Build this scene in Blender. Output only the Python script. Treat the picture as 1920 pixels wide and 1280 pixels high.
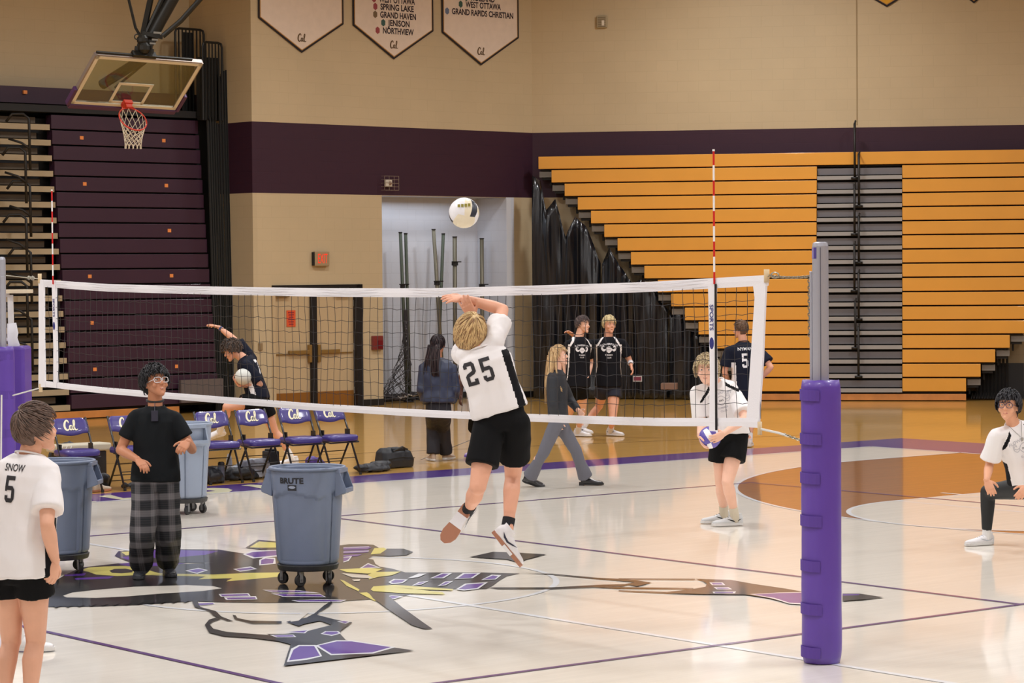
import bpy, bmesh, math, random
import numpy as np
from mathutils import Vector, Matrix, noise
from mathutils.bvhtree import BVHTree
from mathutils.geometry import tessellate_polygon
random.seed(7)
PI = math.pi
V = Vector
for o in list(bpy.data.objects): bpy.data.objects.remove(o)
SC = bpy.context.scene
COL = bpy.data.collections.new('hall')      # linked to the scene when all is built
TMP = SC.collection                          # modifiers of single shapes are evaluated here

# ---------------------------------------------------------------- camera
CP = V((16.68898, -11.46724, 2.49640))
CF = V((-0.78075814, 0.62418704, -0.02841234)).normalized()
CR = V((0.62458896, 0.78091716, -0.00755126)).normalized()
CU = CR.cross(CF).normalized()
FPX = 4750.757
cd = bpy.data.cameras.new('camera'); cam = bpy.data.objects.new('camera', cd); COL.objects.link(cam)
m = Matrix((CR, CU, -CF)).transposed().to_4x4(); m.translation = CP
cam.matrix_world = m
cd.sensor_width = 36.0; cd.lens = FPX / 1920 * 36; cd.clip_end = 200
SC.camera = cam
# ---------------------------------------------------------------- world, light, exposure
w = bpy.data.worlds.new('world'); SC.world = w; w.use_nodes = True
w.node_tree.nodes['Background'].inputs[0].default_value = (1, .97, .93, 1)
w.node_tree.nodes['Background'].inputs[1].default_value = 0.0
SC.view_settings.view_transform = 'Standard'; SC.view_settings.look = 'None'
SC.view_settings.exposure = -0.84; SC.view_settings.gamma = 1.0
LAMP_W = 545.0
CEIL = 9.6
def lamp(name, loc, sx, sy, power, color, rot=(0, 0, 0), spread=180):
    l = bpy.data.lights.new(name, 'AREA'); l.shape = 'RECTANGLE'; l.size = sx; l.size_y = sy
    l.energy = power; l.color = color; l.spread = math.radians(spread)
    o = bpy.data.objects.new(name, l); COL.objects.link(o); o.location = loc; o.rotation_euler = rot
    return o
for ix in range(5):
    for iy in range(5):
        x = -15.5 + ix * 7.6; y = -13 + iy * 8.2
        lamp('gym_lamp', (x, y, CEIL - .35), 1.3, .7, LAMP_W, (.98, .985, 1.0), spread=168)
# added fill light that brightens the equipment alcove, not a fitting of the hall
ALCOVE_FILL = lamp('alcove_fill', (-22.0, 17.3, 3.80), .4, 2.4, 20, (.82, .9, 1.0))

# ---------------------------------------------------------------- helpers
def S2L(c):
    return tuple(((v / 255) / 12.92 if v / 255 <= .04045 else ((v / 255 + .055) / 1.055) ** 2.4) for v in c)
MATS = {}
def mat(name, rgb, rough=.5, metal=0., coat=0., var=0., scale=8., bump=0., bscale=60., srgb=True, emit=0., trans=0., coatr=.08, spec=.5):
    if name in MATS: return MATS[name]
    m = bpy.data.materials.new(name); m.use_nodes = True
    nt = m.node_tree; b = nt.nodes['Principled BSDF']
    c = S2L(rgb) if srgb else rgb
    b.inputs['Base Color'].default_value = (*c, 1)
    b.inputs['Roughness'].default_value = rough; b.inputs['Metallic'].default_value = metal
    b.inputs['Coat Weight'].default_value = coat; b.inputs['Coat Roughness'].default_value = coatr
    b.inputs['Specular IOR Level'].default_value = spec
    if trans: b.inputs['Transmission Weight'].default_value = trans
    if emit:
        b.inputs['Emission Color'].default_value = (*c, 1); b.inputs['Emission Strength'].default_value = emit
    if var or bump:
        tc = nt.nodes.new('ShaderNodeTexCoord')
        if var:
            n = nt.nodes.new('ShaderNodeTexNoise'); n.inputs['Scale'].default_value = scale; n.inputs['Detail'].default_value = 4
            nt.links.new(tc.outputs['Object'], n.inputs['Vector'])
            mr = nt.nodes.new('ShaderNodeMapRange'); mr.inputs[1].default_value = .3; mr.inputs[2].default_value = .7
            mr.inputs[3].default_value = 1 - var; mr.inputs[4].default_value = 1 + var
            nt.links.new(n.outputs['Fac'], mr.inputs[0])
            mx = nt.nodes.new('ShaderNodeVectorMath'); mx.operation = 'SCALE'; mx.inputs[0].default_value = c
            nt.links.new(mr.outputs[0], mx.inputs['Scale']); nt.links.new(mx.outputs[0], b.inputs['Base Color'])
        if bump:
            n2 = nt.nodes.new('ShaderNodeTexNoise'); n2.inputs['Scale'].default_value = bscale
            nt.links.new(tc.outputs['Object'], n2.inputs['Vector'])
            bp = nt.nodes.new('ShaderNodeBump'); bp.inputs['Strength'].default_value = bump; bp.inputs['Distance'].default_value = .01
            nt.links.new(n2.outputs['Fac'], bp.inputs['Height']); nt.links.new(bp.outputs[0], b.inputs['Normal'])
    MATS[name] = m
    return m

class MB:
    """collects shapes, then links them as one mesh object"""
    def __init__(s): s.v = []; s.f = []; s.mi = []
    def add(s, vs, fs, mi=0):
        n = len(s.v); s.v += [tuple(p) for p in vs]; s.f += [tuple(i + n for i in f) for f in fs]; s.mi += [mi] * len(fs)
    def box(s, c, h, ax=None, mi=0):
        """centre c, half sizes h, axes ax (3 vectors)"""
        X, Y, Z = ax if ax else (V((1, 0, 0)), V((0, 1, 0)), V((0, 0, 1)))
        c = V(c); vs = [c + X * (h[0] * i) + Y * (h[1] * j) + Z * (h[2] * k) for k in (-1, 1) for j in (-1, 1) for i in (-1, 1)]
        s.add(vs, [(0, 2, 3, 1), (4, 5, 7, 6), (0, 1, 5, 4), (2, 6, 7, 3), (0, 4, 6, 2), (1, 3, 7, 5)], mi)
    def bar(s, a, b, w, h, up=V((0, 0, 1)), mi=0):
        a = V(a); b = V(b); Y = (b - a); L = Y.length; Y.normalize()
        X = Y.cross(up)
        if X.length < 1e-4: X = Y.cross(V((1, 0, 0)))
        X.normalize(); Z = X.cross(Y)
        s.box((a + b) / 2, (w / 2, L / 2, h / 2), (X, Y, Z), mi)
    def tube(s, pts, r, n=8, mi=0, closed=False, cap=True, flat=1.0, up=None):
        pts = [V(p) for p in pts]; rs = r if isinstance(r, (list, tuple)) else [r] * len(pts)
        N = len(pts); prev = None; base = len(s.v); vs = []
        for i, p in enumerate(pts):
            if closed: d = pts[(i + 1) % N] - pts[i - 1]
            else: d = pts[min(i + 1, N - 1)] - pts[max(i - 1, 0)]
            if d.length < 1e-9: d = V((0, 0, 1))
            d.normalize()
            if prev is None:
                x = (up or (V((0, 0, 1)) if abs(d.z) < .95 else V((1, 0, 0)))).cross(d)
                if x.length < 1e-5: x = V((1, 0, 0)).cross(d)
                x.normalize()
            else:
                x = prev - d * prev.dot(d)
                if x.length < 1e-6: x = V((1, 0, 0))
                x.normalize()
            prev = x; y = d.cross(x)
            for k in range(n):
                a = 2 * PI * k / n; vs.append(p + x * (math.cos(a) * rs[i]) + y * (math.sin(a) * rs[i] * flat))
        fs = []
        for i in range(N if closed else N - 1):
            for k in range(n):
                a = i * n + k; b_ = i * n + (k + 1) % n; j = ((i + 1) % N) * n
                fs.append((a, b_, j + (k + 1) % n, j + k))
        if cap and not closed:
            fs.append(tuple(range(n - 1, -1, -1))); fs.append(tuple((N - 1) * n + k for k in range(n)))
        s.add(vs, fs, mi)
    def loft(s, rings, n=24, mi=0, cap=True, p=2.0):
        """rings: (centre, xvec, yvec) ; superellipse exponent p"""
        vs = []
        for c, X, Y in rings:
            c = V(c)
            for k in range(n):
                a = 2 * PI * k / n; ca, sa = math.cos(a), math.sin(a)
                vs.append(c + V(X) * (math.copysign(abs(ca) ** (2 / p), ca)) + V(Y) * (math.copysign(abs(sa) ** (2 / p), sa)))
        fs = []
        for i in range(len(rings) - 1):
            for k in range(n):
                fs.append((i * n + k, i * n + (k + 1) % n, (i + 1) * n + (k + 1) % n, (i + 1) * n + k))
        if cap:
            fs.append(tuple(range(n - 1, -1, -1))); fs.append(tuple((len(rings) - 1) * n + k for k in range(n)))
        s.add(vs, fs, mi)
    def ball(s, c, r, n=14, mi=0, ax=None, squash=(1, 1, 1)):
        c = V(c); X, Y, Z = ax if ax else (V((1, 0, 0)), V((0, 1, 0)), V((0, 0, 1)))
        m_ = max(4, n // 2); vs = [c - Z * r * squash[2]]; fs = []
        for i in range(1, m_):
            t = -PI / 2 + PI * i / m_
            for k in range(n):
                a = 2 * PI * k / n
                vs.append(c + (X * (math.cos(a) * math.cos(t) * squash[0]) + Y * (math.sin(a) * math.cos(t) * squash[1]) + Z * (math.sin(t) * squash[2])) * r)
        vs.append(c + Z * r * squash[2]); L = len(vs) - 1
        for k in range(n): fs.append((0, 1 + (k + 1) % n, 1 + k)); fs.append((L, 1 + (m_ - 2) * n + k, 1 + (m_ - 2) * n + (k + 1) % n))
        for i in range(m_ - 2):
            for k in range(n):
                a = 1 + i * n; fs.append((a + k, a + (k + 1) % n, a + n + (k + 1) % n, a + n + k))
        s.add(vs, fs, mi)
    def cone(s, a, b, ra, rb, n=16, flat=1.0, side=None, round_=True, mi=0):
        """limb piece; side: direction of the larger radius when flat != 1"""
        a = V(a); b = V(b); d = (b - a)
        if d.length < 1e-6: return
        d.normalize()
        x = (side if side is not None else (V((0, 0, 1)) if abs(d.z) < .9 else V((1, 0, 0)))); x = x - d * x.dot(d)
        if x.length < 1e-5: x = d.orthogonal()
        x.normalize(); y = d.cross(x)
        s.loft([(a, x * ra, y * ra * flat), (b, x * rb, y * rb * flat)], n=n, mi=mi)
        if round_:
            s.ball(a, ra, n, mi, (x, y, d), (1, flat, 1)); s.ball(b, rb, n, mi, (x, y, d), (1, flat, 1))
    def poly(s, pts, mi=0):
        pts = [V(p) for p in pts]
        tr = tessellate_polygon([pts]); s.add(pts, [tuple(t) for t in tr], mi)
    def prism(s, pts, vec, mi=0):
        """flat outline pts pushed along vec"""
        pts = [V(p) for p in pts]; vec = V(vec); n = len(pts)
        tr = [tuple(t) for t in tessellate_polygon([pts])]
        s.add(pts + [p + vec for p in pts], [t[::-1] for t in tr] + [tuple(i + n for i in t) for t in tr] + [(i, (i + 1) % n, (i + 1) % n + n, i + n) for i in range(n)], mi)
    def mesh(s, name):
        me = bpy.data.meshes.new(name); me.from_pydata(s.v, [], s.f); me.update()
        me.polygons.foreach_set('material_index', s.mi)
        bm = bmesh.new(); bm.from_mesh(me); bmesh.ops.recalc_face_normals(bm, faces=bm.faces); bm.to_mesh(me); bm.free()
        return me
    def build(s, name, mats, parent=None, smooth=False, bevel=0, loc=None):
        me = s.mesh(name)
        return link(name, me, mats, parent, smooth, bevel)
def link(name, me, mats, parent=None, smooth=False, bevel=0):
    for m_ in (mats if isinstance(mats, (list, tuple)) else [mats]): me.materials.append(m_)
    o = bpy.data.objects.new(name, me); COL.objects.link(o)
    if parent: o.parent = parent; o.matrix_parent_inverse = Matrix.Translation(-parent.location)
    if smooth: me.polygons.foreach_set('use_smooth', [True] * len(me.polygons))
    if bevel:
        b = o.modifiers.new('bevel', 'BEVEL'); b.width = bevel; b.segments = 2; b.limit_method = 'ANGLE'
    return o
def tag(o, label=None, cat=None, group=None, kind=None):
    if label: o['label'] = label
    if cat: o['category'] = cat
    if group: o['group'] = group
    if kind: o['kind'] = kind
    return o
def thing(name, label, cat, loc=(0, 0, 0), group=None):
    o = bpy.data.objects.new(name, None); COL.objects.link(o); o.location = loc; o.empty_display_size = .1
    return tag(o, label, cat, group)
def remesh(mb, vox, smooth=4, fold=0., fscale=9., seed=0):
    me = mb.mesh('tmp'); o = bpy.data.objects.new('tmp', me); TMP.objects.link(o)
    r = o.modifiers.new('r', 'REMESH'); r.mode = 'VOXEL'; r.voxel_size = vox
    if smooth:
        s_ = o.modifiers.new('s', 'SMOOTH'); s_.iterations = smooth; s_.factor = .5
    dg = bpy.context.evaluated_depsgraph_get(); dg.update()
    out = bpy.data.meshes.new_from_object(o.evaluated_get(dg))
    bpy.data.objects.remove(o)
    if fold:
        out.update(); nrm = [v.normal.copy() for v in out.vertices]
        for v, vn in zip(out.vertices, nrm):
            c = v.co; q = V((c.x * fscale, c.y * fscale, c.z * fscale * .45 + seed * 7.3))
            d = (1 - abs(noise.noise(q)) * 2.2) * .7 + noise.noise(q * 2.3) * .4
            v.co = c + vn * (d * fold)
    out.update()
    return out
def join_meshes(name, meshes):
    vs = []; fs = []; mi = []
    for me in meshes:
        n = len(vs); vs += [tuple(v.co) for v in me.vertices]
        fs += [tuple(i + n for i in p.vertices) for p in me.polygons]; mi += [p.material_index for p in me.polygons]
    out = bpy.data.meshes.new(name); out.from_pydata(vs, [], fs); out.polygons.foreach_set('material_index', mi); out.update()
    return out
def text_polys(txt, size, bold=.0, shear=0.):
    """glyphs of the built-in font as (verts2d, faces)"""
    cu = bpy.data.curves.new('t', 'FONT'); cu.body = txt; cu.size = size; cu.offset = bold * size; cu.align_x = 'CENTER'; cu.align_y = 'CENTER'; cu.shear = shear; cu.resolution_u = 4
    o = bpy.data.objects.new('t', cu); TMP.objects.link(o)
    dg = bpy.context.evaluated_depsgraph_get(); dg.update()
    me = bpy.data.meshes.new_from_object(o.evaluated_get(dg))
    bpy.data.objects.remove(o)
    vs = [(v.co.x, v.co.y) for v in me.vertices]; fs = [tuple(p.vertices) for p in me.polygons]
    return vs, fs
def flat_text(mb, txt, size, c, X, Y, bold=.02, mi=0, wide=1.0, shear=0.):
    vs, fs = text_polys(txt, size, bold, shear); c = V(c)
    mb.add([c + X * (x * wide) + Y * y for x, y in vs], fs, mi)
def catmull(pts, k=6):
    out = []
    P = [pts[0]] + list(pts) + [pts[-1]]
    for i in range(1, len(P) - 2):
        for j in range(k):
            t = j / k; a, b_, c, d = P[i - 1], P[i], P[i + 1], P[i + 2]
            out.append(tuple(.5 * ((2 * b_[q]) + (-a[q] + c[q]) * t + (2 * a[q] - 5 * b_[q] + 4 * c[q] - d[q]) * t * t + (-a[q] + 3 * b_[q] - 3 * c[q] + d[q]) * t ** 3) for q in range(len(b_))))
    out.append(tuple(pts[-1])); return out
def ribbon2d(pts, k=6):
    """pts (x,y,w) -> verts2d, faces"""
    P = catmull(pts, k); vs = []; fs = []
    for i, (x, y, w_) in enumerate(P):
        x0, y0, _ = P[max(i - 1, 0)]; x1, y1, _ = P[min(i + 1, len(P) - 1)]
        dx, dy = x1 - x0, y1 - y0; l = math.hypot(dx, dy) or 1; nx, ny = -dy / l, dx / l
        vs += [(x + nx * w_ / 2, y + ny * w_ / 2), (x - nx * w_ / 2, y - ny * w_ / 2)]
        if i: fs.append((2 * i - 2, 2 * i - 1, 2 * i + 1, 2 * i))
    return vs, fs
CAL = [[(.46, .72, .05), (.50, .86, .12), (.40, .99, .15), (.24, .92, .17), (.09, .68, .2), (.03, .38, .21), (.10, .13, .2), (.25, .04, .16), (.42, .12, .11), (.52, .3, .06)],
       [(.80, .44, .08), (.66, .48, .13), (.55, .36, .15), (.52, .17, .15), (.60, .06, .13), (.71, .12, .10), (.80, .40, .12)],
       [(.82, .46, .13), (.78, .2, .13), (.84, .05, .11), (.95, .15, .07), (1.08, .5, .07), (1.16, .84, .09), (1.11, 1.0, .12), (1.02, .86, .14), (.99, .45, .16), (1.03, .12, .15), (1.14, .03, .11), (1.34, .12, .05)]]
def cal_mark(mb, c, X, Y, h, mi=0, grow=0.):
    for st in CAL:
        vs, fs = ribbon2d([(x - .66, y - .5, w_ + grow) for x, y, w_ in st])
        mb.add([V(c) + X * (x * h) + Y * (y * h) for x, y in vs], fs, mi)
def at(px, py, Z):
    return CP + (CF + CR * ((px - 960) / FPX) - CU * ((py - 640) / FPX)) * Z
def ground(px, py, z=0.):
    r = CF + CR * ((px - 960) / FPX) - CU * ((py - 640) / FPX); return CP + r * ((z - CP.z) / r.z)
def depth(p): return (V(p) - CP).dot(CF)
def topx(p):
    d = V(p) - CP; z = d.dot(CF); return 960 + FPX * d.dot(CR) / z, 640 - FPX * d.dot(CU) / z
UP = V((0, 0, 1))
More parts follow.
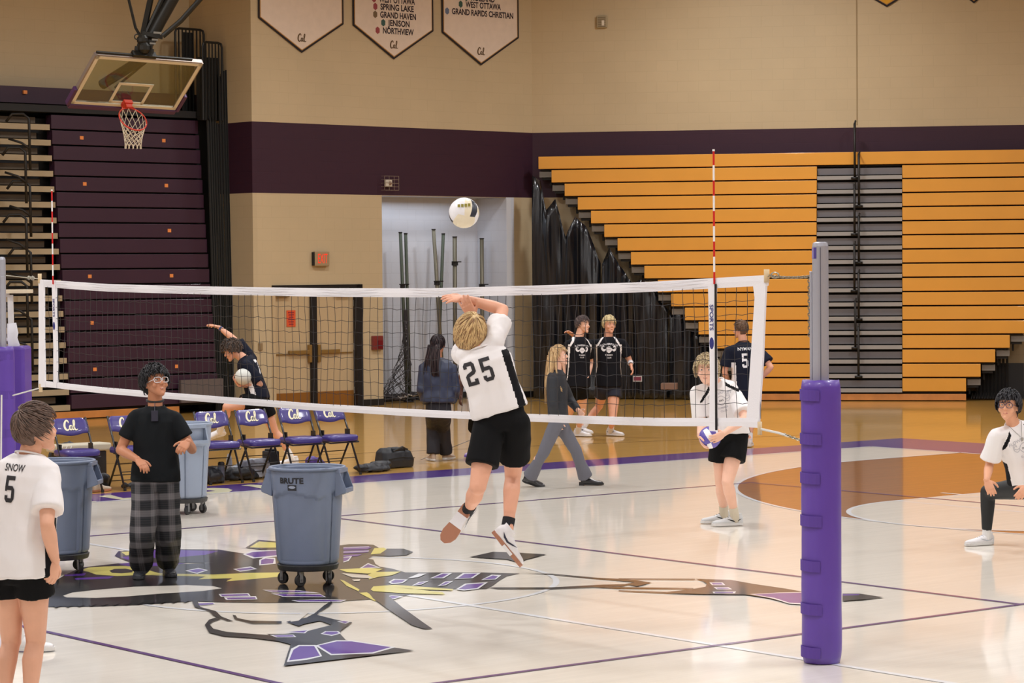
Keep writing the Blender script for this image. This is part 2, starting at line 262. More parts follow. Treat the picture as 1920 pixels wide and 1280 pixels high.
EMBLEM=[('black',[[-0.672,-2.3],[-0.203,-2.415],[0.004,-2.14],[0.151,-1.842],[0.235,-1.429],[0.449,-1.283],[0.691,-1.059],[0.978,-0.693],[1.054,-0.334],[1.065,-0.041],[0.916,0.274],[0.977,0.488],[1.15,0.681],[1.003,0.866],[0.817,1.067],[0.612,1.312],[0.544,1.506],[0.265,1.307],[-0.15,0.85],[-0.436,0.922],[-0.63,0.934],[-0.812,1.02],[-1.083,1.192],[-1.18,1.204],[-1.315,1.358],[-1.353,1.5],[-1.553,1.655],[-2.051,1.883],[-2.154,1.837],[-2.237,1.747],[-2.213,1.642],[-2.345,1.498],[-2.277,0.991],[-2.223,0.674],[-1.897,0.3],[-1.817,0.034],[-1.991,-0.388],[-2.214,-0.518],[-2.336,-0.594],[-2.282,-0.994],[-1.871,-1.371],[-1.465,-1.712],[-1.259,-1.988]]),('black',[[-2.86,-0.331],[-3.174,-0.113],[-3.081,0.051],[-3.104,0.218],[-2.673,0.624],[-2.391,0.614],[-2.151,0.628],[-1.871,0.448],[-1.723,0.137],[-2.128,-0.307],[-2.249,-0.498],[-2.601,-0.41]]),('maple',[[-0.711,-2.013],[-0.837,-1.865],[-0.857,-1.642],[-0.835,-1.32],[-0.637,-0.949],[-0.435,-0.827],[-0.274,-0.848],[-0.234,-1.05],[-0.317,-1.384],[-0.343,-1.652],[-0.425,-1.885],[-0.606,-2.038]]),('purple',[[-2.769,-0.169],[-3.039,0.097],[-3.033,0.231],[-2.562,0.554],[-2.388,0.308],[-2.384,0.007],[-2.492,-0.171]]),('yellow',[[-3.079,-0.136],[-3.089,-0.021],[-2.831,-0.176],[-2.83,-0.236]]),('purple',[[-2.752,-0.334],[-2.721,-0.24],[-2.495,-0.355],[-2.533,-0.397]]),('purple',[[-2.302,-0.614],[-2.319,-0.458],[-2.128,-0.307],[-1.938,-0.157],[-1.923,-0.429],[-2.074,-0.652]]),('yellow',[[-2.112,-1.089],[-2.233,-0.94],[-2.212,-0.804],[-2.123,-0.649],[-1.929,-0.607],[-1.636,-0.676],[-1.462,-0.703],[-1.099,-0.413],[-0.984,-0.123],[-0.842,0.088],[-0.603,-0.08],[-0.617,-0.36],[-0.631,-0.584],[-0.777,-0.431],[-0.904,-0.676],[-1.019,-0.539],[-1.334,-0.779],[-1.479,-0.885],[-1.54,-1.06],[-1.756,-1.137],[-1.963,-1.091]]),('black',[[-1.912,-0.924],[-1.998,-0.823],[-1.954,-0.747],[-1.808,-0.754],[-1.683,-0.837],[-1.678,-0.941],[-1.764,-0.982]]),('purple',[[-1.936,-1.335],[-1.909,-1.141],[-1.757,-1.246],[-1.832,-1.382]]),('purple',[[-1.649,-1.394],[-1.555,-1.077],[-1.426,-1.2],[-1.548,-1.44]]),('white',[[-2.199,0.576],[-2.367,0.767],[-2.314,1.015],[-1.839,0.725],[-1.859,0.462]]),('purple',[[-2.183,0.593],[-2.282,0.734],[-2.241,0.967],[-1.921,0.757],[-1.915,0.52]]),('white',[[-1.718,0.436],[-1.861,0.579],[-1.761,0.629],[-1.387,0.389],[-1.384,0.22]]),('purple',[[-1.706,0.45],[-1.783,0.544],[-1.698,0.577],[-1.436,0.394],[-1.441,0.273]]),('white',[[-1.482,-0.45],[-1.569,-0.267],[-1.384,-0.287],[-1.22,-0.492]]),('purple',[[-1.469,-0.437],[-1.52,-0.297],[-1.396,-0.301],[-1.287,-0.456]]),('white',[[-1.306,-0.09],[-1.368,0.124],[-1.17,0.06],[-1.107,-0.149]]),('purple',[[-1.291,-0.074],[-1.303,0.082],[-1.185,0.043],[-1.171,-0.108]]),('black',[[-2.621,0.873],[-3.115,1.33],[-2.804,1.397],[-2.59,1.43],[-2.147,1.133],[-2.342,0.92]]),('yellow',[[-2.632,0.926],[-2.991,1.261],[-2.656,1.357],[-2.395,1.183],[-2.522,0.98]]),('white',[[0.018,-1.061],[0.132,-0.861],[0.293,-0.945],[0.166,-1.134]]),('purple',[[0.054,-1.069],[0.168,-0.894],[0.258,-0.937],[0.147,-1.108]]),('white',[[0.209,-1.133],[0.321,-0.915],[0.488,-1.009],[0.354,-1.205]]),('purple',[[0.247,-1.137],[0.369,-0.955],[0.454,-1.001],[0.338,-1.176]]),('white',[[0.381,-1.495],[0.408,-1.352],[0.51,-1.397],[0.496,-1.547]]),('purple',[[0.392,-1.483],[0.444,-1.379],[0.502,-1.406],[0.476,-1.525]]),('white',[[0.025,-0.664],[0.244,-0.471],[0.492,-0.439],[0.214,-0.699]]),('purple',[[0.07,-0.664],[0.272,-0.489],[0.437,-0.451],[0.192,-0.674]]),('white',[[0.263,-0.74],[0.545,-0.475],[0.736,-0.547],[0.485,-0.779]]),('purple',[[0.307,-0.74],[0.572,-0.493],[0.699,-0.541],[0.464,-0.755]]),('white',[[0.712,-0.852],[0.807,-0.654],[0.969,-0.521],[1.043,-0.621],[0.827,-0.862]]),('purple',[[0.729,-0.834],[0.833,-0.672],[0.981,-0.553],[1.012,-0.61],[0.807,-0.838]]),('purple',[[-2.054,1.555],[-1.975,1.77],[-1.845,1.718],[-1.767,1.61],[-1.875,1.43]]),('purple',[[-1.804,1.381],[-1.719,1.599],[-1.552,1.468],[-1.63,1.259]]),('purple',[[-1.527,1.188],[-1.481,1.361],[-1.376,1.23],[-1.425,1.117]]),('white',[[-2.032,1.539],[-1.933,1.751],[-1.904,1.731],[-2.003,1.519]]),('white',[[-1.734,1.332],[-1.649,1.549],[-1.621,1.53],[-1.706,1.312]]),('black',[[-1.315,1.358],[-1.413,1.496],[-1.683,1.766],[-1.579,1.879],[-1.314,1.79],[-1.153,1.596],[-1.187,1.437]]),('yellow',[[-1.399,1.388],[-1.793,1.71],[-1.77,1.799],[-1.648,1.741],[-1.41,1.5]]),('white',[[-1.391,1.093],[-1.408,1.195],[-1.128,0.965],[-1.061,0.863]]),('purple',[[-1.358,1.07],[-1.35,1.138],[-1.17,0.978],[-1.126,0.908]]),('white',[[-0.62,0.719],[-0.887,0.996],[-0.531,0.874]]),('purple',[[-0.636,0.758],[-0.823,0.951],[-0.58,0.876]]),('yellow',[[-0.673,0.55],[-0.603,0.794],[-0.457,0.843],[-0.317,0.666],[-0.269,0.557],[-0.478,0.489]]),('yellow',[[-0.209,0.514],[-0.329,0.653],[-0.204,0.845],[-0.047,0.639],[-0.033,0.495],[0.059,0.334]]),('yellow',[[0.596,-0.032],[0.447,0.1],[0.478,0.285],[1.003,0.468],[1.063,0.413],[0.779,0.22],[0.587,0.205],[1.103,0.288],[1.219,0.226],[0.961,0.035],[0.69,-0.074]]),('yellow',[[-0.1,0.158],[-0.02,0.143],[0.537,-0.097],[0.612,-0.16],[0.277,-0.038]]),('yellow',[[0.694,-0.214],[0.709,-0.149],[1.162,-0.352],[1.16,-0.4]]),('maple',[[-0.447,0.414],[-0.179,0.493],[0.025,0.401],[-0.15,0.313]]),('maple',[[-0.034,0.232],[-0.016,0.303],[0.093,0.216],[0.064,0.184]]),('white',[[0.305,0.347],[0.164,0.502],[0.271,0.568],[0.438,0.392],[0.436,0.289]]),('purple',[[0.316,0.36],[0.215,0.481],[0.285,0.531],[0.391,0.416],[0.386,0.335]]),('white',[[0.333,0.741],[0.11,1.028],[0.169,1.093],[0.408,0.824]]),('purple',[[0.322,0.781],[0.148,1.016],[0.195,1.04],[0.357,0.847]]),('white',[[0.494,0.867],[0.228,1.158],[0.314,1.28],[0.565,0.997]]),('purple',[[0.484,0.908],[0.281,1.135],[0.337,1.224],[0.528,1.009]]),('white',[[0.694,0.984],[0.473,1.266],[0.554,1.302],[0.747,1.094]]),('purple',[[0.678,1.018],[0.522,1.239],[0.593,1.238],[0.714,1.11]]),('white',[[1.04,0.461],[0.799,0.741],[0.841,0.94],[1.134,0.614],[1.137,0.47]]),('purple',[[1.031,0.499],[0.848,0.719],[0.875,0.875],[1.087,0.635],[1.09,0.517]]),('white',[[0.211,0.606],[0.012,0.866],[0.057,0.915],[0.212,0.713]]),('white',[[0.623,0.345],[0.468,0.528],[0.467,0.63],[0.62,0.442]]),('purple',[[0.608,0.378],[0.502,0.514],[0.484,0.596],[0.587,0.456]]),('white',[[0.786,0.475],[0.581,0.704],[0.6,0.776],[0.778,0.566]]),('purple',[[0.771,0.508],[0.615,0.69],[0.616,0.742],[0.745,0.58]]),('white',[[1.046,-0.249],[0.996,-0.117],[1.105,-0.09],[1.188,-0.231],[1.169,-0.297]]),('purple',[[1.057,-0.237],[1.024,-0.133],[1.101,-0.118],[1.157,-0.219],[1.147,-0.276]]),('black',[[0.715,-0.142],[0.917,-0.11],[1.619,-0.472],[2.38,-0.842],[2.654,-0.972],[2.614,-1.016],[2.409,-0.971],[1.672,-0.631],[1.054,-0.334]]),('black',[[-0.65,1.903],[-0.834,2.313],[-0.61,2.434],[-0.355,2.528],[-0.166,2.136],[-0.013,1.954],[-0.305,2.042]]),('black',[[1.098,0.722],[1.163,0.793],[1.443,1.103],[1.582,1.506],[1.697,1.684],[1.757,1.576],[1.519,1.04],[1.24,0.732]]),('black',[[0.53,1.517],[0.762,1.665],[1.214,1.766],[1.466,1.888],[1.74,1.883],[1.84,1.642],[1.675,1.659],[1.629,1.811],[1.267,1.72],[0.804,1.631]]),('black',[[1.792,2.3],[2.034,2.463],[2.358,2.415],[2.7,2.398],[2.97,2.359],[3.49,1.835],[3.348,1.81],[3.026,1.906],[2.784,1.917],[2.544,1.697],[2.307,1.529],[1.964,1.34],[1.928,1.372],[2.26,1.572],[2.254,1.855],[2.222,2.015],[2.081,2.158],[1.936,2.253]]),('black',[[1.518,1.286],[1.78,1.501],[2.218,1.889],[2.254,1.855],[1.842,1.447]]),('black',[[1.364,1.863],[1.792,2.3],[1.83,2.264],[1.403,1.829]]),('white',[[2.778,1.957],[2.856,2.186],[2.983,2.374],[3.503,1.849],[3.369,1.789],[3.069,1.908]]),('purple',[[2.805,1.964],[2.879,2.163],[3.006,2.352],[3.461,1.892],[3.327,1.831],[3.058,1.942]]),('white',[[2.045,2.22],[2.116,2.298],[2.252,2.198],[2.182,2.121]]),('purple',[[2.081,2.21],[2.132,2.266],[2.217,2.209],[2.163,2.15]]),('white',[[2.287,2.039],[2.365,2.125],[2.479,2.056],[2.4,1.968]]),('purple',[[2.323,2.029],[2.383,2.096],[2.445,2.066],[2.381,1.996]]),('white',[[2.483,1.844],[2.592,1.988],[2.668,1.905],[2.559,1.784]]),('purple',[[2.513,1.838],[2.602,1.951],[2.645,1.904],[2.555,1.804]]),('black',[[3.226,2.502],[3.313,2.598],[3.584,2.572],[3.57,2.373],[3.527,2.189]]),('purple',[[3.248,2.479],[3.335,2.575],[3.373,2.523],[3.314,2.411]]),('black',[[0.259,-1.448],[0.287,-1.418],[0.587,-1.579],[0.868,-1.616],[1.138,-1.74],[1.41,-1.808],[1.354,-1.83],[1.051,-1.753],[0.834,-1.654],[0.56,-1.609]]),('black',[[1.16,-1.799],[1.234,-1.8],[1.332,-1.937],[1.435,-2.023],[1.635,-2.117],[1.83,-2.131],[2.04,-2.048],[2.214,-1.966],[2.412,-1.968],[2.631,-2.122],[2.423,-2.103],[2.177,-2.158],[1.992,-2.254],[1.771,-2.236],[1.435,-2.063],[1.222,-1.895]]),('black',[[1.12,-1.633],[1.16,-1.631],[1.287,-1.698],[1.468,-1.702],[1.639,-1.551],[1.73,-1.612],[1.589,-1.77],[1.322,-1.743]]),('black',[[2.624,-2.13],[2.34,-2.049],[2.101,-1.979],[2.199,-1.869],[2.178,-1.701],[2.034,-1.392],[1.799,-1.331],[1.859,-1.508],[1.923,-1.596],[1.682,-1.544],[1.598,-1.309],[1.449,-1.139],[1.132,-0.838],[0.989,-0.681],[1.025,-0.687],[1.184,-0.825],[1.422,-1.083],[1.53,-1.175],[1.795,-1.213],[1.936,-1.219],[2.021,-1.205],[2.295,-1.492],[2.415,-1.588],[2.689,-1.73],[2.991,-1.717],[3.381,-1.666],[3.371,-1.988],[3.355,-2.669],[2.888,-2.327]]),('maple',[[1.59,-1.442],[1.386,-1.208],[1.375,-1.136],[1.697,-1.445],[1.705,-1.518]]),('white',[[3.241,-2.57],[2.785,-2.234],[2.68,-2.104],[2.756,-2.018],[3.188,-2.263],[3.251,-2.426]]),('purple',[[3.195,-2.523],[2.834,-2.249],[2.724,-2.125],[2.788,-2.053],[3.16,-2.26],[3.196,-2.388]]),('white',[[2.773,-2.035],[2.666,-1.793],[2.738,-1.712],[3.186,-1.675],[3.315,-1.948],[3.187,-2.195]]),('purple',[[2.787,-2.019],[2.711,-1.815],[2.775,-1.743],[3.165,-1.698],[3.273,-1.927],[3.154,-2.164]]),('white',[[2.158,-1.991],[2.255,-1.863],[2.364,-1.91],[2.283,-2.02]]),('purple',[[2.192,-1.991],[2.274,-1.88],[2.334,-1.906],[2.269,-1.998]]),('white',[[2.12,-1.843],[2.126,-1.643],[2.256,-1.767]]),('purple',[[2.127,-1.817],[2.148,-1.676],[2.223,-1.754]]),('white',[[2.348,-1.701],[2.264,-1.604],[2.323,-1.538],[2.422,-1.58],[2.483,-1.701]]),('purple',[[2.347,-1.683],[2.29,-1.613],[2.339,-1.558],[2.412,-1.591],[2.441,-1.673]]),('white',[[1.925,-1.271],[1.913,-1.203],[1.991,-1.198],[2.055,-1.288]]),('purple',[[1.936,-1.26],[1.936,-1.219],[1.99,-1.215],[2.03,-1.275]]),('black',[[-0.23,-2.356],[-0.195,-2.295],[-0.085,-2.417]]),('black',[[-0.194,-2.277],[-0.159,-2.215],[-0.049,-2.339]]),('black',[[-0.159,-2.198],[-0.124,-2.136],[-0.014,-2.26]]),('black',[[-0.123,-2.118],[-0.088,-2.056],[0.022,-2.181]]),('black',[[-0.087,-2.039],[-0.052,-1.977],[0.057,-2.102]]),('black',[[-0.051,-1.959],[-0.016,-1.897],[0.093,-2.023]]),('black',[[-0.015,-1.879],[0.02,-1.816],[0.129,-1.944]]),('black',[[0.021,-1.798],[0.056,-1.736],[0.165,-1.864]]),('black',[[0.057,-1.718],[0.092,-1.655],[0.201,-1.784]]),('black',[[0.093,-1.637],[0.128,-1.575],[0.237,-1.704]]),('black',[[0.129,-1.556],[0.165,-1.494],[0.273,-1.624]]),('black',[[0.165,-1.475],[0.201,-1.413],[0.309,-1.544]])]
STRIP=[('yellow',[[-8.244,2.536],[-8.288,2.723],[-7.838,2.621],[-7.834,2.72],[-7.684,2.633],[-7.604,2.493],[-7.876,2.515]]),('yellow',[[-7.767,2.135],[-7.698,2.208],[-7.585,2.145],[-7.614,2.05]]),('yellow',[[-8.316,3.891],[-8.274,4.059],[-8.08,4.139],[-7.864,4.06],[-7.631,3.856],[-7.668,3.639],[-7.715,3.521]]),('purple',[[-8.133,3.778],[-8.009,3.858],[-7.911,3.861],[-7.88,3.743],[-7.922,3.649]]),('yellow',[[-8.322,4.467],[-8.366,4.621],[-8.132,4.676],[-8.051,4.793],[-7.644,4.525],[-7.78,4.403],[-8.149,4.481]])]
# ================================================================ the hall
# wall paint: beige block wall with a dark purple band between two heights
def wall_mat(name, base, band=None, z0=3.89, z1=5.155, block=.0):
    m = bpy.data.materials.new(name); m.use_nodes = True; nt = m.node_tree; b = nt.nodes['Principled BSDF']; L = nt.links
    uv = nt.nodes.new('ShaderNodeUVMap')
    br = nt.nodes.new('ShaderNodeTexBrick'); br.inputs['Scale'].default_value = 1.0
    br.inputs['Brick Width'].default_value = .4064; br.inputs['Row Height'].default_value = .2032; br.inputs['Mortar Size'].default_value = .006
    br.inputs['Mortar Smooth'].default_value = .6
    br.inputs['Color1'].default_value = (1, 1, 1, 1); br.inputs['Color2'].default_value = (.98, .98, .98, 1); br.inputs['Mortar'].default_value = (.93 - block, .93 - block, .93 - block, 1)
    L.new(uv.outputs[0], br.inputs['Vector'])
    n = nt.nodes.new('ShaderNodeTexNoise'); n.inputs['Scale'].default_value = .5; n.inputs['Detail'].default_value = 5
    L.new(uv.outputs[0], n.inputs['Vector'])
    mr = nt.nodes.new('ShaderNodeMapRange'); mr.inputs[1].default_value = .3; mr.inputs[2].default_value = .7; mr.inputs[3].default_value = .95; mr.inputs[4].default_value = 1.05
    L.new(n.outputs['Fac'], mr.inputs[0])
    v1 = nt.nodes.new('ShaderNodeVectorMath'); v1.operation = 'MULTIPLY'
    L.new(br.outputs['Color'], v1.inputs[0])
    if band:
        sx = nt.nodes.new('ShaderNodeSeparateXYZ'); L.new(uv.outputs[0], sx.inputs[0])
        g1 = nt.nodes.new('ShaderNodeMath'); g1.operation = 'GREATER_THAN'; g1.inputs[1].default_value = z0; L.new(sx.outputs[1], g1.inputs[0])
        g2 = nt.nodes.new('ShaderNodeMath'); g2.operation = 'LESS_THAN'; g2.inputs[1].default_value = z1; L.new(sx.outputs[1], g2.inputs[0])
        mu = nt.nodes.new('ShaderNodeMath'); mu.operation = 'MULTIPLY'; L.new(g1.outputs[0], mu.inputs[0]); L.new(g2.outputs[0], mu.inputs[1])
        mx = nt.nodes.new('ShaderNodeMix'); mx.data_type = 'RGBA'; L.new(mu.outputs[0], mx.inputs['Factor'])
        mx.inputs['A'].default_value = (*S2L(base), 1); mx.inputs['B'].default_value = (*S2L(band), 1)
        L.new(mx.outputs['Result'], v1.inputs[1])
    else: v1.inputs[1].default_value = S2L(base)
    v2 = nt.nodes.new('ShaderNodeVectorMath'); v2.operation = 'SCALE'; L.new(v1.outputs[0], v2.inputs[0]); L.new(mr.outputs[0], v2.inputs['Scale'])
    L.new(v2.outputs[0], b.inputs['Base Color']); b.inputs['Roughness'].default_value = .55; b.inputs['Specular IOR Level'].default_value = .35
    bp = nt.nodes.new('ShaderNodeBump'); bp.inputs['Strength'].default_value = .12; bp.inputs['Distance'].default_value = .01
    L.new(br.outputs['Fac'], bp.inputs['Height']); bp.invert = True; L.new(bp.outputs[0], b.inputs['Normal'])
    return m
BEIGE = (192, 172, 138); BAND = (54, 26, 42)
WALL = wall_mat('painted_block_wall', BEIGE, BAND)
WALLW = wall_mat('white_block_wall', (196, 200, 210), None, block=.03)
T1 = V((-.05730, .99836, 0)).normalized(); N1 = V((T1.y, -T1.x, 0))     # banner wall: along / towards the court
T2 = V((.74374, .66847, 0)).normalized(); N2 = V((T2.y, -T2.x, 0))      # corner wall behind the orange bleachers
A0 = V((-21.33685, 13.06387, 0)); B0 = V((-21.72282, 19.78874, 0))
LW = (B0 - A0).length
HT = 10.0
def P1(u, z, out=0.): return A0 + T1 * u + N1 * out + UP * z
def P2(u, z, out=0.): return B0 + T2 * u + N2 * out + UP * z
def wall_panel(bm_list, P, u0, u1, z0, z1): bm_list.append((P, u0, u1, z0, z1))
def wall_obj(name, panels, mats, thick=.2):
    """panels: (P(u,z,out), u0,u1,z0,z1, [out]) boxes of wall behind the face, uv in metres"""
    vs = []; fs = []; uvs = []; mi = []
    for pn in panels:
        P, u0, u1, z0, z1 = pn[:5]; mm = pn[5] if len(pn) > 5 else 0
        n = len(vs)
        for out in (0, -thick):
            for (u, z) in ((u0, z0), (u1, z0), (u1, z1), (u0, z1)): vs.append(tuple(P(u, z, out))); uvs.append((u, z))
        for f in ((0, 1, 2, 3), (5, 4, 7, 6), (4, 0, 3, 7), (1, 5, 6, 2), (3, 2, 6, 7), (4, 5, 1, 0)): fs.append(tuple(i + n for i in f)); mi.append(mm)
    me = bpy.data.meshes.new(name); me.from_pydata(vs, [], fs); me.polygons.foreach_set('material_index', mi)
    ul = me.uv_layers.new(name='uv')
    for p in me.polygons:
        for li in p.loop_indices: ul.data[li].uv = uvs[me.loops[li].vertex_index]
    me.update()
    return tag(link(name, me, mats), kind='structure')
# banner wall with the equipment alcove (2.94..6.04) cut out, door opening (.40..2.45)
wall_obj('wall_center', [(P1, 0, .40, 0, 3.887), (P1, .40, 2.45, 2.245, 3.887), (P1, 2.45, 2.945, 0, 3.887), (P1, 6.04, LW, 0, 3.887), (P1, 0, LW, 3.887, HT)], WALL)
# return of the banner wall into the bleacher recess
RD = 1.9
def PR(u, z, out=0.): return A0 - N1 * RD + N1 * u - T1 * out * -1 + UP * z
def PRr(u, z, out=0.): return A0 + T1 * .2 - N1 * RD + N1 * u + T1 * (-.204 - out) + UP * z
wall_obj('wall_recess', [(PRr, 0, RD + .003, 0, HT)], WALL, thick=.1)
def PL(u, z, out=0.): return A0 - N1 * RD + T1 * u + N1 * out + UP * z
wall_obj('wall_left', [(PL, -38, 0.2, 0, HT)], WALL)
wall_obj('wall_right', [(P2, 0, 34, 0, HT)], WALL)
# alcove: back, sides, head
AD = .85
def PA(u, z, out=0.): return P1(u, z, -AD + out)
wall_obj('wall_alcove', [(PA, 2.745, 6.24, 0, 3.95)], WALLW)
def PAr(u, z, out=0.): return P1(6.04 + out * -1, z, -AD + u)
wall_obj('wall_alcove_side', [(lambda u, z, out=0.: P1(6.036 - out, z, -AD + u), 0, AD + .002, 0, 3.887)], WALLW)
wall_obj('wall_alcove_side', [(lambda u, z, out=0.: P1(2.945 + out, z, -AD + u), 0, AD - .2, 0, 3.887)], WALLW)
mb = MB(); mb.box(P1(4.49, 3.97, -.53), (1.6, .33, .08), (T1, N1, UP)); tag(mb.build('ceiling_alcove', WALLW), kind='structure')
mb = MB(); mb.box(P1(6.095, 1.934, .004), (.055, .004, 1.934), (T1, N1, UP)); tag(mb.build('trim_1', mat('white_trim', (200, 202, 208), .5)), kind='structure')
BLK = mat('black_rubber_base', (22, 22, 24), .5)
mb = MB(); mb.box(P1(4.49, .06, -AD + .01), (1.54, .01, .06), (T1, N1, UP)); tag(mb.build('baseboard_alcove', BLK), kind='structure')
mb = MB(); mb.box(P1(.2, .06, .008), (.2, .008, .06), (T1, N1, UP)); mb.box(P1(2.7, .06, .008), (.245, .008, .06), (T1, N1, UP)); mb.box(P1((6.04 + LW) / 2, .06, .008), ((LW - 6.04) / 2, .008, .06), (T1, N1, UP))
tag(mb.build('baseboard_center', BLK), kind='structure')
mb = MB(); mb.box(P2(16, .06, .008), (16, .008, .06), (T2, N2, UP)); tag(mb.build('baseboard_right', BLK), kind='structure')
# a vertical control joint in the corner wall
mb = MB(); mb.box(P2(6.28, 7.6, .002), (.012, .003, 2.4), (T2, N2, UP)); tag(mb.build('trim_2', mat('joint', (150, 128, 92), .7)), kind='structure')
# rest of the hall, behind and beside the camera
E2 = P2(34, 0)
WB = mat('plain_wall', (188, 165, 128), .7)
mb = MB(); mb.box((24.5, 0, HT / 2), (.1, 45, HT / 2)); tag(mb.build('wall_front', WB), kind='structure')
mb = MB(); mb.box((1, -24, HT / 2), (26, .1, HT / 2)); tag(mb.build('wall_back', WB), kind='structure')
mb = MB(); mb.box((14, 42.6, HT / 2), (11, .1, HT / 2)); tag(mb.build('wall_far', WB), kind='structure')
mb = MB(); mb.box((0, 9, HT + .1), (26, 36, .1)); tag(mb.build('ceiling', mat('ceiling_paint', (150, 142, 128), .8)), kind='structure')

# ---------------------------------------------------------------- floor
def wood(name, rgb, var=.1, coat=.5, dark=.0):
    m = bpy.data.materials.new(name); m.use_nodes = True; nt = m.node_tree; b = nt.nodes['Principled BSDF']; L = nt.links
    tc = nt.nodes.new('ShaderNodeTexCoord'); mp = nt.nodes.new('ShaderNodeMapping'); mp.inputs['Rotation'].default_value = (0, 0, PI / 2)
    L.new(tc.outputs['Object'], mp.inputs['Vector'])
    br = nt.nodes.new('ShaderNodeTexBrick'); br.inputs['Scale'].default_value = 1; br.inputs['Brick Width'].default_value = 1.1; br.inputs['Row Height'].default_value = .057
    br.inputs['Mortar Size'].default_value = .0008; br.inputs['Bias'].default_value = 0
    br.inputs['Color1'].default_value = (1 + var * .5,) * 3 + (1,); br.inputs['Color2'].default_value = (1 - var * .5, 1 - var * .55, 1 - var * .65, 1); br.inputs['Mortar'].default_value = (.85, .82, .78, 1)
    L.new(mp.outputs[0], br.inputs['Vector'])
    mp2 = nt.nodes.new('ShaderNodeMapping'); mp2.inputs['Scale'].default_value = (9, .55, 1); L.new(tc.outputs['Object'], mp2.inputs['Vector'])
    n = nt.nodes.new('ShaderNodeTexNoise'); n.inputs['Scale'].default_value = 1.6; n.inputs['Detail'].default_value = 6; n.inputs['Roughness'].default_value = .6; L.new(mp2.outputs[0], n.inputs['Vector'])
    mr = nt.nodes.new('ShaderNodeMapRange'); mr.inputs[1].default_value = .3; mr.inputs[2].default_value = .7; mr.inputs[3].default_value = 1 - var; mr.inputs[4].default_value = 1 + var * .7; L.new(n.outputs['Fac'], mr.inputs[0])
    v1 = nt.nodes.new('ShaderNodeVectorMath'); v1.operation = 'MULTIPLY'; v1.inputs[1].default_value = S2L(rgb); L.new(br.outputs['Color'], v1.inputs[0])
    v2 = nt.nodes.new('ShaderNodeVectorMath'); v2.operation = 'SCALE'; L.new(v1.outputs[0], v2.inputs[0]); L.new(mr.outputs[0], v2.inputs['Scale'])
    L.new(v2.outputs[0], b.inputs['Base Color'])
    b.inputs['Roughness'].default_value = .32; b.inputs['Coat Weight'].default_value = coat; b.inputs['Coat Roughness'].default_value = .07; b.inputs['Coat IOR'].default_value = 1.5
    n3 = nt.nodes.new('ShaderNodeTexNoise'); n3.inputs['Scale'].default_value = 2.2; L.new(mp2.outputs[0], n3.inputs['Vector'])
    bp = nt.nodes.new('ShaderNodeBump'); bp.inputs['Strength'].default_value = .06; bp.inputs['Distance'].default_value = .004; L.new(n3.outputs['Fac'], bp.inputs['Height']); L.new(bp.outputs[0], b.inputs['Coat Normal'])
    return m
def paint(name, rgb, coat=.8):
    m = mat(name, rgb, .35, coat=coat, coatr=.07); return m
F_MAPLE = wood('maple_floor', (243, 236, 224), .05, coat=.8); F_GOLD = wood('stained_gold_floor', (206, 158, 78), .12, coat=.75); F_BROWN = wood('stained_brown_floor', (168, 106, 50), .16, coat=.8)
F_PUR = paint('purple_court_paint', (76, 40, 138)); F_WHITE = paint('white_court_paint', (244, 246, 250)); F_BLACK = paint('black_court_paint', (26, 25, 27)); F_YEL = paint('yellow_court_paint', (238, 226, 118)); F_PLINE = paint('purple_line_paint', (88, 40, 120)); F_CREAM = paint('cream_court_paint', (240, 236, 200))
FM = [F_GOLD, F_MAPLE, F_BROWN, F_PUR, F_WHITE, F_BLACK, F_YEL, F_PLINE, F_CREAM]
SX, SY = 7.62, 14.33
mb = MB(); mb.box((0, 9, -.05), (26, 36, .05)); floor = tag(mb.build('floor', FM), kind='structure')
mb = MB(); mb.box((0, 0, .0), (SX + .92, SY + 1.6, .0012)); tag(mb.build('court_border', F_PUR, floor))
mb = MB(); mb.box((0, 0, .0), (SX, SY, .0024)); tag(mb.build('maple_court', F_MAPLE, floor))
def ring(mb, c, r0, r1, z, a0=0, a1=360, mi=0, n=96):
    vs = []; fs = []
    for i in range(n + 1):
        a = math.radians(a0 + (a1 - a0) * i / n)
        vs += [(c[0] + r0 * math.cos(a), c[1] + r0 * math.sin(a), z), (c[0] + r1 * math.cos(a), c[1] + r1 * math.sin(a), z)]
        if i: fs.append((2 * i - 2, 2 * i - 1, 2 * i + 1, 2 * i))
    mb.add(vs, fs, mi)
def strip(mb, x0, y0, x1, y1, z, mi=0): mb.add([(x0, y0, z), (x1, y0, z), (x1, y1, z), (x0, y1, z)], [(0, 1, 2, 3)], mi)
R3 = 6.02; YC = 12.75
for sg in (1, -1):
    br = MB(); pts = []
    for i in range(65):
        a = math.radians(180 + 180 * i / 64); pts.append((R3 * math.cos(a), sg * (YC + R3 * math.sin(a)), .0032))
    pts += [(R3, sg * SY, .0032), (-R3, sg * SY, .0032)]
    br.poly(pts); tag(br.build('stained_arc', F_BROWN, floor))
    mb = MB(); pts = [(1.83 * math.cos(math.radians(180 + 180 * i / 40)), sg * (8.54 + 1.83 * math.sin(math.radians(180 + 180 * i / 40))), .0040) for i in range(41)] + [(1.83, sg * SY, .0040), (-1.83, sg * SY, .0040)]
    mb.poly(pts); tag(mb.build('maple_key', F_MAPLE, floor))
wl = MB()
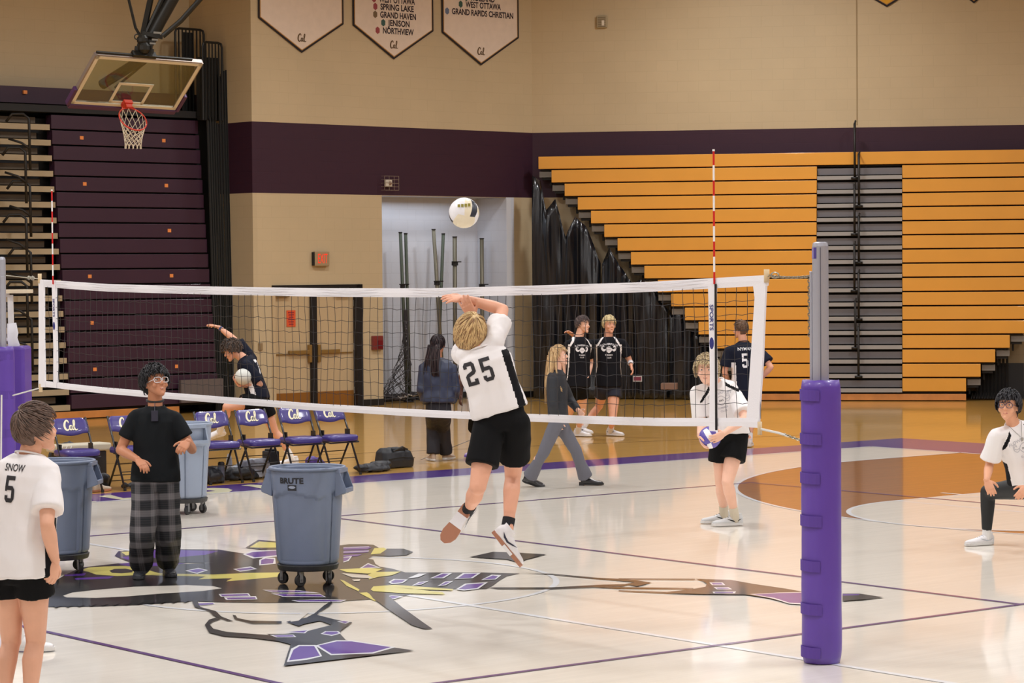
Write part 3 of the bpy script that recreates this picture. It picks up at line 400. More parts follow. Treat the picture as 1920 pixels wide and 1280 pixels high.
for sg in (1, -1):
    ring(wl, (0, sg * YC), R3 - .05, R3, .0048, 180 if sg > 0 else 0, 360 if sg > 0 else 180)
    for x in (-R3, R3 - .05): strip(wl, x, min(sg * YC, sg * SY), x + .05, max(sg * YC, sg * SY), .0048)
    ring(wl, (0, sg * 8.54), 1.78, 1.83, .0052); strip(wl, -1.83, sg * 8.54 - .025, 1.83, sg * 8.54 + .025, .0048)
    for x in (-1.83, 1.78):
        strip(wl, x, min(sg * 8.54, sg * SY), x + .05, max(sg * 8.54, sg * SY), .0048)
        for yy in (9.6, 10.6, 11.5, 12.2):
            strip(wl, x + (-.28 if x < 0 else .05), sg * yy - .03, x + (0 if x < 0 else .33), sg * yy + .03, .0048)
    strip(wl, -SX, sg * SY - .03, SX, sg * SY + .03, .0048)
    strip(wl, sg * SX - .03, -SY, sg * SX + .03, SY, .0048)
ring(wl, (0, 0), 1.78, 1.83, .0056); strip(wl, -SX, -.03, SX, .03, .0052)
tag(wl.build('white_court_lines', F_WHITE, floor))
pl = MB()
for s_ in (1, -1):
    strip(pl, s_ * 4.5 - .025, -9, s_ * 4.5 + .025, 9, .0066); strip(pl, -4.5, s_ * 3.05 - .025, 4.5, s_ * 3.05 + .025, .0070); strip(pl, -4.5, s_ * 9 - .025, 4.5, s_ * 9 + .025, .0070)
tag(pl.build('purple_court_lines', F_PLINE, floor))
ds = MB(); ds.bar((-12.7, 4, .001), (-9.9, 16, .001), .02, .001); ds.bar((-10.1, 8.4, .001), (-15.5, 14.3, .001), .02, .001)
tag(ds.build('floor_seam_lines', F_BLACK, floor))
em = MB(); zz = .0060; EM = {'black': 0, 'purple': 1, 'yellow': 2, 'white': 3, 'maple': 4}
for i, (k_, P_) in enumerate(EMBLEM): em.poly([(x, y, zz + .00006 * i) for x, y in P_], EM[k_])
tag(em.build('painted_emblem', [F_BLACK, paint('violet_emblem_paint', (96, 52, 160)), F_YEL, F_WHITE, F_MAPLE], floor))
em = MB()
for i, (k_, P_) in enumerate(STRIP): em.poly([(x, y, .0030 + .0003 * i) for x, y in P_], EM[k_])
tag(em.build('border_lettering', [F_BLACK, F_PUR, F_CREAM, F_WHITE, F_MAPLE], floor))
# far key emblem corner seen by the right-hand player
em = MB(); ring(em, (0, 13.0), 0, 1.2, .0060); tag(em.build('painted_key_emblem', F_YEL, floor))

# ---------------------------------------------------------------- door, exit sign, alarm, small wall fittings
DOORM = mat('beige_door_paint', (190, 166, 130), .4, coat=.2); FRM = mat('dark_door_frame', (34, 32, 34), .45, metal=.3); BRASS = mat('brass_kick_plate', (172, 120, 60), .35, metal=.6); STEEL = mat('steel', (150, 148, 140), .35, metal=.8)
fr = MB()
for (a, b_) in ((2.31, 2.45),): fr.box(P1((a + b_) / 2, 1.12, -.08), ((b_ - a) / 2, .11, 1.125), (T1, N1, UP))
fr.box(P1(1.425, 2.215, -.08), (1.02, .11, .03), (T1, N1, UP)); fr.box(P1(1.365, 1.1, -.10), (.062, .08, 1.1), (T1, N1, UP))
bk = MB(); bk.box(P1(1.425, 1.1, -.19), (1.02, .01, 1.12), (T1, N1, UP)); 
tag(fr.build('trim_3', FRM), kind='structure')
fr = MB(); fr.box(P1(.43, 1.10, -.08), (.03, .11, 1.10), (T1, N1, UP)); tag(fr.build('trim_4', DOORM), kind='structure')
for di, (a, b_, lab) in enumerate(((.465, 1.30, None), (1.43, 2.305, None))):
    d = MB(); d.box(P1((a + b_) / 2, 1.09, -.10), ((b_ - a) / 2, .025, 1.085), (T1, N1, UP))
    dr = tag(d.build('door_%d' % (di + 1), DOORM), kind='structure')
    k = MB(); k.box(P1((a + b_) / 2, .16, -.07), ((b_ - a) / 2 - .01, .004, .14), (T1, N1, UP)); k.build('kick_plate', BRASS, dr)
    k = MB()
    e = 1.27 if di == 0 else 1.47; o_ = .42 if di == 0 else 1.99
    k.box(P1((e + (.80 if di == 0 else 1.95)) / 2, 1.03, -.04), (abs(e - (.80 if di == 0 else 1.95)) / 2, .03, .035), (T1, N1, UP)); k.box(P1(e, 1.0, -.04), (.03, .035, .16), (T1, N1, UP))
    k.box(P1((a + b_) / 2, 1.0, -.06), ((b_ - a) / 2 - .03, .012, .012), (T1, N1, UP))
    k.build('crash_bar', mat('tan_crash_bar', (150, 118, 66), .35, metal=.4), dr, bevel=.008)
    k = MB(); u = .64 if di == 0 else 2.04
    k.box(P1(u, 2.08, -.04), (.17, .035, .045), (T1, N1, UP)); k.build('door_closer', mat('tan_closer', (128, 112, 88), .4, metal=.3), dr, bevel=.01)
    for zz_ in (.3, 1.1, 1.9):
        k = MB(); k.tube([P1(a if di == 0 else b_, zz_ - .06, -.07), P1(a if di == 0 else b_, zz_ + .06, -.07)], .012); k.build('hinge', STEEL, dr)
s = MB(); s.box(P1(.875, 1.643, -.068), (.10, .003, .148), (T1, N1, UP))
sg_ = tag(s.build('door_notice', mat('orange_paper', (214, 84, 40), .6)), 'orange rectangular paper notice on the left beige gym door', 'sign')
tx = MB()
for r_ in range(6): tx.box(P1(.875, 1.75 - r_ * .042, -.0645), (.068 - .008 * (r_ % 3), .0006, .010), (T1, N1, UP))
tx.build('printed_lines', mat('red_print', (150, 30, 40), .6), sg_)
x = thing('exit_sign', 'small square tan EXIT sign with glowing red letters above the doors', 'sign', P1(1.487, 2.58, .05))
s = MB(); s.box(P1(1.487, 2.715, .04), (.165, .04, .135), (T1, N1, UP)); s.build('housing', mat('tan_plastic', (158, 134, 100), .5), x, bevel=.015)
s = MB(); s.box(P1(1.487 - .175, 2.715, .035), (.012, .03, .12), (T1, N1, UP)); s.build('side_cap', BLK, x)
s = MB(); flat_text(s, 'EXIT', .25, P1(1.49, 2.71, .083), T1, UP, -.006, 0, .44); s.build('letters', mat('exit_red', (255, 50, 30), .4, emit=1.1), x)
x = thing('alarm_strobe', 'small white alarm box behind a wire guard on the purple band above the alcove', 'alarm', P1(3.09, 3.98, .01))
s = MB(); s.box(P1(3.08, 4.11, .03), (.075, .03, .065), (T1, N1, UP)); s.build('housing', mat('cream_plastic', (214, 204, 186), .5), x, bevel=.01)
s = MB(); s.ball(P1(3.10, 4.11, .06), .035, 12); s.build('speaker', mat('tan_grille', (150, 122, 100), .5), x)
s = MB()
for u in (-.17, -.06, .06, .17): s.tube([P1(3.09 + u, 3.98, .02), P1(3.09 + u, 3.98, .12), P1(3.09 + u, 4.24, .12), P1(3.09 + u, 4.24, .02)], .004, 5)
for z in (3.98, 4.045, 4.11, 4.175, 4.24): s.tube([P1(2.92, z, .02), P1(2.92, z, .12), P1(3.26, z, .12), P1(3.26, z, .02)], .004, 5)
s.build('wire_guard', mat('guard_wire', (150, 134, 116), .5, metal=.4), x)
x = thing('fire_alarm_pull', 'dark red fire alarm pull station on the wall right of the doors', 'alarm', P1(2.78, 1.03, .01))
s = MB(); s.box(P1(2.78, 1.16, .035), (.12, .035, .13), (T1, N1, UP)); s.build('cover', mat('red_cover', (120, 46, 44), .3, coat=.4), x, bevel=.012)
s = MB(); s.box(P1(2.82, 1.13, .075), (.05, .01, .07), (T1, N1, UP)); s.build('handle', mat('dark_red_handle', (110, 18, 30), .3), x)
s = MB(); s.box(P1(.128, 1.155, .012), (.045, .012, .065), (T1, N1, UP)); tag(s.build('thermostat', mat('tan_box', (142, 118, 84), .5), bevel=.005), 'small tan wall box left of the gym doors', 'switch')
s = MB(); s.box(P1(2.875, 2.08, .012), (.035, .012, .05), (T1, N1, UP)); tag(s.build('wall_switch', mat('brown_box', (122, 90, 52), .5), bevel=.005), 'tiny brown wall box high up beside the alcove opening', 'switch')
x = thing('intercom_speaker', 'small square grille high on the wall above the orange bleachers', 'speaker', P2(1.385, 7.16, .01))
s = MB(); s.box(P2(1.385, 7.275, .03), (.10, .03, .115), (T2, N2, UP)); s.build('housing', mat('greyish_box', (160, 144, 112), .5), x, bevel=.01)
s = MB()
for i in range(6): s.box(P2(1.385, 7.19 + i * .034, .062), (.075, .003, .008), (T2, N2, UP))
s.box(P2(1.41, 7.25, .064), (.025, .003, .05), (T2, N2, UP), 1)
s.build('grille', [mat('grille_dark', (120, 104, 78), .6), mat('cream_plastic', (214, 204, 186))], x)

# ---------------------------------------------------------------- banners
FELT = mat('banner_cream', (222, 204, 188), .85, var=.03); EDGE = mat('banner_black_edge', (30, 22, 26), .8); GOLDT = mat('banner_gold_trim', (176, 130, 66), .7)
INK = mat('banner_ink', (40, 26, 36), .8); CALB = mat('banner_brown_script', (92, 66, 30), .8)
def banner(P, T, N, u0, u1, zs, zt, ztop, label, rows, colr=FELT, name='wall_banner', script=True):
    um = (u0 + u1) / 2
    x = thing(name, label, 'banner', P(um, zt, .02), 'championship banners on the walls')
    def out(g): return [P(u0 + g, ztop - g, 0), P(u0 + g, zs + g * .5, 0), P(um, zt + g * 1.2, 0), P(u1 - g, zs + g * .5, 0), P(u1 - g, ztop - g, 0)]
    b = MB(); b.prism([p + N * .012 for p in out(0)], N * .012); b.build('cloth_edge', EDGE, x)
    b = MB(); b.prism([p + N * .024 for p in out(.035)], N * .002); b.build('gold_trim', GOLDT, x)
    b = MB(); b.prism([p + N * .026 for p in out(.05)], N * .003); b.build('cloth', colr, x)
    if rows:
        b = MB(); lg = MB()
        for (t_, z, u, wid, sz, ic) in rows:
            vs, fs = text_polys(t_, sz * .97, .03); xs = [v_[0] for v_ in vs]; k = wid / (max(xs) - min(xs))
            b.add([P(u, z, .031) + T * (a * k) + UP * c for a, c in vs], fs)
            if ic is not None:
                q = P(u - wid / 2 - .12, z, .031); lg.add([q + T * (.055 * math.cos(a)) + UP * (.07 * math.sin(a)) for a in [i * PI / 3 + .5 for i in range(6)]], [tuple(range(6))], ic)
        b.build('lettering', INK, x)
        lg.build('school_badges', [mat('badge_red', (150, 50, 50)), mat('badge_gold', (110, 84, 40)), mat('badge_green', (44, 80, 66)), mat('badge_blue', (100, 112, 140))], x)
    if script:
        b = MB(); cal_mark(b, P(um, zt + .27, .031), T, UP, .14); b.build('script', CALB, x)
    return x
banner(P1, T1, N1, .15, 2.07, 6.99, 6.42, 9.3, 'cream pennant banner blank in its lower part, leftmost of the three on the centre wall', None)
banner(P1, T1, N1, 2.285, 4.215, 6.985, 6.41, 9.3, 'cream pennant banner listing schools down to NORTHVIEW, between the two other cream banners',
       [('WEST OTTAWA', 7.50, 3.33, .86, .17, 0), ('SPRING LAKE', 7.36, 3.33, .80, .16, 0), ('GRAND HAVEN', 7.215, 3.355, .86, .16, 1), ('JENISON', 7.072, 3.375, .52, .16, 2), ('NORTHVIEW', 6.925, 3.35, .74, .16, 0)])
banner(P1, T1, N1, 4.425, 6.378, 6.975, 6.40, 9.3, 'cream pennant banner with GRAND RAPIDS CHRISTIAN as its lowest line, right of the other two',
       [('HOLLAND', 7.67, 5.45, .6, .16, 2), ('WEST OTTAWA', 7.535, 5.46, .90, .16, 2), ('GRAND RAPIDS CHRISTIAN', 7.385, 5.45, 1.56, .16, 3)])
YFELT = mat('banner_yellow', (214, 158, 44), .85); OFELT = mat('banner_tan', (196, 148, 84), .85)
banner(P2, T2, N2, 5.95, 7.75, 7.98, 7.43, 9.4, 'yellow pennant banner tip at the top edge above the aisle', None, YFELT, script=False)
banner(P2, T2, N2, 7.83, 9.13, 8.0, 7.46, 9.4, 'tan pennant banner tip at the top edge, near the right border', None, OFELT, script=False)

# ---------------------------------------------------------------- orange bleachers (closed) in the corner
ORG = mat('orange_bleacher_board', (224, 157, 58), .38, coat=.25, var=.03, scale=1.5); DK = mat('bleacher_shadow_steel', (24, 23, 24), .7); GRYD = mat('grey_deck', (108, 104, 106), .55); NOSE = mat('aluminium_nosing', (158, 154, 150), .45, metal=.2); WOODK = mat('oak_kick_board', (196, 128, 66), .4, coat=.2, var=.12, scale=5)
SB = V((-18.14072, 21.11349, 0))
def PB(u, z, out=0.): return SB + T2 * u + N2 * out + UP * z
RH = .2655; SBK = .0588
bl = thing('bleacher_bank', 'orange folded bleacher bank with grey aisle steps across the right corner of the gym', 'bleachers', PB(3, 0, .1), 'folded bleacher banks')
def row_geom(i):   # i = 0 bottom .. 16 top
    return .155 + i * RH, -i * SBK, .83 - .262 * i, 4.75 + .266 * i
NR = 17
for i in range(NR):
    z0, out, ul, ur = row_geom(i)
    g = .028
    segs = [(ul, 1.986), (3.586, ur)] if i < NR - 1 else [(ul, ur)]
    for (a, c) in segs:
        b = MB(); b.box(PB((a + c) / 2, z0 + g / 2 + RH / 2, out - .09), ((c - a) / 2, .09, (RH - g) / 2), (T2, N2, UP)); b.build('seat_board', ORG, bl, bevel=.006)
    b = MB(); b.box(PB((ul + ur) / 2 + .0, z0 + .004, out - .30), ((ur - ul) / 2 - .02, .22, .012), (T2, N2, UP))
    b.build('row_beam', DK, bl)
    for (e, sgn) in ((ul, -1), (ur, 1)):
        b = MB()
        b.box(PB(e - sgn * .120, z0 + .19 - RH, out - .28), (.120, .16, .055), (T2, N2, UP)); b.box(PB(e - sgn * .14, z0 + .112 - RH, out - .28), (.10, .12, .025), (T2, N2, UP), 1)
        b.box(PB(e - sgn * .20, z0 + .04 - RH, out - .3), (.018, .03, .08), (T2, N2, UP), 1)
        if i: b.build('end_cap', [mat('end_cap_grey', (128, 124, 118), .5, metal=.3), DK], bl)
for i in range(NR - 1):
    z0, out, ul, ur = row_geom(i)
    b = MB(); b.box(PB(2.786, z0 + .045, out - .02), (.795, .04, .036), (T2, N2, UP)); b.build('step_nosing', NOSE, bl)
    b = MB(); b.box(PB(2.786, z0 + .165, out - .12), (.795, .03, .062), (T2, N2, UP)); b.build('step_riser', GRYD, bl)
b = MB()
for i in range(NR):
    z0, out, ul, ur = row_geom(i); b.box(PB((ul + ur) / 2, z0 + RH / 2, out - .45), ((ur - ul) / 2 - .3, .24, RH / 2), (T2, N2, UP))
b.build('understructure', DK, bl)
b = MB(); b.box(PB((.83 + 4.75) / 2, .075, -.04), ((4.75 - .83) / 2, .03, .058), (T2, N2, UP)); b.build('kick_board', WOODK, bl, bevel=.004)
b = MB()
for k in range(14): b.box(PB(.95 + k * .285, .14, -.08), (.012, .03, .014), (T2, N2, UP))
b.box(PB(2.8, .145, -.2), (1.9, .05, .012), (T2, N2, UP)); b.build('caster_rail', DK, bl)
RAIL = mat('black_rail', (36, 33, 30), .5, metal=.3)
def rail_post(u, z0, z1, out):
    r = MB(); r.tube([PB(u, z0, out), PB(u, z1, out)], .022, 8); r.box(PB(u, z0, out), (.07, .03, .02), (T2, N2, UP))
    r.tube([PB(u, z1, out), PB(u + .015, z1 + .05, out - .05), PB(u, z1 + .02, out - .25), PB(u, z1 - .15, out - .3)], .018, 8)
    r.build('aisle_rail', RAIL, bl, smooth=True)
zr = [row_geom(i)[0] for i in range(17)]
for (u, i0, i1) in ((2.70, 15, 19), (2.78, 13, 16.8), (2.70, 11, 14.6), (2.78, 9, 12.4), (2.70, 7, 10.4), (2.78, 5, 8.4), (2.72, 3, 6.4), (2.78, 1, 4.6)):
    rail_post(u, .155 + i0 * RH + .03, .155 + i1 * RH, -i0 * SBK * 1 + .06)
# steel trusses under the right end
s = MB()
for k in range(9): s.bar(PB(4.95 + .07 * k, .02, -.5), PB(4.95 + .07 * k, .3 + .12 * k, -.5), .03, .03)
for k in range(26): s.tube([PB(4.85 + k * .05, .03, -.35), PB(4.87 + k * .05, .14, -.35), PB(4.89 + k * .05, .03, -.35)], .012, 5)
s.build('support_truss', DK, bl); s = MB(); s.box(PB(5.4, .35, -.62), (.42, .04, .33), (T2, N2, UP))
s.build('rear_panel', DK, bl); s = MB(); s.bar(PB(6.7, 1.55, -.7), PB(6.95, .9, -.7), .06, .06)
s.build('diagonal_brace', DK, bl)

# black vinyl covers hanging at the left end of the orange bleachers
VIN = mat('black_vinyl_sheet', (18, 20, 26), .26, coat=.3, var=.2, scale=3)
prof = [(-3.45, 4.30), (-3.30, 4.2), (-3.18, 3.62), (-3.0, 3.85), (-2.80, 3.10), (-2.62, 3.5), (-2.40, 3.3), (-2.12, 2.55), (-1.95, 2.9), (-1.75, 2.55), (-1.5, 2.2), (-1.25, 2.35), (-1.0, 1.9), (-.75, 1.6), (-.5, 1.75), (-.3, 1.2), (-.1, 1.3), (.12, .95)]
def topz(u):
    for (a, za), (b_, zb) in zip(prof, prof[1:]):
        if a <= u <= b_: return za + (zb - za) * (u - a) / (b_ - a)
    return prof[-1][1]
def vinyl(u0, u1, off, seed, label):
    rnd = random.Random(seed); n = int((u1 - u0) / .025); rows = 18; vs = []; fs = []
    for i in range(n + 1):
        u = u0 + (u1 - u0) * i / n; zt = topz(u)
        for j in range(rows + 1):
            t = j / rows; z = zt * (1 - t) + .02 * t
            q = noise.noise(V((u * 4.5, z * .55, seed * 3.1))) * .16 + noise.noise(V((u * 13, z * .8, seed))) * .06
            vs.append(PB(u, z, off + q - .05 * (1 - t)))
    for i in range(n):
        for j in range(rows):
            a = i * (rows + 1) + j; fs.append((a, a + 1, a + rows + 2, a + rows + 1))
    b = MB(); b.add(vs, fs); o = b.build('vinyl_cover', VIN, None, smooth=True); so = o.modifiers.new('s', 'SOLIDIFY'); so.thickness = .006
    return tag(o, label, 'curtain', 'vinyl covers beside the bleachers')
vinyl(-3.45, -2.14, -.62, 1, 'tall black vinyl cover hanging in folds beside the alcove wall')
vinyl(-2.10, -.84, -.55, 2, 'black vinyl cover in folds behind the two players in black shirts')
vinyl(-.80, .30, -.48, 3, 'shorter black vinyl cover below the lowest bleacher steps, left of the ball holder')
# stacked tan folding seats at the foot of the covers
s = MB()
for k in range(3): s.bar(PB(.02 + k * .09, .2, -.25 + k * .03), PB(.18 + k * .09, 1.25, -.4 + k * .03), .03, .05)
tag(s.build('folding_table_frame', mat('tan_metal', (128, 118, 100), .5, metal=.4)), 'leaning tan metal table legs behind the ball holder', 'table legs')
s = MB(); s.box(PB(-1.35, .42, .03), (.085, .01, .055), (T2, N2, UP), 0); s.box(PB(-1.35, .42, .042), (.07, .004, .035), (T2, N2, UP), 1)
tag(s.build('warning_label', [mat('label_white', (190, 186, 184)), mat('label_red', (120, 36, 60))]), 'small white and red label stuck low on the black vinyl cover', 'sign')
s = MB(); s.box(PB(-.75, .28, .03), (.15, .12, .06), (T2, N2, UP)); tag(s.build('cardboard_box', mat('brown_card', (130, 100, 84), .8), bevel=.01), 'small brown box at the foot of the black vinyl covers', 'box')

# ---------------------------------------------------------------- purple bleachers (closed) on the left
PRP = mat('purple_bleacher_board', (56, 30, 48), .42, coat=.2, var=.05, scale=1.5); TAN = mat('tan_nosing', (166, 148, 118), .55); OLV = mat('dark_brown_riser', (96, 82, 66), .6); ORN = mat('orange_seat_tag', (232, 140, 70), .6)
LB0 = V((0, 0, 0)); 
_p = at(131, 478, 43.0); LB0 = V((_p.x, _p.y, 0))
def PC(u, z, out=0.): return LB0 + T1 * u + N1 * out + UP * z
bl2 = thing('bleacher_bank', 'dark purple folded bleacher bank with tan aisle steps, behind the basketball hoop', 'bleachers', PC(1.5, 0, .1), 'folded bleacher banks')
for i in range(19):
    z0 = .155 + i * RH; out = -i * .03
    b = MB(); b.box(PC(1.52, z0 + RH / 2 + .014, out - .09), (1.52, .09, RH / 2 - .014), (T1, N1, UP)); b.build('seat_board', PRP, bl2, bevel=.006)
    b = MB(); b.box(PC(1.5, z0 + .004, out - .30), (1.5, .22, .012), (T1, N1, UP)); b.build('row_beam', DK, bl2)
for i in range(19):
    z0 = .155 + i * RH; out = -i * .03
    b = MB(); b.box(PC(-1.22, z0 + .05, out - .04), (1.19, .04, .048), (T1, N1, UP)); b.build('step_nosing', TAN, bl2)
    b = MB(); b.box(PC(-1.30, z0 + .175, out - .22), (1.1, .03, .05), (T1, N1, UP)); b.build('step_riser', OLV, bl2)
b = MB(); b.box(PC(.3, 2.6, -.95), (2.75, .12, 2.55), (T1, N1, UP)); b.build('understructure', DK, bl2)
b = MB(); b.box(PC(.2, .078, -.03), (2.0, .03, .06), (T1, N1, UP)); b.build('kick_board', WOODK, bl2, bevel=.004)
b = MB(); b.box(PC(1.55, 5.56, -1.05), (2.9, .03, .14), (T1, N1, UP)); b.build('back_rail', PRP, bl2)
b = MB(); b.box(PC(1.5, 5.3, -.8), (2.9, .3, .06), (T1, N1, UP)); b.box(PC(1.55, 5.42, -1.12), (2.9, .03, .28), (T1, N1, UP)); b.build('top_shadow', DK, bl2)  # dark boxes standing in for the shadow below the back rail
for (px, py) in ((175, 255), (355, 261), (177, 341), (356, 346), (358, 431), (179, 516), (358, 516), (179, 603), (181, 690), (360, 685)):
    q = at(px, py, 43.5); u = (q - LB0).dot(T1)
    Z = depth(PC(u, 2, 0)); q = at(px, py, Z); i = round((q.z - .155 - RH / 2) / RH)
    b = MB(); b.box(PC((q - LB0).dot(T1), .155 + i * RH + RH / 2 + .02, -i * .03 + .003), (.035, .004, .03), (T1, N1, UP)); b.build('seat_tag', ORN, bl2)
b = MB(); b.box(PC(-.23, 5.60, -1.0), (.035, .02, .03), (T1, N1, UP)); b.build('seat_tag', ORN, bl2)
for k in range(8):
    for (du, dz) in ((0, 0),):
        z0 = .3 + k * .56; u = -.88 + .08 * (k % 2)
        r = MB(); r.tube([PC(u, z0, .08), PC(u, z0 + .86, .06), PC(u - .08, z0 + .93, .02), PC(u - .25, z0 + .93, -.06), PC(u - .33, z0 + .80, -.12)], .024, 8)
        r.tube([PC(u, z0 + .35, .08), PC(u - .12, z0 + .45, .02), PC(u - .3, z0 + .52, -.1)], .02, 8)
        r.build('aisle_rail', RAIL, bl2, smooth=True)
r = MB(); r.tube([PC(-1.28, 5.0, -.5), PC(-1.28, 6.18, -.5), PC(-1.33, 6.24, -.5), PC(-1.6, 6.24, -.5)], .03, 8); r.build('aisle_rail', RAIL, bl2, smooth=True)
b = MB(); b.box(PC(2.63, .40, .06), (.45, .03, .20), (T1, N1, UP)); b.build('grey_panel', mat('taupe_panel', (96, 84, 80), .6), bl2)
# black folded guard rails standing on and beside the purple bank
def guard(u0, u1, z0, z1, out, nb, label, dense=False):
    s = MB(); r = .02
    s.tube([PC(u0, z0, out), PC(u0, z1 - .08, out), PC(u0 + .02, z1 - .02, out), PC(u0 + .08, z1, out), PC(u1 - .08, z1, out), PC(u1 - .02, z1 - .02, out), PC(u1, z1 - .08, out), PC(u1, z0, out)], .022, 8)
    for k in range(1, nb):
        u = u0 + (u1 - u0) * k / nb; s.tube([PC(u, z0, out), PC(u, z1 - .01, out)], .016, 6)
    if dense: s.box(PC(u0 + (u1 - u0) * .47, (z0 + z1) / 2 - .03, out - .03), ((u1 - u0) * .17, .02, (z1 - z0) / 2 - .03), (T1, N1, UP))
    return tag(s.build('guard_rail', mat('black_guard_rail', (26, 26, 25), .5, metal=.2), smooth=False), label, 'railing', 'folded guard rails')
guard(2.78, 3.40, 5.36, 6.86, -.85, 8, 'tall black folded guard rail standing right behind the backboard', True)
guard(2.95, 3.37, 5.20, 6.58, -.25, 6, 'shorter black folded guard rail beside the tall one, left of the centre wall')
g = MB()
for k in range(13):
    u = 3.08 + k * .052; g.tube([PC(u, .0, -.12 - .02 * (k % 3)), PC(u, 5.1 + (.95 if k > 4 else .1) + .06 * math.sin(k), -.3)], .024, 6)
g.box(PC(3.38, 2.6, -.75), (.34, .12, 2.6), (T1, N1, UP)); g.box(PC(3.17, 5.76, -.40), (.21, .05, .56), (T1, N1, UP))
tag(g.build('rail_bundle', mat('black_rail_bundle', (24, 25, 24), .55)), 'upright bundle of black rails filling the gap between purple bleachers and centre wall', 'railing')
# ================================================================ volleyball net system
WEB = mat('white_webbing', (232, 230, 234), .7, bump=.15, bscale=120); CORD = mat('black_net_cord', (46, 46, 50), .45); DOWEL = mat('wooden_dowel', (214, 190, 150), .6); ALU = mat('grey_aluminium_post', (176, 178, 190), .32, metal=.35); VNL = mat('purple_vinyl_pad', (92, 62, 158), .42, coat=.15, bump=.08, bscale=14, var=.05, scale=3); CHAIN = mat('chain_steel', (150, 146, 132), .35, metal=.8); ROPE = mat('white_rope', (214, 212, 206), .8)
TOPS = [(-4.79, 2.436), (-3.53, 2.392), (-2.15, 2.374), (-.11, 2.358), (1.32, 2.358), (2.6, 2.380), (3.75, 2.402), (4.97, 2.448)]
BOTS = [(-4.81, 1.425), (-3.55, 1.397), (-2.17, 1.386), (-.13, 1.376), (1.44, 1.384), (2.58, 1.402), (3.4, 1.418), (3.96, 1.430), (4.88, 1.470)]
def interp(T, x):
    if x <= T[0][0]: return T[0][1]
    for (a, za), (b_, zb) in zip(T, T[1:]):
        if x <= b_: return za + (zb - za) * (x - a) / (b_ - a)
    return T[-1][1]
net = thing('volleyball_net', 'long white-taped volleyball net stretched between the two padded posts', 'net', (0, 0, 1.38))
def tape(T, h, sgn, name, x0, x1):
    b = MB(); N_ = 60; vs = []; fs = []
    for i in range(N_ + 1):
        x = x0 + (x1 - x0) * i / N_; z = interp(T, x); q = .006 * math.sin(x * 5.1)
        for (dy, dz) in ((-.006, 0), (-.009, sgn * h * .5), (-.006, sgn * h), (.006, sgn * h), (.009, sgn * h * .5), (.006, 0)): vs.append((x, dy + q, z + dz))
    for i in range(N_):
        for k in range(6): a = i * 6; fs.append((a + k, a + (k + 1) % 6, a + 6 + (k + 1) % 6, a + 6 + k))
    fs += [tuple(range(6)), tuple(N_ * 6 + k for k in range(5, -1, -1))]
    b.add(vs, fs); return b.build(name, WEB, net)
tape(TOPS, .068, -1, 'top_tape', -4.81, 4.985); tape(BOTS, .055, 1, 'bottom_tape', -4.83, 4.90)
st = MB()
for h_ in (.012, .034, .056):
    st.tube([(x_ / 6, -.0105, interp(TOPS, x_ / 6) - h_) for x_ in range(-28, 29)], .0012, 4)
st.build('stitching', mat('stitch_grey', (196, 194, 200)), net)
rnd = random.Random(3)
b = MB()
for x in (-4.72 + .1 * i for i in range(97)):
    x_ = x; dx = rnd.uniform(-.012, .012); zt = interp(TOPS, x) - .06; zb = interp(BOTS, x) + .05; pts = []
    for j in range(11):
        t = j / 10; pts.append((x + dx * math.sin(t * PI) + .008 * math.sin(x * 3 + t * 5) + rnd.uniform(-.003, .003) - .03 * (t) * math.sin(x * .9), .006 * math.sin(x * 7 + t * 4), zt + (zb - zt) * t))
    b.tube(pts, .0022, 3)
for j in range(1, 9):
    pts = []
    for i in range(130):
        x = -4.76 + 9.66 * i / 129; zt = interp(TOPS, x) - .06; zb = interp(BOTS, x) + .05
        pts.append((x, .004 * math.sin(x * 9), zt + (zb - zt) * j / 9 + .006 * math.sin(x * 31 + j) + .006 * math.sin(x * 2.1 + j * 2)))
    b.tube(pts, .0022, 3)
b.build('netting', CORD, net)
def band(pts_l, pts_r, name, th=.008):
    b = MB(); n = len(pts_l); vs = []
    for (l, r) in zip(pts_l, pts_r): vs += [(l[0], -th, l[1]), (r[0], -th, r[1]), (r[0], th, r[1]), (l[0], th, l[1])]
    fs = [(0, 1, 2, 3), tuple(4 * (n - 1) + k for k in (3, 2, 1, 0))]
    for i in range(n - 1):
        for k in range(4): fs.append((4 * i + k, 4 * i + (k + 1) % 4, 4 * i + 4 + (k + 1) % 4, 4 * i + 4 + k))
    b.add(vs, fs); return b.build(name, WEB, net)
band([(-4.80, 2.43), (-4.81, 1.9), (-4.83, 1.42)], [(-4.70, 2.43), (-4.71, 1.9), (-4.70, 1.42)], 'side_band')
band([(4.85, 2.42), (4.87, 2.3), (4.83, 1.9), (4.80, 1.6), (4.78, 1.46)], [(4.98, 2.44), (4.965, 2.3), (4.94, 1.9), (4.91, 1.6), (4.90, 1.46)], 'side_band')
for x in (-4.50, 4.47):
    bd = band([(x - .035, 2.42), (x - .03, 2.2), (x - .02, 1.8), (x - .032, 1.42)], [(x + .03, 2.42), (x + .022, 2.2), (x + .03, 1.8), (x + .03, 1.42)], 'antenna_sleeve', .012)
    t = MB(); flat_text(t, 'SPORTS', .05, (x - .002, -.0145, 2.17), V((0, 0, -1)), V((1, 0, 0)), .012); t.ball((x - .002, -.012, 2.0), .04, 12, 0, None, (.55, .1, 1.0))
    t.build('printed_logo', mat('navy_print', (40, 46, 120)), bd)
RED = mat('antenna_red', (206, 32, 34), .4); WHT = mat('antenna_white', (240, 238, 236), .4)
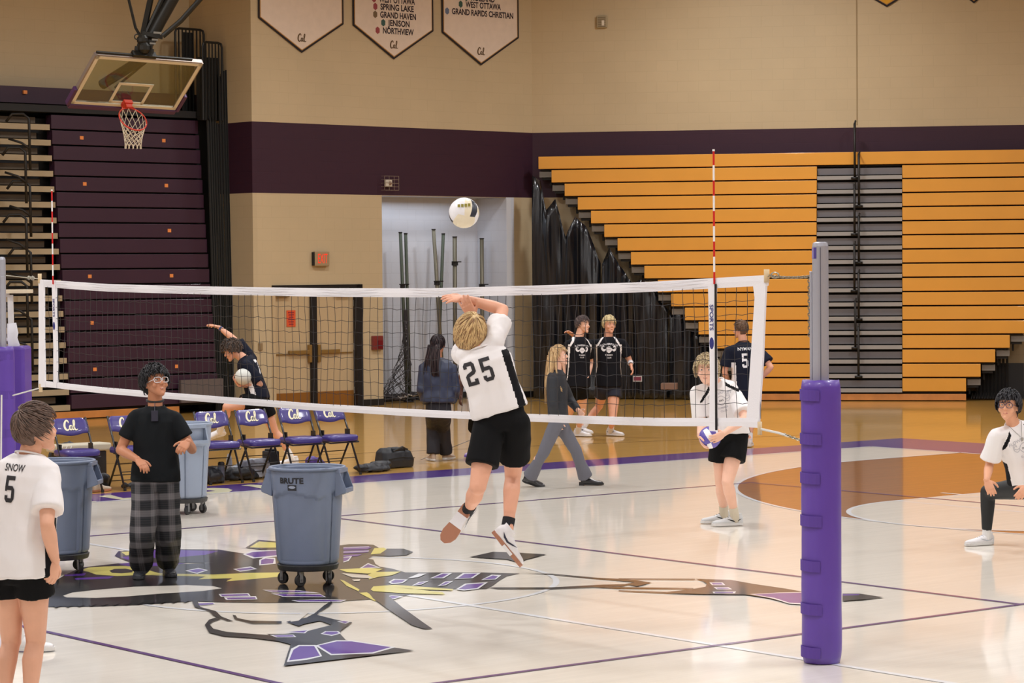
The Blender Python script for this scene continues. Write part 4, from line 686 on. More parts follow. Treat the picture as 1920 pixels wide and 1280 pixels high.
for x, lab in ((-4.495, 'red and white striped net antenna at the far left end of the net'), (4.505, 'red and white striped net antenna at the near right end of the net')):
    a = thing('net_antenna', lab, 'antenna', (x, -.02, 1.42), 'net antennas')
    z = 3.27; k = 0; rd = MB(); wh = MB()
    tops = .06
    wh.tube([(x, -.02, 3.262), (x, -.02, 3.275)], .008, 8)
    while z > 2.40:
        (rd if k % 2 == 0 else wh).tube([(x, -.02, z), (x, -.02, max(z - .10, 2.39))], .0068 if k % 2 == 0 else .0068, 8); z -= .10; k += 1
    rd.build('red_stripes', RED, a); wh.build('white_stripes', WHT, a)
    yy = -.02 if x > 0 else .02; bb = MB(); bb.tube([(x + .012, yy, 2.39), (x + .012, yy, 1.43)], .008, 8); bb.build('black_lower_rod', BLK, a)
b = MB(); b.tube([(4.975, 0, 2.40), (4.975, 0, 2.485)], .018, 10); b.build('dowel', DOWEL, net, smooth=True)
b = MB(); b.tube([(4.905, 0, 1.50), (4.905, 0, 1.415)], .015, 10); b.build('dowel', DOWEL, net, smooth=True)
b = MB(); b.tube([(-4.79, 0, 2.40), (-4.79, 0, 2.49)], .018, 10); b.build('dowel', DOWEL, net, smooth=True)
b = MB(); b.tube([(-4.80, 0, 1.45), (-4.80, 0, 1.37)], .018, 10); b.build('dowel', DOWEL, net, smooth=True)
def chain(mb, a, c, r=.0035, L=.028, sag=0.):
    a = V(a); c = V(c); n = max(3, int((c - a).length / (L * .72)))
    for i in range(n):
        t = (i + .5) / n; p = a.lerp(c, t) - UP * (sag * 4 * t * (1 - t)); d = (c - a).normalized(); s_ = d.orthogonal().normalized()
        if i % 2: s_ = d.cross(s_)
        pts = [p + d * (L * .5 * math.cos(k * PI / 4)) + s_ * (L * .26 * math.sin(k * PI / 4)) for k in range(8)]
        mb.tube(pts, r, 5, closed=True)
b = MB(); chain(b, (4.99, 0, 2.445), (5.37, 0, 2.44), sag=.01); b.tube([V((5.05 + .035 * math.cos(k * PI / 6), 0, 2.447 + .018 * math.sin(k * PI / 6))) for k in range(12)], .005, 6, closed=True); chain(b, (5.375, -.02, 2.42), (5.375, -.02, 2.06)); b.build('tension_chain', CHAIN, net)
b = MB(); b.tube([(4.90, 0, 1.455), (5.08, 0, 1.435), (5.16, 0, 1.42)], .008, 6); b.build('lower_rope', ROPE, net)
b = MB(); chain(b, (5.12, 0, 1.43), (5.38, 0, 1.375)); b.build('lower_chain', CHAIN, net)
b = MB(); b.tube([(-5.48, 0, 2.475), (-5.1, 0, 2.455), (-4.8, 0, 2.44)], .006, 6); b.ball((-5.0, 0, 2.452), .02, 8); b.ball((-4.93, 0, 2.448), .022, 8); b.build('upper_cable', CHAIN, net)
b = MB(); b.tube([(-4.81, 0, 1.41), (-5.36, 0, 1.32)], .007, 6); b.tube([(-5.36, -.12, 1.33), (-5.36, -.14, .5)], .009, 6); b.build('lower_rope', ROPE, net)
def post(x, label, px_side):
    p = thing('net_post', label, 'post', (x, 0, 0), 'net posts')
    b = MB(); b.tube([(x, 0, 0), (x, 0, 2.628), (x, 0, 2.648), (x, 0, 2.655)], [.051, .051, .047, .03], 28); b.build('tube', ALU, p, smooth=False)
    # slim winch rail on the net side and groove strip on the far side
    side = -1 if x > 0 else 1
    b = MB(); b.box((x + side * .058, -.01, 2.12), (.010, .02, .35)); b.build('winch_rail', ALU, p, bevel=.003)
    b = MB(); b.box((x + .036, -.037, 2.2), (.0025, .003, .42), (V((1, 1, 0)).normalized(), V((-1, 1, 0)).normalized(), UP)); b.build('groove', mat('groove_dark', (96, 98, 112)), p)
    b = MB()
    for k in range(9):
        a = math.radians(205 + k * 9); b.add([(x + .0525 * math.cos(a + q), .0525 * math.sin(a + q), z) for q, z in ((0, 2.55), (.157, 2.55), (.157, 2.62), (0, 2.62))], [(0, 1, 2, 3)], 1 if k in (3, 5) else 0)
    b.build('maker_sticker', [mat('sticker_purple', (72, 58, 130)), mat('sticker_pale', (170, 160, 200))], p)
    # pad: slightly creased padded sleeve
    n = 40; vs = []; fs = []; rows = 44
    for j in range(rows + 1):
        z = .008 + (1.785 - .008) * j / rows; ed = min(j, rows - j); rr = .125 - (.010 if ed == 0 else .003 if ed == 1 else 0)
        for k in range(n):
            a = 2 * PI * k / n; q = noise.noise(V((math.cos(a) * 2, math.sin(a) * 2, z * 5))) * .0035
            vs.append((x + (rr + q) * math.cos(a), (rr + q) * math.sin(a), z + (noise.noise(V((a, 0, 3))) * .012 if j == rows else 0)))
    for j in range(rows):
        for k in range(n): fs.append((j * n + k, j * n + (k + 1) % n, (j + 1) * n + (k + 1) % n, (j + 1) * n + k))
    fs.append(tuple(range(n - 1, -1, -1))); fs.append(tuple(rows * n + k for k in range(n)))
    b = MB(); b.add(vs, fs); pad = b.build('pad', VNL, p, smooth=True)
    return p, pad
pr, padr = post(5.455, 'silver net post in a purple vinyl pad with velcro straps, near right', 1)
toC = (V((CP.x, CP.y, 0)) - V((5.455, 0, 0))).normalized(); lft = V((-CR.x, -CR.y, 0)).normalized()
for i, py in enumerate((738, 820, 893, 973, 1057, 1138, 1219)):
    z = at(1540, py, depth((5.455, 0, 1))).z
    b = MB(); vs = []; 
    for k in range(9):
        a = math.radians(-4 + k * (11.3 + (i % 2) * .6)); d = (lft * math.cos(a) + toC * math.sin(a))
        for dz, rr in ((-.035 - k * .0006, .128), (-.035 - k * .0006, .134), (.033 - k * .0006, .134), (.033 - k * .0006, .128)): vs.append(V((5.455, 0, z)) + d * rr + UP * dz)
    fs = [(0, 1, 2, 3), (35, 34, 33, 32)]
    for k in range(8):
        for q in range(4): fs.append((4 * k + q, 4 * k + (q + 1) % 4, 4 * k + 4 + (q + 1) % 4, 4 * k + 4 + q))
    b.add(vs, fs); b.build('velcro_strap', mat('purple_strap', (84, 54, 146), .6), pr)
plf, padl = post(-5.585, 'silver net post in a purple pad at the left border', -1)
for z in (1.70, 1.32, .95): 
    b = MB(); vs = []
    for k in range(12):
        a = math.radians(60 + k * 9); d = (lft * math.cos(a) + toC * math.sin(a))
        for dz, rr in ((-.04, .128), (-.04, .134), (.04, .134), (.04, .128)): vs.append(V((-5.585, 0, z)) + d * rr + UP * dz)
    fs = [(0, 1, 2, 3), (47, 46, 45, 44)]
    for k in range(11):
        for q in range(4): fs.append((4 * k + q, 4 * k + (q + 1) % 4, 4 * k + 4 + (q + 1) % 4, 4 * k + 4 + q))
    b.add(vs, fs); b.build('velcro_strap', MATS['purple_strap'], plf)
# referee stand behind the left post
rs = thing('referee_stand', 'white-railed referee stand with purple padding behind the left net post', 'referee stand', (-5.95, .15, 0))
rc = V((-6.0, .12, 0)); 
b = MB(); 
def RQ(a, c, z): return rc + V((CR.x, CR.y, 0)) * a + V((CF.x, CF.y, 0)) * c + UP * z
AX = (V((CR.x, CR.y, 0)).normalized(), V((-CR.y, CR.x, 0)).normalized(), UP)
b = MB(); b.box(RQ(-.14, .35, .92), (.42, .20, .85), AX); b.build('pad', VNL, rs, bevel=.03)
b = MB(); b.box(RQ(-.02, .30, 2.315), (.34, .16, .018), AX); b.build('platform', mat('cream_board', (212, 196, 170), .6), rs, bevel=.005)
b = MB(); b.bar(RQ(-.35, .25, 2.28), RQ(.12, .25, 2.28), .03, .04); b.bar(RQ(.13, .25, 2.28), RQ(.14, .25, 1.7), .05, .05); b.bar(RQ(-.3, .25, 1.84), RQ(.12, .25, 1.84), .03, .03); b.build('frame', mat('white_frame', (214, 212, 214), .5), rs)
b = MB(); b.tube([RQ(.14, .25, 2.0), RQ(.15, .25, 1.9), RQ(.145, .25, 1.85), RQ(.16, .25, 1.78), RQ(.15, .25, 1.72)], [.045, .055, .05, .058, .05], 12); b.build('foam_sleeve', mat('white_foam', (222, 222, 230), .7), rs, smooth=True)

# ================================================================ basketball hoop, swung up
CX, CYd, CZ = CR, -CU, CF           # right, down, away
def HV(r, d, a): return CX * r + CYd * d + CZ * a
H0 = at(181, 104, 38.233)
ha = (at(379, 119, 39.339) - H0).normalized(); hb = at(132, 193, 38.909) - H0; hb = (hb - ha * hb.dot(ha)).normalized(); hn = hb.cross(ha).normalized()
if hn.dot(CF) > 0: hn = -hn
px_s = 1.83; py_s = 1.07
def HB(u, v, n=0.): return H0 + ha * (u * 1.83) + hb * (v * 1.07) + hn * n
hoop = thing('basketball_hoop', 'glass basketball backboard with orange rim and white net hanging folded from the ceiling', 'basketball hoop', HB(.5, 1, 0))
GL = bpy.data.materials.new('backboard_glass'); GL.use_nodes = True
nt = GL.node_tree; nt.nodes.clear(); o_ = nt.nodes.new('ShaderNodeOutputMaterial'); mx = nt.nodes.new('ShaderNodeMixShader'); tr = nt.nodes.new('ShaderNodeBsdfTransparent'); gl = nt.nodes.new('ShaderNodeBsdfGlossy')
tr.inputs[0].default_value = (.80, .82, .74, 1); gl.inputs['Roughness'].default_value = .05; mx.inputs[0].default_value = .10
nt.links.new(tr.outputs[0], mx.inputs[1]); nt.links.new(gl.outputs[0], mx.inputs[2]); nt.links.new(mx.outputs[0], o_.inputs[0])
b = MB(); b.box(HB(.5, .5), (.915, .535, .006), (ha, hb, hn)); b.build('glass', GL, hoop)
FRW = mat('backboard_white', (214, 206, 190), .5)
def hframe(u0, v0, u1, v1, w_, n, t=.004):
    b = MB(); wu = w_ / 1.83; wv = w_ / 1.07
    for (a0, c0, a1, c1) in ((u0, v0, u1, v0 + wv), (u0, v1 - wv, u1, v1), (u0, v0, u0 + wu, v1), (u1 - wu, v0, u1, v1)):
        b.box(HB((a0 + a1) / 2, (c0 + c1) / 2, n), ((a1 - a0) / 2 * 1.83, (c1 - c0) / 2 * 1.07, t), (ha, hb, hn))
    return b
hframe(0, 0, 1, 1, .055, .010).build('border', FRW, hoop)
hframe(.335, .50, .665, .93, .048, .011).build('target_square', FRW, hoop)
b = MB()
for (a0, c0, a1, c1) in ((0, -.02, 1, .01), (0, .99, 1, 1.03), (-.012, 0, .006, 1), (.994, 0, 1.012, 1)): b.box(HB((a0 + a1) / 2, (c0 + c1) / 2, -.03), ((a1 - a0) / 2 * 1.83, (c1 - c0) / 2 * 1.07, .035), (ha, hb, hn))
b.build('metal_frame', mat('frame_grey', (150, 136, 128), .45, metal=.4), hoop)
b = MB(); b.box(HB(.5, 1.045, -.01), (.935, .045, .045), (ha, hb, hn)); b.box(HB(-.022, .86, -.01), (.03, .18, .045), (ha, hb, hn)); b.box(HB(1.022, .86, -.01), (.03, .18, .045), (ha, hb, hn)); b.build('edge_padding', mat('dark_purple_pad', (74, 40, 84), .5), hoop, bevel=.015)
RIMM = mat('orange_red_rim', (206, 52, 36), .4)
rimc = HB(.5, .90, .36)
b = MB(); b.tube([rimc + (ha * math.cos(k * PI / 18) + hn * math.sin(k * PI / 18)) * .228 for k in range(36)], .011, 8, closed=True)
for s_ in (-1, 1): b.tube([HB(.5 + s_ * .035, .93, .02), rimc + ha * (s_ * .12) - hn * .19], .009, 6)
b.build('rim', RIMM, hoop, smooth=True)
b = MB(); b.box(HB(.5, .90, .045), (.075, .065, .035), (ha, hb, hn)); b.box(HB(.5, .87, .09), (.055, .012, .06), (ha, hb, hn)); b.build('rim_bracket', RIMM, hoop, bevel=.008)
NETM = mat('net_cord_white', (214, 204, 184), .8)
b = MB(); nL = 12; LV = 7
def npt(k, j):
    a = 2 * PI * (k + (.5 if j % 2 else 0)) / nL; t = j / LV
    top = rimc + (ha * math.cos(a) + hn * math.sin(a)) * .226
    cen = rimc + V((0, 0, -.42)) * 1 + HV(.0, 0, .0)
    hx = V((CR.x, CR.y, 0)).normalized(); hy = V((CF.x, CF.y, 0)).normalized()
    q = ha * math.cos(a) + hn * math.sin(a); low = cen + hx * (q.dot(hx) * .19) + hy * (q.dot(hy) * .19)
    p = top.lerp(low, t ** .85); shrink = 1 - .28 * math.sin(min(1, t * 1.1) * PI / 2)
    ctr = rimc.lerp(cen, t ** .85); return ctr + (p - ctr) * shrink
for k in range(nL):
    for j in range(LV):
        if j % 2 == 0: pairs = ((k, j, k, j + 1), (k, j, k - 1, j + 1))
        else: pairs = ((k, j, k, j + 1), (k, j, k + 1, j + 1))
        for (k0, j0, k1, j1) in pairs: b.tube([npt(k0, j0), npt(k1, j1)], .0055, 5)
    b.tube([npt(k, 0) + UP * .015, npt(k, 0) - UP * .01], .007, 5)
    b.tube([npt(k, LV), npt(k, LV) - UP * .04], .0065, 5)
b.build('net', NETM, hoop)
DKM = mat('black_mast', (34, 32, 26), .5, metal=.3)
top = HB(.5, -.02, -.06)
b = MB(); b.tube([HB(-.0, -.03, -.04), HB(.9, -.03, -.04)], .022, 8); b.box(HB(.44, -.04, -.05), (.20, .03, .05), (ha, hb, hn)); b.build('top_bar', DKM, hoop)
Zt = 38.95
def HQ(px, py, Z=Zt): return at(px, py, Z)
b = MB(); b.tube([HQ(270, 96), HQ(283, 72), HQ(300, 40), HQ(326, -6), HQ(352, -50), HQ(368, -130), HQ(420, -425)], [.075, .095, .095, .095, .095, .095, .095], 14); b.build('mast', DKM, hoop, smooth=True)
b = MB(); b.tube([HQ(262, 350 / 4), HQ(268, 66), HQ(283, -5), HQ(296, -120), HQ(325, -425)], .05, 8); b.tube([HQ(276, 60), HQ(306, -5), HQ(340, -120), HQ(430, -425)], .045, 8); b.tube([HQ(262, 66), HQ(254, 52), HQ(242, 2), HQ(222, -100), HQ(170, -425)], .022, 8); b.tube([HQ(305, 68), HQ(340, 38), HQ(374, 0), HQ(475, -110), HQ(770, -425)], .04, 8); b.build('support_arm', DKM, hoop)
b = MB()
for (x0, y0, x1, y1) in ((258, 74, 290, 80), (262, 82, 286, 88), (253, 90, 288, 96), (268, 62, 305, 70), (256, 100, 286, 103)): b.bar(HQ(x0, y0, 38.75), HQ(x1, y1, 38.75), .08, .06)
b.ball(HQ(270, 90, 38.7), .10, 10); b.ball(HQ(267, 75, 38.7), .09, 10)
b.tube([HQ(257 + 5 * math.cos(k * PI / 5), 69 + 5 * math.sin(k * PI / 5), 38.65) for k in range(10)], .01, 6, closed=True)
b.build('mast_joint', DKM, hoop)
b = MB(); b.bar(HQ(288, 61, 38.6), HQ(303, 62, 38.6), .02, .03); b.bar(HQ(285, 74, 38.6), HQ(296, 75, 38.6), .02, .025); b.bar(HQ(281, 81, 38.6), HQ(292, 82, 38.6), .02, .025); b.build('silver_bolts', STEEL, hoop)
# strut behind the glass
b = MB(); b.tube([HB(.50, .10, -.14), HB(.37, .98, -.42)], .08, 10); b.tube([HB(.56, .05, -.12), HB(.47, .95, -.34)], .02, 6); b.build('rear_strut', DKM, hoop)

# ================================================================ volleyballs
def volleyball(c, r, label, cols, axes, scheme, loc_group='volleyballs'):
    """three strips per cube face, rounded grooves between panels"""
    X, Y, Z = axes; n = 18; vs = []; fs = []; mi = []
    faces = [(X, Y, Z, 0), (-X, Z, Y, 1), (Y, Z, X, 2), (-Y, X, Z, 3), (Z, X, Y, 4), (-Z, Y, X, 5)]
    for (N_, U_, W_, fi) in faces:
        b0 = len(vs)
        for i in range(n + 1):
            for j in range(n + 1):
                u = math.tan((i / n * 2 - 1) * PI / 4); w_ = math.tan((j / n * 2 - 1) * PI / 4)
                d = (N_ + U_ * u + W_ * w_).normalized(); e = min(abs((i / n * 3) - round(i / n * 3)) * 3, min(j, n - j) / n * 9)
                vs.append(V(c) + d * (r * (1 - (.022 if e < .2 else 0))))
        for i in range(n):
            for j in range(n):
                fs.append((b0 + i * (n + 1) + j, b0 + (i + 1) * (n + 1) + j, b0 + (i + 1) * (n + 1) + j + 1, b0 + i * (n + 1) + j + 1)); mi.append(scheme(fi, i * 3 // n))
    b = MB(); b.v = [tuple(v_) for v_ in vs]; b.f = fs; b.mi = mi
    me = b.mesh('volleyball'); bm = bmesh.new(); bm.from_mesh(me); bmesh.ops.remove_doubles(bm, verts=bm.verts, dist=.0005); bmesh.ops.recalc_face_normals(bm, faces=bm.faces); bm.to_mesh(me); bm.free()
    o = link('volleyball', me, cols, None, True)
    return tag(o, label, 'ball', loc_group)
BW = mat('ball_white', (236, 236, 240), .4); BC = mat('ball_cream', (232, 222, 196), .4); BN = mat('ball_navy', (44, 48, 62), .4); BP = mat('ball_purple', (96, 84, 170), .4); BG = mat('ball_grey_white', (214, 216, 210), .45)
def axs(fw, rt):
    Z = V(fw).normalized(); X = V(rt) - Z * V(rt).dot(Z); X.normalize(); return (X, Z.cross(X), Z)
vb1 = volleyball(at(870, 399, 17.3), .104, 'white, cream and navy volleyball in the air above the net', [BW, BC, BN], axs(-CF * .75 + CU * .45 + CR * .3, CR), lambda f, s_: (2 if (f == 4 and s_ == 2) or (f == 2 and s_ == 0) or (f == 1 and s_ == 0) else 1 if (f == 4 and s_ == 1) or (f == 0 and s_ == 1) or f == 3 else 0))
s = MB()
for k in range(4): s.box(at(861 + k * 6.4, 387 - .5 * k, 17.3) - CF * .1005, (.009, .002, .010), (CR, CF, CU))
s.build('gold_print', mat('gold_print', (150, 142, 60)), vb1)
# ================================================================ people
SKIN_L = (226, 168, 140); SKIN_P = (232, 184, 160); SKIN_T = (190, 130, 98); SKIN_D = (104, 68, 56)
def hdir(yaw):
    """horizontal direction, 0 = towards the camera, 90 = picture right, 180 = away"""
    a = math.radians(yaw); return (V((CR.x, CR.y, 0)).normalized() * math.sin(a) - V((CF.x, CF.y, 0)).normalized() * math.cos(a)).normalized()
def head_mesh(C, fwd, up, s, lips=True):
    """C = centre of the head; returns list of pieces in MB and frame"""
    Z = up.normalized(); Y = (fwd - Z * fwd.dot(Z)).normalized(); X = Y.cross(Z)   # X: person's right
    O = C - Z * (.125 * s)
    def Q(x, y, z): return O + X * (x * s) + Y * (y * s) + Z * (z * s)
    b = MB()
    prof = [(.000, .020, .082, .050), (.010, .032, .092, .028), (.028, .046, .096, .000), (.050, .056, .094, -.036), (.075, .064, .093, -.070), (.100, .069, .091, -.088), (.125, .072, .093, -.096), (.150, .073, .094, -.099), (.175, .071, .088, -.097), (.198, .062, .074, -.086), (.216, .045, .050, -.064), (.228, .022, .022, -.034)]
    b.loft([(Q(0, (f + k) / 2, z), X * (w_ * s), Y * ((f - k) / 2 * s)) for z, w_, f, k in prof], n=28, p=2.15)
    b.cone(Q(0, .090, .118), Q(0, .108, .088), .0085 * s, .0135 * s, 10, round_=True)
    b.ball(Q(-.010, .100, .083), .009 * s, 8); b.ball(Q(.010, .100, .083), .009 * s, 8)
    b.cone(Q(-.042, .082, .133), Q(.042, .082, .133), .010 * s, .010 * s, 8)                  # brow
    b.ball(Q(0, .082, .010), .022 * s, 10)                                                     # chin
    for k in (-1, 1):
        b.ball(Q(k * .046, .070, .078), .022 * s, 10)                                          # cheek
        b.ball(Q(k * .074, -.006, .098), .030 * s, 12, 0, (Y, X, Z), (.62, .30, 1.05))           # ear
        b.ball(Q(k * .066, .008, .100), .014 * s, 8)
    b.ball(Q(0, .094, .050), .014 * s, 8, 0, None, (1, 1, .8))
    return b, Q, (X, Y, Z)
def hand_mesh(W, d, n, side, s, curl=.35, spread=.06, thumb=.5):
    """W wrist, d towards the fingertips, n palm normal (out of the palm), side towards the thumb"""
    d = d.normalized(); n = (n - d * n.dot(d)).normalized(); t = d.cross(n)
    if t.dot(side) < 0: t = -t
    b = MB(); L = .092 * s; w_ = .040 * s
    b.loft([(W - d * .02 * s, t * .026 * s, n * .020 * s), (W + d * .012 * s, t * .028 * s, n * .018 * s), (W + d * .035 * s, t * .037 * s, n * .017 * s), (W + d * .07 * s, t * .041 * s, n * .0145 * s), (W + d * L, t * .040 * s, n * .011 * s)], n=20, p=2.5)
    b.ball(W + d * .035 * s + t * .022 * s + n * .008 * s, .019 * s, 10)
    for i, (off, ln, r) in enumerate(((.030, .064, .0100), (.0105, .072, .0104), (-.0095, .067, .0100), (-.029, .052, .0088))):
        p = W + d * (L - .006 * s - (.004 * s if i in (0, 3) else 0)) + t * (off * s)
        dd = (d + t * (spread * (1.2 - i * .8))).normalized(); c = curl * (1 + .12 * i) ; rr = r * s
        ax = dd.cross(n).normalized(); segs = (.46, .30, .24); ang = 0
        b.ball(p, rr * 1.08, 8)
        for q, sg_ in enumerate(segs):
            ang += c * (.55, .9, .6)[q]
            v = dd * math.cos(ang) + n * math.sin(ang); e = p + v * (ln * sg_ * s); b.cone(p, e, rr * (1 - .08 * q), rr * (.93 - .1 * q), 10); p = e
    p = W + d * .022 * s + t * .028 * s + n * .004 * s; v = (d * .62 + t * .72 + n * .25 * thumb).normalized()
    for q, (ln, r) in enumerate(((.036, .0130), (.027, .0112), (.021, .0096))):
        e = p + v * (ln * s); b.cone(p, e, r * s, r * s * .88, 10); p = e; v = (v + d * .36 + n * .45 * thumb - t * .20).normalized()
    return b
def ik(a, c, L1, L2, hint, pref=None, wt=14.):
    """joint between a and c; of the circle of possible places the one seen nearest to the picture point hint"""
    a = V(a); c = V(c); D = (c - a).length
    if D > (L1 + L2) * .995: k = D / (L1 + L2) * 1.006; L1 *= k; L2 *= k
    x = (L1 * L1 - L2 * L2 + D * D) / (2 * D); r = math.sqrt(max(0, L1 * L1 - x * x)); n = (c - a).normalized(); u = n.orthogonal().normalized(); w_ = n.cross(u)
    best = None
    for k in range(96):
        t = 2 * PI * k / 96; q = u * math.cos(t) + w_ * math.sin(t); p = a + n * x + q * r; px, py = topx(p)
        e = math.hypot(px - hint[0], py - hint[1]) - (wt * q.dot(pref) if pref else 0)
        if best is None or e < best[0]: best = (e, p)
    return best[1]
def shoe(parent, ank, toe, up, s, upper, sole, name='shoe', accent=None, lace=None, L=.285, croc=False, arch=False):
    toe = toe.normalized(); up = (up - toe * up.dot(toe)).normalized(); sd = toe.cross(up)
    H_ = ank - up * (.072 * s) - toe * (.062 * s)
    def Q(x, y, z): return H_ + sd * (x * s) + toe * (y * s) + up * (z * s)
    b = MB()
    b.loft([(Q(0, -.004, .045), sd * .024 * s, up * .040 * s), (Q(0, .02, .048), sd * .034 * s, up * .046 * s), (Q(0, .06, .050), sd * .037 * s, up * .046 * s), (Q(0, .11, .046), sd * .038 * s, up * .038 * s), (Q(0, .16, .038), sd * .044 * s, up * .028 * s), (Q(0, .21, .032), sd * .047 * s, up * .022 * s), (Q(0, .25, .029), sd * .040 * s, up * .019 * s), (Q(0, L - .008, .026), sd * .022 * s, up * .012 * s)], n=20, p=2.3)
    if not croc: b.loft([(Q(0, .045, .06), sd * .035 * s, toe * .048 * s), (Q(0, .050, .092), sd * .033 * s, toe * .044 * s), (Q(0, .048, .108), sd * .037 * s, toe * .048 * s)], n=18, p=2.1)
    else: b.loft([(Q(0, .055, .05), sd * .040 * s, toe * .060 * s), (Q(0, .060, .078), sd * .041 * s, toe * .058 * s)], n=18, p=2.1)
    sh = thing_child(name, parent, ank)
    me = remesh(b, .006 * s if s > .9 else .006, 4); link('upper', me, upper, sh, True)
    b = MB(); o_ = [(-.022, 0), (-.034, .03), (-.036, .08), (-.034, .13), (-.042, .18), (-.048, .22), (-.042, .26), (-.022, L), (.008, L + .002), (.032, L - .02), (.046, .23), (.046, .19), (.036, .14), (.034, .08), (.034, .03), (.022, 0), (0, -.012)]
    b.prism([Q(x * 1.04, y, .0) for x, y in o_], up * (.024 * s)); so = b.build('sole', sole, sh, bevel=.004)
    if arch:
        b = MB(); b.prism([Q(x * 1.06, y, -.0025) for x, y in ((-.036, .085), (-.034, .13), (-.040, .165), (.044, .165), (.036, .13), (.034, .085))], up * .020 * s); b.build('arch', SHW, sh)
    b = MB()
    if lace:
        for k in range(5): b.tube([Q(-.024, .085 + k * .022, .086 - k * .0085), Q(0, .09 + k * .022, .094 - k * .009), Q(.024, .085 + k * .022, .086 - k * .0085)], .0035 * s, 5)
        b.build('laces', lace, sh)
    if accent:
        for k in (-1, 1):
            b = MB(); pts = [(.015, .062), (.045, .040), (.085, .034), (.125, .048), (.155, .064), (.12, .056), (.085, .046), (.05, .052)] if not croc else [(.14, .045), (.17, .045), (.17, .03), (.14, .03)]
            b.add([Q(k * (.0395 + .006 * max(0, (y - .09) / .1)), y, z) for y, z in pts], [(0, 1, 6, 7), (1, 2, 6), (2, 3, 5, 6), (3, 4, 5)] if not croc else [(0, 1, 2, 3)])
            b.build('side_mark', accent, sh)
    if croc:
        b = MB()
        for k in range(4): b.ball(Q(-.027 + k * .018, .225 - .012 * abs(k - 1.5), .048), .0065 * s, 8)
        b.build('vent_holes', BLK, sh)
    return sh
def thing_child(name, parent, loc):
    o = bpy.data.objects.new(name, None); COL.objects.link(o); o.parent = parent; o.matrix_parent_inverse = Matrix.Translation(-parent.location); o.location = loc; o.empty_display_size = .05
    return o
# parts inside an Empty that is itself a child need its world place
_link0 = link
def link(name, me, mats, parent=None, smooth=False, bevel=0):
    o = _link0(name, me, mats, None, smooth, bevel)
    if parent:
        w_ = parent.location.copy(); o.parent = parent
        o.matrix_parent_inverse = Matrix.Translation(-w_)
    return o
def hair_mesh(Q, fr, s, style, rnd, dens=1.0):
    X, Y, Z = fr; b = MB(); n = 36; m_ = 22; vs = []
    fringe = style.get('fringe', .165); low = style.get('low', .055); puff = style.get('puff', .014); side = style.get('side', .085)
    def surf(dx, dy, dz, extra=0.):
        # direction from skull centre (0,-.004,.130)
        d = V((dx, dy, dz)).normalized(); k = 1 / math.sqrt((d.x / .074) ** 2 + (d.y / .098) ** 2 + (d.z / .100) ** 2)
        return d * (k + extra)
    def cover(p):
        x, y, z = p; z += .130; y -= .004
        lim = low + (fringe - low) * min(1, max(0, (y + .035) / .075)) ** 1.0
        if -.04 < y < .035 and abs(x) > .045: lim = max(lim, side)
        return min(1, max(0, (z - lim) / .014))
    rings = []
    for i in range(m_ + 1):
        t = -PI / 2 + PI * i / m_; row = []
        for k in range(n):
            a = 2 * PI * k / n; p0 = surf(math.cos(a) * math.cos(t), math.sin(a) * math.cos(t), math.sin(t)); c_ = cover(p0)
            ex = (puff + noise.noise(V((p0.x * 40, p0.y * 40, p0.z * 40 + style.get('seed', 0)))) * .006) * c_ - .014 * (1 - c_)
            p = surf(p0.x, p0.y, p0.z, ex); row.append(Q(p.x, p.y - .004, p.z + .130))
        rings.append(row)
    vs = [v for r_ in rings for v in r_]; fs = [(i * n + k, i * n + (k + 1) % n, (i + 1) * n + (k + 1) % n, (i + 1) * n + k) for i in range(m_) for k in range(n)]
    b.add(vs, fs)
    cnt = int(style.get('count', 260) * dens); ln = style.get('len', .045); curly = style.get('curl', .0); wd = style.get('w', .0042)
    whorl = V(style.get('whorl', (0, -.035, .095))); made = 0; tries = 0
    while made < cnt and tries < cnt * 6:
        tries += 1
        d = V((rnd.gauss(0, 1), rnd.gauss(0, 1), abs(rnd.gauss(0, 1)) * 1.0 - .25)).normalized(); p0 = surf(d.x, d.y, d.z)
        if cover(p0) < .9: continue
        made += 1; p = surf(d.x, d.y, d.z, puff * .9); flow = (p - whorl); flow -= d * flow.dot(d); flow = flow.normalized() if flow.length > 1e-4 else V((0, 1, 0))
        flow = (flow + V(style.get('dir', (0, 0, 0)))).normalized(); pts = []; ph = rnd.uniform(0, 6); L = ln * rnd.uniform(.7, 1.2); nn = 6; c0 = 0
        for j in range(nn):
            t = j / (nn - 1); q = p + flow * (L * t) ; dd = q.normalized(); base = surf(dd.x, dd.y, dd.z, puff + style.get('lift', .006) * math.sin(t * 2.4) + rnd.uniform(-.001, .001))
            if curly: base = base + V((math.sin(ph + t * 7), math.cos(ph + t * 7), math.sin(ph * 2 + t * 5))) * curly * t
            pts.append(Q(base.x, base.y - .004, base.z + .130))
        b.tube(pts, [wd * s * k_ for k_ in (1.0, 1.15, 1.1, .9, .6, .25)], 5, mi=0 if rnd.random() < .72 else 1, cap=False, flat=.6)
    if style.get('mane'):
        M_ = style['mane']; b.loft([(Q(x, y, z), X * (rx * s), Y * (ry * s)) for x, y, z, rx, ry in M_], n=20, p=2.0)
    for (x0, y0, z0, x1, y1, z1, c_, w2) in style.get('locks', []):
        for k in range(c_):
            a = V((x0, y0, z0)) + V([rnd.uniform(-1, 1) * w2 for _ in range(3)]); e = V((x1, y1, z1)) + V([rnd.uniform(-1, 1) * w2 * 1.3 for _ in range(3)])
            mid = a.lerp(e, .5) + V((rnd.uniform(-.01, .01), style.get('bow', -.012), 0)); P_ = catmull([tuple(a), tuple(mid), tuple(e)], 5)
            b.tube([Q(*p_) for p_ in P_], [.008 * s * (1 - .6 * i / (len(P_) - 1)) for i in range(len(P_))], 5, mi=0 if rnd.random() < .6 else 1, flat=.6)
    return b
